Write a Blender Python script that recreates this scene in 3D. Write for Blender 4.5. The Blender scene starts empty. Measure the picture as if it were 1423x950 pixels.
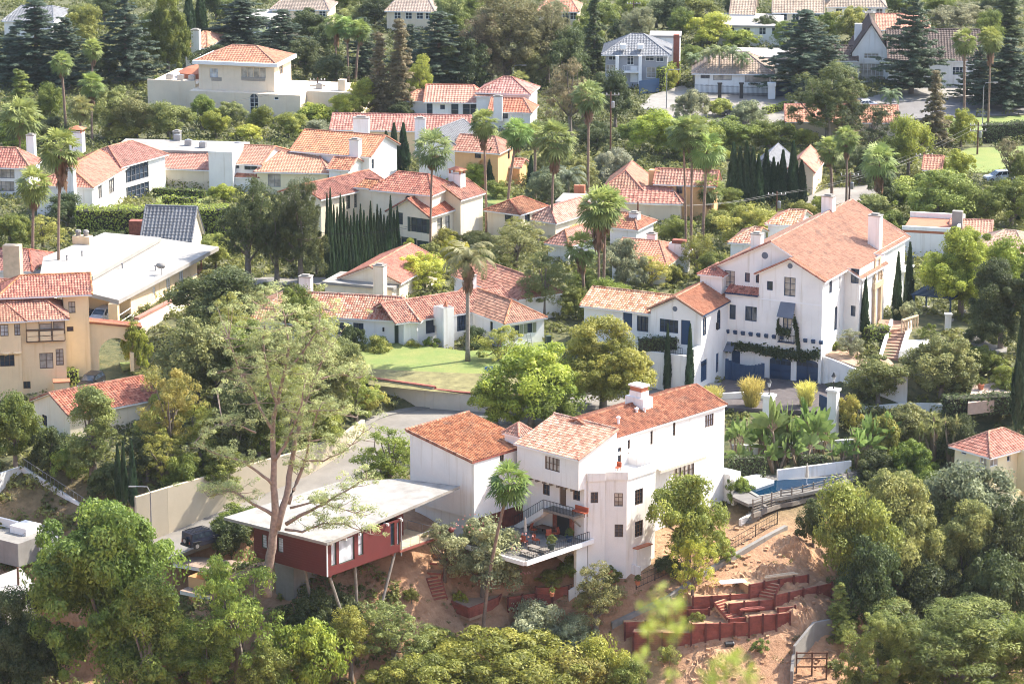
import bpy, math, random
import numpy as np
from mathutils import Vector
R = math.radians
SC = bpy.context.scene
COL = SC.collection
# ---------------------------------------------------------------- camera model (telephoto from the hill opposite)
F, CX, CY, CZ, PITCH = 4500.0, 711.5, 475.0, 97.0, R(14.3)
def ray(px, py):
    x = (px-CX)/F; y = -(py-CY)/F
    c, s = math.cos(PITCH), math.sin(PITCH)
    return (x, c+y*s, -s+y*c)
def at(px, py, z):
    d = ray(px, py); t = (z-CZ)/d[2]
    return (d[0]*t, d[1]*t)
def atY(px, py, Y):
    d = ray(px, py); t = Y/d[1]
    return (d[0]*t, Y, CZ+d[2]*t)
# ---------------------------------------------------------------- mesh builder
class MB:
    def __init__(s):
        s.v = []; s.f = []; s.uv = {}
    def poly(s, pts, uv=None):
        n = len(s.v); s.v += [tuple(p) for p in pts]
        s.f.append(tuple(range(n, n+len(pts))))
        if uv: s.uv[len(s.f)-1] = uv
    def box(s, x0, x1, y0, y1, z0, z1):
        n = len(s.v)
        s.v += [(x0,y0,z0),(x1,y0,z0),(x1,y1,z0),(x0,y1,z0),(x0,y0,z1),(x1,y0,z1),(x1,y1,z1),(x0,y1,z1)]
        s.f += [tuple(n+i for i in q) for q in ((0,3,2,1),(4,5,6,7),(0,1,5,4),(1,2,6,5),(2,3,7,6),(3,0,4,7))]
        return s
    def obox(s, c, u, hu, v, hv, w, hw):
        # oriented box: centre c, unit axes u v w, half sizes
        c, u, v, w = Vector(c), Vector(u)*hu, Vector(v)*hv, Vector(w)*hw
        n = len(s.v)
        for k in (-1, 1):
            for i, j in ((-1,-1),(1,-1),(1,1),(-1,1)):
                s.v.append(tuple(c+u*i+v*j+w*k))
        s.f += [tuple(n+i for i in q) for q in ((0,3,2,1),(4,5,6,7),(0,1,5,4),(1,2,6,5),(2,3,7,6),(3,0,4,7))]
        return s
    def beam(s, a, b, w, h):
        a, b = Vector(a), Vector(b); d = (b-a); L = d.length; d.normalize()
        side = d.cross(Vector((0,0,1)))
        if side.length < 1e-4: side = Vector((1,0,0))
        side.normalize(); up = side.cross(d)
        return s.obox((a+b)/2, d, L/2, side, w/2, up, h/2)
    def prism(s, poly, z0, z1):
        n = len(s.v); k = len(poly)
        s.v += [(p[0],p[1],z0) for p in poly] + [(p[0],p[1],z1) for p in poly]
        s.f.append(tuple(n+k-1-i for i in range(k))); s.f.append(tuple(n+k+i for i in range(k)))
        for i in range(k):
            j = (i+1) % k
            s.f.append((n+i, n+j, n+k+j, n+k+i))
        return s
    def tube(s, pts, rad, n=7, cap=True):
        pts = [Vector(p) for p in pts]
        if not hasattr(rad, '__len__'): rad = [rad]*len(pts)
        base = len(s.v)
        for i, p in enumerate(pts):
            d = (pts[min(i+1,len(pts)-1)]-pts[max(i-1,0)])
            if d.length < 1e-6: d = Vector((0,0,1))
            d.normalize()
            a = d.cross(Vector((0,0,1)) if abs(d.z) < .9 else Vector((1,0,0))); a.normalize(); b = d.cross(a)
            for k in range(n):
                t = 2*math.pi*k/n
                s.v.append(tuple(p+(a*math.cos(t)+b*math.sin(t))*rad[i]))
        for i in range(len(pts)-1):
            for k in range(n):
                q = base+i*n+k; r = base+i*n+(k+1) % n
                s.f.append((q, r, r+n, q+n))
        if cap:
            s.f.append(tuple(base+k for k in range(n))[::-1])
            s.f.append(tuple(base+(len(pts)-1)*n+k for k in range(n)))
        return s
    def lathe(s, c, prof, n=12):
        base = len(s.v)
        for (r, z) in prof:
            for k in range(n):
                t = 2*math.pi*k/n
                s.v.append((c[0]+r*math.cos(t), c[1]+r*math.sin(t), c[2]+z))
        for i in range(len(prof)-1):
            for k in range(n):
                q = base+i*n+k; r = base+i*n+(k+1) % n
                s.f.append((q, r, r+n, q+n))
        s.f.append(tuple(base+k for k in range(n))[::-1])
        s.f.append(tuple(base+(len(prof)-1)*n+k for k in range(n)))
        return s
    def disc(s, c, u, v, r, n=16):
        c, u, v = Vector(c), Vector(u), Vector(v)
        s.poly([tuple(c+u*r*math.cos(2*math.pi*i/n)+v*r*math.sin(2*math.pi*i/n)) for i in range(n)])
    def mesh(s, name, mat, dz=0, smooth=False):
        me = bpy.data.meshes.new(name)
        v = s.v if not dz else [(a, b, c+dz) for a, b, c in s.v]
        me.from_pydata(v, [], s.f)
        if s.uv:
            l = me.uv_layers.new(name='UVMap').data
            for fi, uv in s.uv.items():
                p = me.polygons[fi]
                for k, li in enumerate(p.loop_indices): l[li].uv = uv[k]
        if mat: me.materials.append(mat)
        if smooth: me.polygons.foreach_set('use_smooth', [True]*len(me.polygons))
        return me
def link(name, me, parent=None, loc=(0,0,0), rz=0, color=None):
    o = bpy.data.objects.new(name, me); COL.objects.link(o)
    if parent: o.parent = parent
    o.location = loc; o.rotation_euler = (0, 0, rz)
    if color: o.color = (*color, 1)
    return o
def tag(o, label=None, cat=None, group=None, kind=None):
    if label: o['label'] = label
    if cat: o['category'] = cat
    if group: o['group'] = group
    if kind: o['kind'] = kind
    return o
def thing(name, label, cat, loc=(0,0,0), rz=0, group=None):
    o = bpy.data.objects.new(name, None); COL.objects.link(o)
    o.empty_display_size = .5
    o.location = loc; o.rotation_euler = (0, 0, rz)
    return tag(o, label, cat, group)
def obj(name, mb, mat, parent=None, smooth=False):
    return link(name, mb.mesh(name, mat, 0, smooth), parent)
def npmesh(name, V, Fq, mat, rnd=None, smooth=False):
    """quads mesh from numpy arrays, optional per face random attribute"""
    me = bpy.data.meshes.new(name)
    nv, nf = len(V), len(Fq); k = Fq.shape[1]
    me.vertices.add(nv); me.vertices.foreach_set('co', np.ascontiguousarray(V, dtype=np.float32).ravel())
    me.loops.add(nf*k); me.loops.foreach_set('vertex_index', np.ascontiguousarray(Fq, dtype=np.int32).ravel())
    me.polygons.add(nf); me.polygons.foreach_set('loop_start', np.arange(0, nf*k, k, dtype=np.int32))
    me.polygons.foreach_set('loop_total', np.full(nf, k, dtype=np.int32))
    if smooth: me.polygons.foreach_set('use_smooth', np.ones(nf, dtype=bool))
    me.update(calc_edges=True)
    if rnd is not None:
        a = me.attributes.new('rnd', 'FLOAT', 'FACE'); a.data.foreach_set('value', np.ascontiguousarray(rnd, dtype=np.float32))
    if mat: me.materials.append(mat)
    return me
# ---------------------------------------------------------------- materials
def mat_new(name):
    m = bpy.data.materials.new(name); m.use_nodes = True
    nt = m.node_tree; b = nt.nodes['Principled BSDF']
    return m, nt, b
def nd(nt, t, **kw):
    n = nt.nodes.new(t)
    for k, v in kw.items():
        if k.startswith('i_'): n.inputs[k[2:].replace('_', ' ')].default_value = v
        else: setattr(n, k, v)
    return n
def mixc(nt, fac, a, b, blend='MIX'):
    n = nt.nodes.new('ShaderNodeMix'); n.data_type = 'RGBA'; n.blend_type = blend
    for sock, val in ((0, fac), (6, a), (7, b)):
        if hasattr(val, 'links'): nt.links.new(val, n.inputs[sock])
        elif sock == 0: n.inputs[0].default_value = val
        else: n.inputs[sock].default_value = (*val, 1)
    return n.outputs[2]
def ramp(nt, src, lo, hi):
    n = nt.nodes.new('ShaderNodeMapRange'); nt.links.new(src, n.inputs[0])
    n.inputs[1].default_value = lo; n.inputs[2].default_value = hi
    return n.outputs[0]
def M(name, col, rough=.8, var=.08, scale=.6, bump=0, bscale=8, metal=0, streak=None, spec=None):
    """plain weathered surface: two octaves of slow noise vary the tone, optional grain bump, vertical streaks"""
    m, nt, b = mat_new(name)
    geo = nd(nt, 'ShaderNodeTexCoord').outputs['Object']
    n1 = nd(nt, 'ShaderNodeTexNoise', i_Scale=scale, i_Detail=6.0, i_Roughness=.65); nt.links.new(geo, n1.inputs['Vector'])
    dark = tuple(c*(1-var*2.2) for c in col); lite = tuple(min(1, c*(1+var)) for c in col)
    c = mixc(nt, ramp(nt, n1.outputs[0], .25, .72), dark, lite)
    if streak:
        mp = nd(nt, 'ShaderNodeMapping'); mp.inputs['Scale'].default_value = (1.6, 1.6, .12); nt.links.new(geo, mp.inputs[0])
        n2 = nd(nt, 'ShaderNodeTexNoise', i_Scale=1.3, i_Detail=4.0); nt.links.new(mp.outputs[0], n2.inputs['Vector'])
        c = mixc(nt, ramp(nt, n2.outputs[0], .56, .82), c, tuple(x*y for x, y in zip(col, streak)))
    nt.links.new(c, b.inputs['Base Color'])
    b.inputs['Roughness'].default_value = rough; b.inputs['Metallic'].default_value = metal
    if spec is not None: b.inputs['Specular IOR Level'].default_value = spec
    if bump:
        n3 = nd(nt, 'ShaderNodeTexNoise', i_Scale=bscale, i_Detail=3.0); nt.links.new(geo, n3.inputs['Vector'])
        bp = nd(nt, 'ShaderNodeBump', i_Strength=bump, i_Distance=.05); nt.links.new(n3.outputs[0], bp.inputs['Height'])
        nt.links.new(bp.outputs[0], b.inputs['Normal'])
    return m
def M_tile(name, cols, dirt=(.10,.075,.06), amt=.5):
    m, nt, b = mat_new(name)
    uv = nd(nt, 'ShaderNodeUVMap').outputs[0]
    fl = nd(nt, 'ShaderNodeVectorMath', operation='FLOOR'); nt.links.new(uv, fl.inputs[0])
    wn = nd(nt, 'ShaderNodeTexWhiteNoise', noise_dimensions='3D'); nt.links.new(fl.outputs[0], wn.inputs[0])
    cr = nd(nt, 'ShaderNodeValToRGB'); nt.links.new(wn.outputs[0], cr.inputs[0])
    e = cr.color_ramp.elements
    while len(e) < len(cols): e.new(.5)
    for i, c in enumerate(cols):
        e[i].position = i/(len(cols)-1); e[i].color = (*c, 1)
    g = nd(nt, 'ShaderNodeTexCoord').outputs['Object']
    n1 = nd(nt, 'ShaderNodeTexNoise', i_Scale=.5, i_Detail=6.0, i_Roughness=.7); nt.links.new(g, n1.inputs['Vector'])
    c = mixc(nt, ramp(nt, n1.outputs[0], .52, .86), cr.outputs[0], dirt)
    n2 = nd(nt, 'ShaderNodeTexNoise', i_Scale=.17, i_Detail=2.0); nt.links.new(g, n2.inputs['Vector'])
    hv = nd(nt, 'ShaderNodeHueSaturation'); nt.links.new(c, hv.inputs['Color'])
    nt.links.new(ramp(nt, n2.outputs[0], -.9, 1.2), hv.inputs['Value'])
    mr = hv.inputs['Value'].links[0].from_node; mr.inputs[3].default_value = .55; mr.inputs[4].default_value = 1.35
    oi = nd(nt, 'ShaderNodeObjectInfo'); h2 = nd(nt, 'ShaderNodeHueSaturation'); nt.links.new(hv.outputs[0], h2.inputs['Color'])
    for k, lo, hi in (('Value', .78, 1.14), ('Hue', .488, .512), ('Saturation', .84, 1.08)):
        q = nd(nt, 'ShaderNodeMath', operation='FRACT'); w = nd(nt, 'ShaderNodeMath', operation='MULTIPLY'); w.inputs[1].default_value = {'Value': 1, 'Hue': 7.31, 'Saturation': 13.7}[k]
        nt.links.new(oi.outputs['Random'], w.inputs[0]); nt.links.new(w.outputs[0], q.inputs[0]); r = nd(nt, 'ShaderNodeMapRange'); nt.links.new(q.outputs[0], r.inputs[0]); r.inputs[3].default_value = lo; r.inputs[4].default_value = hi; nt.links.new(r.outputs[0], h2.inputs[k])
    nt.links.new(h2.outputs[0], b.inputs['Base Color'])
    b.inputs['Roughness'].default_value = .8
    return m
def M_leaf():
    """leaf tone comes from each plant's own object colour, varied leaf by leaf; thin leaves let light through"""
    m, nt, b = mat_new('leaf')
    oi = nd(nt, 'ShaderNodeObjectInfo')
    at_ = nd(nt, 'ShaderNodeAttribute', attribute_name='rnd')
    hv = nd(nt, 'ShaderNodeHueSaturation'); nt.links.new(oi.outputs['Color'], hv.inputs['Color'])
    mv = nd(nt, 'ShaderNodeMapRange'); nt.links.new(at_.outputs['Fac'], mv.inputs[0]); mv.inputs[3].default_value = .55; mv.inputs[4].default_value = 1.5
    nt.links.new(mv.outputs[0], hv.inputs['Value'])
    mh = nd(nt, 'ShaderNodeMapRange'); nt.links.new(at_.outputs['Fac'], mh.inputs[0]); mh.inputs[3].default_value = .515; mh.inputs[4].default_value = .478
    nt.links.new(mh.outputs[0], hv.inputs['Hue'])
    nt.links.new(hv.outputs[0], b.inputs['Base Color'])
    b.inputs['Roughness'].default_value = .55; b.inputs['Specular IOR Level'].default_value = .35
    tr = nd(nt, 'ShaderNodeBsdfTranslucent'); nt.links.new(hv.outputs[0], tr.inputs[0])
    mx = nd(nt, 'ShaderNodeMixShader'); mx.inputs[0].default_value = .42
    nt.links.new(b.outputs[0], mx.inputs[1]); nt.links.new(tr.outputs[0], mx.inputs[2])
    nt.links.new(mx.outputs[0], nt.nodes['Material Output'].inputs[0])
    return m
def M_objcol(name, rough=.8):
    m, nt, b = mat_new(name)
    oi = nd(nt, 'ShaderNodeObjectInfo')
    g = nd(nt, 'ShaderNodeTexCoord').outputs['Object']
    n1 = nd(nt, 'ShaderNodeTexNoise', i_Scale=3.0, i_Detail=5.0); nt.links.new(g, n1.inputs['Vector'])
    hv = nd(nt, 'ShaderNodeHueSaturation'); nt.links.new(oi.outputs['Color'], hv.inputs['Color'])
    mr = nd(nt, 'ShaderNodeMapRange'); nt.links.new(n1.outputs[0], mr.inputs[0]); mr.inputs[1].default_value=.2; mr.inputs[2].default_value=.8
    mr.inputs[3].default_value = .6; mr.inputs[4].default_value = 1.35
    nt.links.new(mr.outputs[0], hv.inputs['Value']); nt.links.new(hv.outputs[0], b.inputs['Base Color'])
    b.inputs['Roughness'].default_value = rough
    return m
def M_glass(name, col, rough=.06):
    m, nt, b = mat_new(name)
    g = nd(nt, 'ShaderNodeTexCoord').outputs['Object']
    n1 = nd(nt, 'ShaderNodeTexNoise', i_Scale=.9, i_Detail=2.0); nt.links.new(g, n1.inputs['Vector'])
    c = mixc(nt, ramp(nt, n1.outputs[0], .3, .7), tuple(x*.55 for x in col), tuple(x*1.4 for x in col))
    nt.links.new(c, b.inputs['Base Color']); b.inputs['Roughness'].default_value = rough
    return m
WHITE = M('white_stucco', (.79,.775,.74), .9, .045, .35, .3, 30, streak=(.74,.70,.64))
CREAM = M('cream_stucco', (.78,.68,.52), .9, .05, .35, .25, 30, streak=(.85,.8,.72))
PEACH = M('peach_stucco', (.78,.58,.36), .9, .05, .35, .25, 30, streak=(.85,.8,.72))
ORANGE = M('orange_stucco', (.72,.42,.20), .9, .05, .35, .25, 30, streak=(.85,.8,.72))
PALEY = M('pale_yellow_stucco', (.80,.72,.48), .9, .04, .35, .25, 30, streak=(.88,.84,.75))
WARMCREAM = M('warm_cream_stucco', (.78,.60,.37), .9, .05, .35, .25, 30, streak=(.85,.8,.72))
BEIGE = M('beige_stucco', (.74,.62,.47), .9, .05, .35, .25, 30, streak=(.85,.8,.72))
GREYW = M('grey_siding', (.33,.34,.37), .8, .05, .5)
FLATR = M('white_roof_membrane', (.33,.31,.285), .85, .13, .35, .2, 6, streak=None)
FLATR2 = M('pale_dirty_roof', (.30,.28,.255), .85, .2, .5, .2, 6)
T_RED = M_tile('red_barrel_tile', [(.17,.058,.032),(.30,.108,.060),(.36,.145,.08),(.44,.205,.12)], amt=.6)
T_SALMON = M_tile('salmon_tile', [(.30,.12,.07),(.38,.165,.098),(.44,.205,.125),(.36,.15,.09)], amt=.4)
T_PALE = M_tile('pale_mixed_tile', [(.28,.105,.06),(.40,.18,.105),(.48,.27,.175),(.52,.34,.24),(.36,.155,.09)])
T_OLD = M_tile('weathered_tile', [(.24,.10,.07),(.34,.155,.11),(.42,.22,.16),(.29,.12,.085)])
T_TAUPE = M_tile('taupe_shingle', [(.22,.165,.13),(.27,.20,.16),(.30,.23,.18),(.24,.18,.145)])
T_BROWN = M_tile('dark_brown_tile', [(.055,.036,.03),(.085,.055,.045),(.11,.075,.06),(.07,.05,.04)])
T_GREY = M_tile('grey_slate', [(.13,.135,.15),(.155,.16,.175),(.18,.185,.20),(.145,.15,.165)], dirt=(.08,.08,.09))
T_TAN = M_tile('tan_shingle', [(.36,.24,.16),(.40,.27,.18),(.42,.29,.20),(.38,.25,.17)])
GLASS = M_glass('window_glass', (.035,.05,.075))
CURT = M_glass('curtained_glass', (.42,.38,.33), .2)
BLIND = M_glass('window_blind', (.50,.52,.55), .3)
DKBLUE = M('dark_blue_paint', (.012,.045,.11), .55, .06)
SHADEGREY = M('blue_grey_canvas', (.13,.15,.19), .9, .05)
WOODBR = M('brown_wood', (.13,.06,.035), .7, .15, 3)
WOODGR = M('weathered_grey_wood', (.22,.19,.16), .85, .2, 3)
WOODRED = M('red_stained_timber', (.27,.075,.052), .8, .22, 1.4, .4, 14)
POSTRED = M('dark_red_timber', (.12,.032,.024), .8, .2, 2)
SIDINGRED = M('red_siding', (.115,.017,.016), .6, .08, .8)
DKGREEN = M('dark_green_paint', (.035,.06,.045), .6, .06)
SAGE = M('sage_green_paint', (.22,.24,.15), .7, .06)
GREYTRIM = M('grey_trim', (.20,.20,.21), .6, .06)
BROWNTRIM = M('brown_trim', (.12,.075,.05), .6, .08)
WTRIM = M('white_paint', (.80,.80,.79), .6, .03)
OCHRE = M('ochre_paint', (.55,.30,.10), .8, .06)
BLACKM = M('black_iron', (.015,.016,.018), .5, .1)
STONE = M('pale_stone', (.55,.42,.28), .85, .12, 1.5, .4, 10)
PAVE = M('terrace_paving', (.17,.16,.15), .9, .15, 1.2, .3, 10)
CONC = M('concrete', (.25,.235,.215), .9, .12, .5, .3, 12, streak=(.75,.72,.68))
CONCP = M('painted_block_wall', (.56,.52,.46), .9, .07, .4, .2, 12, streak=(.82,.76,.66))
TANWALL = M('tan_plaster_wall', (.52,.44,.32), .9, .05, .3, .2, 14)
PALEBRICK = M('pale_pink_brick', (.38,.22,.155), .9, .18, 3, .3, 12)
BRICK = M('red_brick', (.26,.085,.055), .9, .25, 3.5, .4, 12)
ASPH = M('asphalt', (.17,.16,.155), .95, .14, .25, .2, 20)
ASPHP = M('pale_concrete_road', (.235,.215,.19), .95, .14, .22, .2, 20)
PAVER = M('dark_paver', (.10,.085,.085), .9, .2, 1.5, .3, 14)
METAL = M('grey_metal', (.34,.34,.35), .45, .1, 2, metal=.6)
CANVAS = M('cream_canvas', (.52,.47,.39), .9, .05)
CUSH = M('orange_cushion', (.36,.075,.03), .8, .08)
TERRAC = M('terracotta_pot', (.42,.15,.08), .8, .1)
LEAF = M_leaf()
BARK = M_objcol('bark', .9)
PAINT = M_objcol('painted_surface', .35)
RUBBER = M('rubber', (.012,.012,.013), .8, .1)
# ---------------------------------------------------------------- buildings
def tiles(mb, pts, cw=.30, rh=.42, hb=.075, hs=.05):
    """barrel tiles laid on one convex roof plane; eave horizontal. real ribs and course steps, uv = tile index"""
    P = [Vector(p) for p in pts]
    n = Vector((0,0,0))
    for i in range(len(P)): n += (P[i]-P[0]).cross(P[(i+1) % len(P)]-P[0])
    n.normalize()
    if n.z < 0: n = -n
    u = Vector((0,0,1)).cross(n)
    if u.length < 1e-3: u = Vector((1,0,0))
    u.normalize(); v = n.cross(u)
    if v.z < 0: u, v = -u, -v
    o = min(P, key=lambda p: (p-P[0]).dot(v)); o = o.copy()
    q = [((p-o).dot(u), (p-o).dot(v)) for p in P]
    umin, umax = min(a for a, b in q), max(a for a, b in q)
    nc = max(2, round((umax-umin)/cw)); cw = (umax-umin)/nc
    def span(x):
        lo, hi = [], []
        ys = []
        for i in range(len(q)):
            (a, b), (c, d) = q[i], q[(i+1) % len(q)]
            if abs(a-c) < 1e-9:
                if abs(x-a) < 1e-6: ys += [b, d]
                continue
            t = (x-a)/(c-a)
            if -1e-6 <= t <= 1+1e-6: ys.append(b+(d-b)*t)
        return (min(ys), max(ys)) if ys else (0, 0)
    prof = ((0, 0), (.22, .12), (.36, .8), (.5, 1), (.64, .8), (.78, .12), (1, 0))
    V = mb.v; Fc = mb.f
    for c in range(nc):
        x0 = umin+c*cw
        lo, hi = span(x0+cw*.5)
        if hi-lo < .05: continue
        r0 = int(lo//rh); r1 = int(math.ceil(hi/rh))
        rows = []
        for r in range(r0, r1):
            a, b = max(lo, r*rh), min(hi, (r+1)*rh)
            if b-a < .02: continue
            fa = 1-(a-r*rh)/rh; fb = 1-(b-r*rh)/rh
            rows.append((r, a, fa)); rows.append((r, b, fb))
        base = len(V)
        for (r, y, fz) in rows:
            for (pu, ph) in prof:
                p = o+u*(x0+pu*cw)+v*y+n*(ph*hb+fz*hs)
                V.append((p.x, p.y, p.z))
        k = len(prof)
        for i in range(len(rows)-1):
            uvr = (c+.5, rows[i][0]+.5)
            for j in range(k-1):
                Fc.append((base+i*k+j, base+i*k+j+1, base+(i+1)*k+j+1, base+(i+1)*k+j))
                mb.uv[len(Fc)-1] = [uvr]*4
def slab(mb, pts, th):
    """underside and edges of a roof plane"""
    n = len(mb.v); k = len(pts)
    mb.v += [tuple(p) for p in pts]+[(p[0],p[1],p[2]-th) for p in pts]
    mb.f.append(tuple(n+i for i in range(k))); mb.f.append(tuple(n+2*k-1-i for i in range(k)))
    for i in range(k):
        j = (i+1) % k
        mb.f.append((n+i, n+k+i, n+k+j, n+j))
class House:
    """local frame: +x runs along the face seen on the left towards the near corner, +y runs away along the face seen on the right.
    z is given as world height"""
    def __init__(s, name, label, near, znear, zb, ang, cat='house', group=None):
        s.o = at(near[0], near[1], znear); s.a = R(ang); s.zb = zb; s.znear = znear
        s.root = thing(name, label, cat, (s.o[0], s.o[1], zb), s.a, group)
    def L(s, px, py, z):
        x, y = at(px, py, z); dx, dy = x-s.o[0], y-s.o[1]; c, sn = math.cos(s.a), math.sin(s.a)
        return (dx*c+dy*sn, -dx*sn+dy*c)
    def W(s, x, y):
        c, sn = math.cos(s.a), math.sin(s.a)
        return (s.o[0]+x*c-y*sn, s.o[1]+x*sn+y*c)
    def z_at(s, x, y, py):
        """world height of the pixel row py above local point x, y"""
        return atY(711, py, s.W(x, y)[1])[2]
    def part(s, name, mb, mat, parent=None, smooth=False, label=None):
        o = link(name, mb.mesh(name, mat, -s.zb, smooth), parent or s.root)
        if label: o['label'] = label
        return o
    def hit(s, p0, p1, px, py):
        """where the pixel ray meets the vertical wall plane through local p0-p1 -> distance along, height"""
        d = ray(px, py); c, sn = math.cos(s.a), math.sin(s.a)
        ox, oy = -s.o[0], -s.o[1]
        O = (ox*c+oy*sn, -ox*sn+oy*c); D = (d[0]*c+d[1]*sn, -d[0]*sn+d[1]*c)
        ex, ey = p1[0]-p0[0], p1[1]-p0[1]; l = math.hypot(ex, ey); ex /= l; ey /= l
        nx, ny = ey, -ex
        t = ((p0[0]-O[0])*nx+(p0[1]-O[1])*ny)/(D[0]*nx+D[1]*ny)
        X, Y = O[0]+D[0]*t, O[1]+D[1]*t
        return ((X-p0[0])*ex+(Y-p0[1])*ey, CZ+d[2]*t)
    def wall(s, mb, p0, p1, z0, z1, wins=(), gable=None, frame=None, depth=.18, glass=None):
        """one wall panel with real openings. wins: (px,py,w,h,kind,cols,rows[,mat]) centre pixel and size in metres"""
        ex, ey = p1[0]-p0[0], p1[1]-p0[1]; l = math.hypot(ex, ey); ex /= l; ey /= l
        nx, ny = ey, -ex                                   # outward (footprint runs counter-clockwise)
        P = lambda a, z, d=0: (p0[0]+ex*a-nx*d, p0[1]+ey*a-ny*d, z)
        holes = []
        for w in wins:
            a, zc = s.hit(p0, p1, w[0], w[1]); ww, hh = w[2], w[3]
            a0, a1 = max(.05, a-ww/2), min(l-.05, a+ww/2); b0, b1 = max(z0+.02, zc-hh/2), min(z1-.03, zc+hh/2)
            if a1-a0 < .15 or b1-b0 < .15: continue
            if any(a0 < h[1] and h[0] < a1 and b0 < h[3] and h[2] < b1 for h in holes): continue
            holes.append((a0, a1, b0, b1, w))
        A = sorted({0, l, *[h[0] for h in holes], *[h[1] for h in holes]})
        B = sorted({z0, z1, *[h[2] for h in holes], *[h[3] for h in holes]})
        for i in range(len(A)-1):
            for j in range(len(B)-1):
                am, bm = (A[i]+A[i+1])/2, (B[j]+B[j+1])/2
                if any(h[0] < am < h[1] and h[2] < bm < h[3] for h in holes): continue
                mb.poly([P(A[i],B[j]), P(A[i+1],B[j]), P(A[i+1],B[j+1]), P(A[i],B[j+1])])
        if gable:
            mb.poly([P(0,z1), P(l,z1)]+[P(g[0]*l, g[1]) for g in (gable if isinstance(gable, list) else [gable])])
        for (a0, a1, b0, b1, w) in holes:
            kind = w[4] if len(w) > 4 else 'w'; cols = w[5] if len(w) > 5 else 2; rows = w[6] if len(w) > 6 else 2
            fm = frame or BROWNTRIM
            gm = w[7] if len(w) > 7 else (glass or GLASS)
            d = .5 if kind == 'o' else depth
            # outline of the opening
            if kind in 'ao' or kind == 'G':
                rise = (a1-a0)/2 if kind in 'ao' else (a1-a0)*.16
                rise = min(rise, (b1-b0)*.6)
                am = (a0+a1)/2; hw = (a1-a0)/2
                arc = [(am+hw*math.cos(t), b1-rise+rise*math.sin(t)) for t in [math.pi*i/12 for i in range(13)]]
                mb.poly([P(a1,b1)]+[P(*q) for q in arc[:7]][::1][::-1][0:0]+[P(*arc[6])]+[P(*q) for q in arc[:6]][::-1])
                mb.poly([P(a0,b1)]+[P(*q) for q in arc[7:]][::-1]+[P(*arc[6])])
                out = [(a0,b0),(a1,b0)]+arc
            else:
                out = [(a0,b0),(a1,b0),(a1,b1),(a0,b1)]
            for i in range(len(out)):
                q, r = out[i], out[(i+1) % len(out)]
                if abs(q[0]-r[0])+abs(q[1]-r[1]) < 1e-6: continue
                mb.poly([P(*q), P(*r), P(*r, d), P(*q, d)])
            U, N, Z = (ex, ey, 0), (nx, ny, 0), (0, 0, 1)
            if kind == 'o':
                bk = MB(); bk.poly([P(*q, d) for q in out]); s.part('recess', bk, mb.mat if hasattr(mb, 'mat') else WHITE); continue
            fr = MB(); t = .07
            bar = lambda x0, x1, y0, y1, dd=d-.06, th=.05: fr.obox(P((x0+x1)/2, (y0+y1)/2, dd), U, (x1-x0)/2, N, th, Z, (y1-y0)/2)
            if kind in ('d', 'g', 'G', 'p'):
                # a leaf: panels standing proud of a slab
                bar(a0+.01, a1-.01, b0, b1-.01 if kind != 'G' else b1-.02-rise, d-.02, .03)
                if kind == 'G':
                    n0 = MB(); fr.poly([P(*q, d-.05) for q in out])
                for r_ in range(rows):
                    for c_ in range(cols):
                        w_, h_ = (a1-a0)/cols, (b1-b0)/rows
                        if r_ == rows-1 and kind in ('g', 'G'): continue
                        bar(a0+c_*w_+.08, a0+(c_+1)*w_-.08, b0+r_*h_+.07, b0+(r_+1)*h_-.07, d-.055, .012)
                o = s.part('garage_door' if kind in 'gG' else 'door', fr, fm)
                if kind in 'gG':
                    gl = MB()
                    for c_ in range(cols*2):
                        w_ = (a1-a0)/cols/2; h_ = (b1-b0)/rows
                        gl.obox(P(a0+(c_+.5)*w_, b1-h_*.8, d-.08), U, w_/2-.06, N, .012, Z, h_*.28)
                    s.part('pane', gl, GLASS, o)
                else:
                    hb = MB(); hb.obox(P(a1-.16, b0+(b1-b0)*.45, d-.09), U, .03, N, .03, Z, .07); s.part('handle', hb, BLACKM, o)
                continue
            bar(a0, a0+t, b0, b1 if kind != 'a' else b1-rise); bar(a1-t, a1, b0, b1 if kind != 'a' else b1-rise); bar(a0, a1, b0, b0+t)
            if kind == 'a':
                for i in range(len(arc)-1):
                    q, r = arc[i], arc[i+1]
                    fr.beam(P(*q, d-.06), P(*r, d-.06), .08, .1)
            else: bar(a0, a1, b1-t, b1)
            for c_ in range(1, cols):
                x = a0+(a1-a0)*c_/cols; bar(x-.03, x+.03, b0, b1-.02)
            for r_ in range(1, rows):
                y = b0+(b1-b0)*r_/rows; bar(a0, a1, y-.02, y+.02, d-.05, .03)
            o = s.part('window', fr, fm)
            gl = MB(); gl.poly([P(*q, d-.01) for q in out]); s.part('pane', gl, gm, o)
            if kind == 's':                                  # open shutters at both sides
                for x0, x1 in ((a0-.5, a0-.04), (a1+.04, a1+.5)):
                    sh = MB()
                    sh.obox(P((x0+x1)/2, (b0+b1)/2, -.04), U, (x1-x0)/2, N, .03, Z, (b1-b0)/2)
                    for k in range(1, 6):
                        y = b0+(b1-b0)*k/6; sh.obox(P((x0+x1)/2, y, -.075), U, (x1-x0)/2-.05, N, .012, Z, .03)
                    s.part('shutter', sh, s.shut if hasattr(s, 'shut') else fm, o)
    def block(s, x0, x1, y0, y1, z0, z1, mat, wins={}, gables={}, frame=None, name='walls', glass=None, top=False):
        mb = MB(); mb.mat = mat
        c = [(x0,y0),(x1,y0),(x1,y1),(x0,y1)]
        for e in range(4):
            s.wall(mb, c[e], c[(e+1) % 4], z0, z1, wins.get(e, ()), gables.get(e), frame, glass=glass)
        if top: mb.poly([(p[0],p[1],z1) for p in c])
        return s.part(name, mb, mat)
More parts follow.
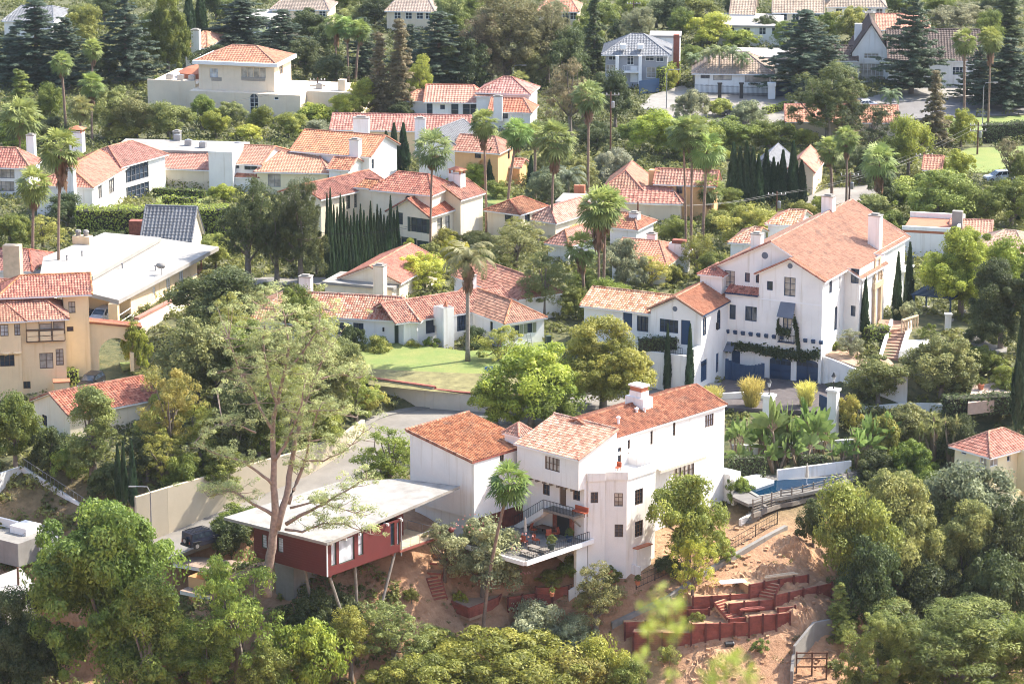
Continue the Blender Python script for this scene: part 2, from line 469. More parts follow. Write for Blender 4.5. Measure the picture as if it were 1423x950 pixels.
    def poly(s, pts, z0, z1, mat, wins={}, frame=None, name='walls', glass=None, top=False):
        mb = MB(); mb.mat = mat
        for e in range(len(pts)):
            s.wall(mb, pts[e], pts[(e+1) % len(pts)], z0, z1, wins.get(e, ()), None, frame, glass=glass)
        if top: mb.poly([(p[0],p[1],z1) for p in pts])
        return s.part(name, mb, mat)
    def planes(s, pls, mat, th=.16, cw=.30, rh=.42, ridges=(), trim=None, rr=.13):
        mb = MB(); sl = MB()
        for p in pls:
            tiles(mb, p, cw, rh); slab(sl, p, th)
        o = s.part('roof', mb, mat)
        s.part('eaves', sl, trim or WTRIM, o)
        if ridges:
            rm = MB()
            for a, b in ridges:
                a, b = Vector(a), Vector(b); n = max(2, int((b-a).length/.45))
                for i in range(n):
                    p, q = a+(b-a)*(i/n), a+(b-a)*((i+1.12)/n)
                    k = len(rm.f); rm.tube([p+Vector((0,0,.05)), q+Vector((0,0,.05))], [rr*1.15, rr*.9], 6)
                    for fi in range(k, len(rm.f)): rm.uv[fi] = [(i+.5, hash((round(a.x),round(b.y))) % 97+.5)]*len(rm.f[fi])
            s.part('ridge_tiles', rm, mat, o)
        return o
    def roof(s, x0, x1, y0, y1, ze, rise, axis='y', hip=(0, 0), over=.45, mat=None, cw=.30, rh=.42, rx=.5, trim=None, th=.16):
        """gable or hip roof over a rectangle. axis = direction of the ridge, hip = inset of the ridge at each end, rx = ridge position"""
        X0, X1, Y0, Y1 = x0-over, x1+over, y0-over, y1+over
        if axis == 'x':
            w = Y1-Y0; slope = rise/((y1-y0)*min(rx, 1-rx)); yr = Y0+w*rx; z0 = ze-over*slope*.6
            zr = ze+rise
            a, b = (X0+hip[0], yr, zr), (X1-hip[1], yr, zr)
            A, B, C, D = (X0,Y0,z0), (X1,Y0,z0), (X1,Y1,z0), (X0,Y1,z0)
            pl = [[A, B, b, a], [C, D, a, b]]; rd = [(a, b)]
            if hip[0]: pl.append([D, A, a]); rd += [(A, a), (D, a)]
            if hip[1]: pl.append([B, C, b]); rd += [(B, b), (C, b)]
            if not hip[0]: rd += [(A, a), (D, a)]
            if not hip[1]: rd += [(B, b), (C, b)]
        else:
            w = X1-X0; slope = rise/((x1-x0)*min(rx, 1-rx)); xr = X0+w*rx; z0 = ze-over*slope*.6
            zr = ze+rise
            a, b = (xr, Y0+hip[0], zr), (xr, Y1-hip[1], zr)
            A, B, C, D = (X0,Y0,z0), (X1,Y0,z0), (X1,Y1,z0), (X0,Y1,z0)
            pl = [[B, C, b, a], [D, A, a, b]]; rd = [(a, b)]
            if hip[0]: pl.append([A, B, a])
            if hip[1]: pl.append([C, D, b])
            rd += [(A, a), (B, a), (C, b), (D, b)]
        return s.planes(pl, mat or T_RED, th, cw, rh, rd, trim)
    def chimney(s, x, y, z0, z1, w=.9, d=.7, mat=None, cap='slab', capmat=None):
        mb = MB(); mb.box(x-w/2, x+w/2, y-d/2, y+d/2, z0, z1)
        o = s.part('chimney', mb, mat or WHITE)
        c = MB()
        if cap == 'slab':
            c.box(x-w/2-.08, x+w/2+.08, y-d/2-.08, y+d/2+.08, z1+.002, z1+.12); c.box(x-w*.3, x+w*.3, y-d*.3, y+d*.3, z1+.12, z1+.3)
            s.part('chimney_cap', c, capmat or CONC, o)
        elif cap == 'tile':
            z2 = z1+.55
            for i in (-1, 1):
                for j in (-1, 1): c.box(x+i*w*.42-.09, x+i*w*.42+.09, y+j*d*.42-.09, y+j*d*.42+.09, z1+.002, z2)
            W2, D2 = w/2+.25, d/2+.25
            c.v += []; n = len(c.v)
            c.v += [(x-W2,y-D2,z2),(x+W2,y-D2,z2),(x+W2,y+D2,z2),(x-W2,y+D2,z2),(x,y,z2+.5)]
            c.f += [(n,n+1,n+4),(n+1,n+2,n+4),(n+2,n+3,n+4),(n+3,n,n+4),(n+3,n+2,n+1,n)]
            s.part('chimney_cap', c, TERRAC, o)
        return o
    def bx(s, name, x0, x1, y0, y1, z0, z1, mat, parent=None):
        return s.part(name, MB().box(x0, x1, y0, y1, z0, z1), mat, parent)
    def ac(s, x, y, z):
        mb = MB().box(x-.5, x+.5, y-.4, y+.4, z, z+.85)
        mb.lathe((x, y, z+.85), [(.36, .002), (.36, .06), (.3, .08)], 12)
        return s.part('air_conditioner', mb, METAL)
def rect_house(name, label, near, left, right, ze, zb, ang, mat, rmat, rise=1.6, axis='y', hip=(0,0), over=.45, wins={}, frame=None, cw=.4, rh=.5, glass=None, flat=False, trim=None, cat='house', group=None):
    """rectangular house from its three visible eave corners (pixels at height ze)"""
    h = House(name, label, near, ze, zb, ang, cat, group)
    a = -h.L(*left, ze)[0]; b = h.L(*right, ze)[1]
    h.A, h.B, h.ze = a, b, ze
    g = {}
    zt = ze-.06
    if not flat:
        if axis == 'y':
            if not hip[0]: g[0] = (.5, ze+rise-.1)
            if not hip[1]: g[2] = (.5, ze+rise-.1)
        else:
            if not hip[0]: g[3] = (.5, ze+rise-.1)
            if not hip[1]: g[1] = (.5, ze+rise-.1)
    h.block(-a, 0, 0, b, zb-2, zt, mat, wins, g, frame, glass=glass)
    if flat:
        h.bx('roof', -a-over, over, -over, b+over, zt+.002, ze+.3, rmat)
    else:
        h.roof(-a, 0, 0, b, ze, rise, axis, hip, over, rmat, cw, rh, trim=trim)
    return h
# ---------------------------------------------------------------- terrain: one sheet, thin-plate spline through surveyed spots
CTRL = [(230,745,-9.5),(330,715,-8),(400,668,-6.6),(470,632,-5.2),(530,603,-4),(600,575,-3.2),(660,570,-3),
 (1020,545,-3.1),(1070,534,-3.6),(1110,536,-3.6),(1030,528,-3.6),(1138,539,-3.6),(1155,552,-3.4),(1095,560,-3.4),(1130,555,-3.1),(960,548,-3.2),(800,560,-3),(720,565,-3),(560,490,-1),(650,500,-1),(740,480,-.2),(790,470,0),
 (1190,500,.3),(1215,462,1.5),(1250,480,1),(1330,440,1.3),(1420,480,1),(1400,520,0),(1300,555,-3.2),(1380,590,-4),(1300,620,-5.5),
 (1100,600,-4.6),(1030,610,-4.8),(1180,610,-5),(1100,640,-6.4),(1100,675,-7.6),(1200,650,-7),(1180,690,-8.2),
 (870,800,-11.2),(1000,700,-8.6),(800,790,-11),(740,760,-9.0),(780,785,-9.8),(960,770,-10.4),(1000,740,-9.3),
 (600,770,-8.4),(560,800,-9.3),(640,850,-13.6),(700,860,-14.3),(500,840,-11.5),(900,870,-15.2),(1000,890,-15.8),(1000,830,-12.6),(1060,790,-11),
 (1120,760,-9.8),(1130,830,-13),(1150,900,-17),(1050,940,-18.5),(900,930,-18.5),(600,930,-17.5),(760,900,-18),(480,800,-9.2),(580,752,-7.2),
 (348,785,-8.6),(420,815,-9.6),(400,840,-11.8),(640,700,-6.2),(650,740,-8),(50,730,-9.5),(0,830,-15),(100,820,-14.5),(330,800,-13.5),(150,900,-20),(250,800,-12.6),
 (100,640,-4.6),(215,640,-4.6),(0,640,-4.6),(250,650,-4.6),(330,620,-3.6),(420,575,-2.6),(500,540,-1.8),(190,690,-6.5),
 (0,590,-5),(90,572,-4.9),(130,532,-3.1),(165,552,-4.2),(160,445,0),(300,430,0),(250,500,-1.6),(340,520,-1.2),(100,390,0),(400,400,0),(700,400,0),(900,410,.2),(1100,380,.5),(1300,370,.6),
 (480,450,0),(850,470,-1),(900,520,-3),(850,540,-3),(1250,760,-12.4),(1350,740,-12.4),(1400,660,-7),(1300,700,-9.5),(1250,880,-20),(1400,850,-18),(1330,640,-6.5),(1420,700,-9)]
_cx = [(*at(a,b,c), c) for a,b,c in CTRL]
for X in range(-80, 81, 20):
    _cx += [(X, 288, -23.5), (X, 268, -27), (X, 470, 0), (X, 500, 0)]
for X in (-90, 90): _cx += [(X, 330, -9), (X, 360, -2), (X, 400, 0), (X, 305, -17)]
_C = np.array(_cx, float)
def _phi(r2): return np.where(r2 > 1e-9, .5*r2*np.log(np.maximum(r2, 1e-9)), 0)
def _fit():
    n = len(_C); d = ((_C[:,None,:2]-_C[None,:,:2])**2).sum(-1)
    K = _phi(d)+np.eye(n)*5.0
    Pm = np.hstack([np.ones((n,1)), _C[:,:2]])
    A = np.block([[K, Pm],[Pm.T, np.zeros((3,3))]])
    return np.linalg.solve(A, np.concatenate([_C[:,2], np.zeros(3)]))
_w = _fit()
def _tps(x, y):
    x = np.asarray(x, float).ravel(); y = np.asarray(y, float).ravel()
    d = (x[:,None]-_C[None,:,0])**2+(y[:,None]-_C[None,:,1])**2
    return _phi(d)@_w[:-3]+_w[-3]+_w[-2]*x+_w[-1]*y
ROADC = [(150,790,-11.2,3),(190,772,-10.4,3),(235,752,-9.5,3.1),(290,733,-8.7,3.2),(350,708,-7.8,3.2),(420,680,-6.8,3.2),(480,643,-5.5,3.2),(525,610,-4.3,3.4),(570,588,-3.5,4.5),(640,577,-3.1,4.5),(720,572,-3.0,4),(800,562,-3.05,3.6),(900,553,-3.1,3.6),(980,550,-3.1,3.8),(1050,548,-3.1,4.2),(1110,551,-3.1,4)]
_R = np.array([(*at(a,b,c), c, w) for a,b,c,w in ROADC])
def _resample(P, n):
    s = np.concatenate([[0], np.cumsum(np.hypot(np.diff(P[:,0]), np.diff(P[:,1])))])
    t = np.linspace(0, s[-1], n)
    return np.stack([np.interp(t, s, P[:,k]) for k in range(P.shape[1])], 1)
_RS = _resample(_R, 160)
for _ in range(6): _RS[1:-1] = (_RS[:-2]+2*_RS[1:-1]+_RS[2:])/4
def smooth01(t): t = np.clip(t, 0, 1); return t*t*(3-2*t)
def ground(x, y):
    x = np.asarray(x, float).ravel(); y = np.asarray(y, float).ravel()
    z = np.zeros(len(x))
    for i in range(0, len(x), 4000):
        z[i:i+4000] = _tps(np.clip(x[i:i+4000], -95, 95), np.clip(y[i:i+4000], 268, 500))
    k = smooth01((y-430)/50); z = z*(1-k)
    # the hill opposite, under the viewer
    k2 = smooth01((268-y)/60)
    hill = -28+np.maximum(0, 268-y)*.455
    hill = np.where(y < 12, np.minimum(hill, 89.0), hill)
    z = np.where(y < 268, z*(1-k2)+hill*k2, z)
    z = z+.25*np.sin(x*.31+y*.17)*np.sin(y*.23-x*.11)*np.where(y < 300, 2, .5)
    for i in range(0, len(x), 4000):
        xs, ys = x[i:i+4000], y[i:i+4000]
        m = (ys > 290) & (ys < 400)
        if not m.any(): continue
        d = np.hypot(xs[m][:,None]-_RS[None,:,0], ys[m][:,None]-_RS[None,:,1]); j = d.argmin(1); dm = d[np.arange(len(j)), j]
        kk = smooth01((_RS[j,3]+2.5-dm)/2.0)
        zz = z[i:i+4000]; zz[m] = zz[m]*(1-kk)+(_RS[j,2]-.2)*kk
    return z
def g1(x, y): return float(ground([x], [y])[0])
def on_ground(px, py):
    """follow the line of sight of a pixel until it meets the ground"""
    d = np.array(ray(px, py)); t = np.linspace(255, 900, 700)/d[1]
    P = d[None]*t[:,None]; z = CZ+P[:,2]
    g = ground(P[:,0], P[:,1]); k = np.argmax(z < g)
    k = max(k, 1); a = (z[k-1]-g[k-1]); b = g[k]-z[k]; f = a/(a+b+1e-9)
    p = P[k-1]*(1-f)+P[k]*f
    return float(p[0]), float(p[1]), float(g[k-1]*(1-f)+g[k]*f)
def build_ground():
    xs = np.concatenate([np.linspace(-3000,-200,8), np.linspace(-170,-82,12), np.arange(-80,80.1,1.0), np.linspace(82,170,12), np.linspace(200,3000,8)])
    ys = np.concatenate([np.linspace(-400,0,8), np.linspace(12,255,40), np.arange(258,420,1.0), np.arange(422,520,4), np.arange(530,760,15), np.linspace(800,4000,14)])
    X, Y = np.meshgrid(xs, ys); Z = ground(X.ravel(), Y.ravel()).reshape(X.shape)
    V = np.stack([X.ravel(), Y.ravel(), Z.ravel()], 1)
    nx, ny = len(xs), len(ys); i = np.arange(nx*ny).reshape(ny, nx)
    Fq = np.stack([i[:-1,:-1].ravel(), i[:-1,1:].ravel(), i[1:,1:].ravel(), i[1:,:-1].ravel()], 1)
    m, nt, b = mat_new('ground_earth')
    geo = nd(nt, 'ShaderNodeNewGeometry')
    n1 = nd(nt, 'ShaderNodeTexNoise', i_Scale=.09, i_Detail=8.0, i_Roughness=.65); nt.links.new(geo.outputs['Position'], n1.inputs['Vector'])
    n2 = nd(nt, 'ShaderNodeTexNoise', i_Scale=.9, i_Detail=8.0, i_Roughness=.7); nt.links.new(geo.outputs['Position'], n2.inputs['Vector'])
    dirt = mixc(nt, ramp(nt, n2.outputs[0], .3, .7), (.27,.14,.075), (.47,.28,.165))
    scrub = mixc(nt, ramp(nt, n2.outputs[0], .35, .65), (.05,.065,.025), (.15,.14,.06))
    sx = nd(nt, 'ShaderNodeSeparateXYZ'); nt.links.new(geo.outputs['Position'], sx.inputs[0])
    far = nd(nt, 'ShaderNodeMapRange'); nt.links.new(sx.outputs['Y'], far.inputs[0]); far.inputs[1].default_value = 330; far.inputs[2].default_value = 345
    ad = nd(nt, 'ShaderNodeMath', operation='ADD'); nt.links.new(far.outputs[0], ad.inputs[0])
    nt.links.new(ramp(nt, n1.outputs[0], .60, .68), ad.inputs[1]); ad.use_clamp = True
    nt.links.new(mixc(nt, ad.outputs[0], dirt, scrub), b.inputs['Base Color'])
    b.inputs['Roughness'].default_value = .95
    n3 = nd(nt, 'ShaderNodeTexNoise', i_Scale=1.6, i_Detail=8.0, i_Roughness=.7); nt.links.new(geo.outputs['Position'], n3.inputs['Vector'])
    bp = nd(nt, 'ShaderNodeBump', i_Strength=.9, i_Distance=.35); nt.links.new(n3.outputs[0], bp.inputs['Height']); nt.links.new(bp.outputs[0], b.inputs['Normal'])
    o = link('ground', npmesh('ground', V, Fq, m, smooth=True)); o['kind'] = 'structure'
def ribbon(name, P, mat, off=.0, kind='structure', kerb=None):
    """a strip laid along x, y, z, half width"""
    V = []; n = len(P)
    for i in range(n):
        a, b = P[max(i-1,0)], P[min(i+1,n-1)]
        dx, dy = b[0]-a[0], b[1]-a[1]; l = math.hypot(dx, dy); nx, ny = -dy/l, dx/l
        for s in (-1, -.33, .33, 1): V.append((P[i][0]+nx*P[i][3]*s, P[i][1]+ny*P[i][3]*s, P[i][2]+off))
    Fq = [(i*4+k, i*4+k+1, i*4+k+5, i*4+k+4) for i in range(n-1) for k in range(3)]
    mb = MB(); mb.v = V; mb.f = Fq
    o = obj(name, mb, mat); o['kind'] = kind
    if kerb:
        for s in (-1, 1):
            kb = MB()
            pr = []
            for i in range(n):
                a, b = P[max(i-1,0)], P[min(i+1,n-1)]
                dx, dy = b[0]-a[0], b[1]-a[1]; l = math.hypot(dx, dy); nx, ny = -dy/l, dx/l
                w = P[i][3]
                for e, h in ((0,-.1),(0,.13),(.22,.13),(1.3,.14),(1.3,-.3)):
                    pr.append((P[i][0]+nx*(w+e)*s, P[i][1]+ny*(w+e)*s, P[i][2]+h))
            kb.v = pr; kb.f = [(i*5+k, i*5+k+1, i*5+k+6, i*5+k+5) for i in range(n-1) for k in range(4)]
            o2 = obj('kerb', kb, kerb); o2['kind'] = 'structure'
def flat_road(name, pix, z, mat):
    """flat paved sheet through pixels at height z, 4 mm steps above the earth"""
    pts = [at(a, b, z) for a, b in pix]
    mb = MB(); mb.prism([(x, y) for x, y in pts], z-.25, z)
    o = obj(name, mb, mat); o['kind'] = 'structure'; return o
build_ground()
ribbon('road', [tuple(r) for r in _RS], ASPHP, 0, kerb=CONC)
# ---------------------------------------------------------------- the white hillside house in front
def railing(h, name, pts, hgt=1.0, mat=None, step=.35, parent=None, z_abs=True):
    mb = MB()
    for i in range(len(pts)-1):
        a, b = Vector(pts[i]), Vector(pts[i+1]); L = (b-a).length; n = max(1, int(L/step))
        up = Vector((0,0,hgt))
        mb.beam(a+up, b+up, .05, .05); mb.beam(a+Vector((0,0,.1)), b+Vector((0,0,.1)), .03, .03)
        for k in range(n+1):
            p = a+(b-a)*(k/n); mb.box(p.x-.015, p.x+.015, p.y-.015, p.y+.015, p.z, p.z+hgt)
    return h.part(name, mb, mat or BLACKM, parent)
def steps(mb, a, b, w, n):
    """stair flight from a (low) to b (high), width w"""
    a, b = Vector(a), Vector(b); d = (b-a); run = Vector((d.x, d.y, 0)); L = run.length; run.normalize(); sd = Vector((-run.y, run.x, 0))
    for k in range(n):
        z = a.z+(k+1)*d.z/n; c = a+run*(L*(k+.5)/n)
        mb.obox((c.x, c.y, z-.35), run, L/n/2+.01, sd, w/2, (0,0,1), .35)
def near_house():
    h = House('hillside_house', 'white stucco hillside house with red tile roofs and a square stair tower above a terrace', (870,800), -11.2, -11.2, -43)
    # stair tower with roof terrace
    tz = .27
    tw = [(0,0),(0,4.6),(-3.75,4.6),(-3.75,-2.8),(-2.6,-3.15),(-1.45,-1.8),(-1.75,-1.5)]
    mb = MB(); mb.mat = WHITE
    w0 = [(888,690,1.3,1.7,'w',3,4),(888,734,1.3,1.75,'w',3,4)]
    h.poly(tw, -14, tz-.9, WHITE, {0: w0, 4: [(826,691,.8,1.2,'w',2,3)], 6: [(859.5,694,.9,1.45,'w',2,3,CURT),(860,737,.9,1.4,'w',2,3)]}, BROWNTRIM, 'tower_walls', top=True)
    pb = MB()
    for i in range(len(tw)):
        if i == 2: continue
        a, b = Vector((*tw[i], tz-.45)), Vector((*tw[(i+1) % len(tw)], tz-.45)); pb.beam(a, b, .24, .9)
    h.part('parapet', pb, WHITE)
    # bump with the small tiled ledge at the foot of the tower
    h.bx('meter_bay', .002, .55, 1.1, 3.4, -11.5, -8.4, WHITE); h.bx('bay_roof', 0, .68, 1.0, 3.5, -8.39, -8.28, TERRAC)
    # garage wing with a single sloping roof
    Lg, Wg = -12.2, 9.4
    pts = [(Lg-Wg, -10.4), (Lg, -10.4), (Lg, -1.2), (Lg-Wg, -1.2)]
    z0, z1 = 1.15, 2.7
    mb = MB(); mb.mat = WHITE
    h.wall(mb, pts[0], pts[1], -5.2, z0, gable=[(0, z1)])
    h.wall(mb, pts[1], pts[2], -5.2, z0, [(697.5,635,.65,1.0,'w',2,2)], frame=BROWNTRIM)
    h.wall(mb, pts[2], pts[3], -5.2, z0, gable=[(1, z1)])
    h.wall(mb, pts[3], pts[0], -5.2, z1)
    h.part('garage_wing', mb, WHITE)
    h.bx('undercroft', Lg-Wg+.3, Lg-.9, -10.0, -2, -13, -5.19, WHITE)
    tb = MB(); 
    for k in range(10):
        y = -9.6+k*.82; tb.box(Lg-.89, Lg-.82, y, y+.8, -9.5, -5.25)
    h.part('timber_cladding', tb, WOODRED)
    h.bx('downpipe', Lg-.78, Lg-.66, -7.5, -7.36, -9.5, -5.2, WTRIM)
    g = [(Lg-Wg-.3,-10.75,z1+.1), (Lg+.1,-10.75,z0+.05), (Lg+.1,-1.0,z0+.05), (Lg-Wg-.3,-1.0,z1+.1)]
    h.planes([g], T_RED, .2, .30, .40, [(g[0],g[1]),(g[0],g[3])], WOODRED)
    # pyramid-roofed turret
    h.block(Lg-2.05, Lg+.012, -3.5, -1.3, -.2, 2.5, WHITE, name='turret')
    h.roof(Lg-2.05, Lg, -3.5, -1.3, 2.55, .95, 'y', (1.25,1.25), .22, T_OLD, .3, .4)
    # middle wing, upper floor carried out on corbels
    bx0, bx1, by0, by1 = -11.6, -2.85, -4.4, 7.4
    z = 2.0
    h.block(bx0, bx1, by0, 1.6, -1.45, z, WHITE, {0: [(767.5,644.5,2.1,1.45,'w',4,2,CURT)]}, {1: [(1, 3.9)], 3: [(0, 3.9)]}, BROWNTRIM, 'upper_walls')
    h.block(bx0+.02, bx1+.02, by0+.9, 1.5, -12, -1.43, WHITE, {0: [(759,680,1.0,1.2,'w',2,2),(782,687,.95,2.5,'d',1,2),(801,687,1.0,1.25,'w',2,2)]}, {}, BROWNTRIM, 'lower_walls')
    for k in range(8): h.bx('corbel', bx0+.5+k*1.0, bx0+.75+k*1.0, by0+.08, by0+.9, -1.75, -1.46, WOODGR)
    sl = (3.5-z)/6.0
    A, B, C, D = (bx0-.2,by0-.35,z-.02), (bx1+.22,by0-.35,z-.02), (bx1+.22,1.6,3.98), (bx0-.2,1.6,3.98)
    h.planes([[A,B,C,D]], T_PALE, .16, .32, .42, [(D,C),(B,C)], WTRIM)
    # long wing
    cx0, cx1, cy0, cy1 = -12.2, -3.75, 1.2, 20.6
    ez = 2.62
    h.block(cx0, cx1, cy0, cy1, -13, ez, WHITE, {1: [(829,645,.7,2.2,'w',1,4,CURT),(838,643,.8,2.3,'w',2,4,CURT),(861,636,.6,2.3,'w',1,4),(874,620.5,.42,1.5,'w',1,4),(905.6,608,.42,1.5,'w',1,4),(937,596,.42,1.5,'w',1,4),(985.7,584,1.5,1.4,'w',4,2,BLIND),(950,655,3.6,2.6,'w',5,2,CURT)]},
            {0: (.5, ez+1.4), 2: (.5, ez+1.4)}, BROWNTRIM, 'long_wing')
    h.roof(cx0, cx1, cy0, cy1, ez+.05, 1.45, 'y', (0,0), .18, T_RED, .30, .40)
    # chimney with terracotta crown
    px, py = h.L(888, 557, 4.3)
    h.chimney(px, py, 2.5, 5.5, 1.7, 1.2, WHITE, 'none')
    h.bx('chimney_shoulder', px-1.3, px+1.3, py-.8, py+.8, 2.5, 4.85, WHITE)
    h.bx('chimney_grille', px-.8, px+.8, py-.55, py+.55, 5.51, 6.0, TERRAC); h.bx('chimney_cap', px-.95, px+.95, py-.7, py+.7, 6.01, 6.2, WHITE)
    for (vx, vy) in ((-6.5, 9.0), (-6.2, 10.0), (-5.6, 5.0)):
        h.part('roof_vent', MB().lathe((vx, vy, 3.2), [(.13,0),(.13,.75),(.24,.76),(.24,.9),(.05,1.0)], 10), WTRIM)
    # cream awning over the terrace doors
    P = [h.hit((cx1,cy0),(cx1,cy1),890,640), h.hit((cx1,cy0),(cx1,cy1),953,615)]
    y0, y1, za = cy0+P[0][0], cy0+P[1][0], (P[0][1]+P[1][1])/2
    aw = MB(); a = (cx1+.01, y0, za); b = (cx1+.01, y1, za); c = (cx1+2.9, y1, za-.75); d = (cx1+2.9, y0, za-.75)
    aw.poly([a,b,c,d]); aw.poly([d,c,(c[0],c[1],c[2]-.28),(d[0],d[1],d[2]-.28)]); slab(aw, [(q[0],q[1],q[2]-.01) for q in (a,b,c,d)], .03)
    h.part('awning', aw, CANVAS)
    h.bx('wall_lamp', cx1+.01, cx1+.2, y1+1.0, y1+1.2, za-1.6, za-1.2, BLACKM)
    # striped pergola over the upper doors
    pg = MB(); 
    for k in range(12): pg.box(cx1+.02, cx1+.9, 1.4+k*.32, 1.5+k*.32, 1.0, 1.08)
    h.part('door_canopy', pg, WTRIM)
    # terrace deck below
    dz = -7.0
    dx0, dx1, dy0, dy1 = -11.8, -2.3, -13.2, -3.4
    h.bx('terrace_deck', dx0, dx1, dy0, dy1, dz-.35, dz, PAVE)
    h.bx('deck_edge', dx1+.002, dx1+.28, dy0-.02, dy1+.6, dz-.36, dz+.1, WTRIM)
    h.bx('deck_front_edge', dx0, dx1, dy0-.25, dy0-.002, dz-.36, dz+.08, WTRIM)
    railing(h, 'deck_railing', [(dx1+.1, dy0, dz+.12), (dx1+.1, dy1, dz+.12)], .9, BLACKM, .3)
    h.bx('terrace_wall', -3.0, -2.65, -4.9, -3.2, -13.5, dz-.37, WHITE)
    # balcony and stair in front of the lower wall
    bz = -4.15
    h.bx('balcony_slab', -7.2, -2.9, by0-.7, by0+.9, bz-.28, bz, WOODGR)
    railing(h, 'balcony_railing', [(-7.2, by0-.66, bz), (-2.9, by0-.66, bz)], 1.0, BLACKM, .2)
    st = MB(); steps(st, (-11.3, by0-.1, dz), (-7.2, by0-.1, bz), 1.3, 14); h.part('stair', st, WHITE)
    railing(h, 'stair_railing', [(-11.3, by0-.75, dz+.1), (-7.2, by0-.75, bz)], 1.0, BLACKM, .3)
    h.bx('barbecue_niche', -7.0, -4.2, by0+.55, by0+.88, dz, -4.5, BRICK)
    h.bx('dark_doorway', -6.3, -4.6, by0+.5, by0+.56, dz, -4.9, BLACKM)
    br = MB(); br.beam((-3.3, by0+.8, dz+1.4), (-3.3, by0-.5, bz-.3), .14, .14); h.part('brace', br, WOODGR)
    # white garden block and steps on the uphill side, beside the pool
    gx, gy = h.L(1015, 720, -8.6)
    h.bx('side_wall', cx1-2.5, cx1+.9, cy1+.05, cy1+1.9, -12, -5.2, WHITE); h.bx('side_wall_step', cx1-1.5, cx1+3.0, cy1+1.95, cy1+5.2, -12, -6.5, WHITE)
    return h
NH = near_house()
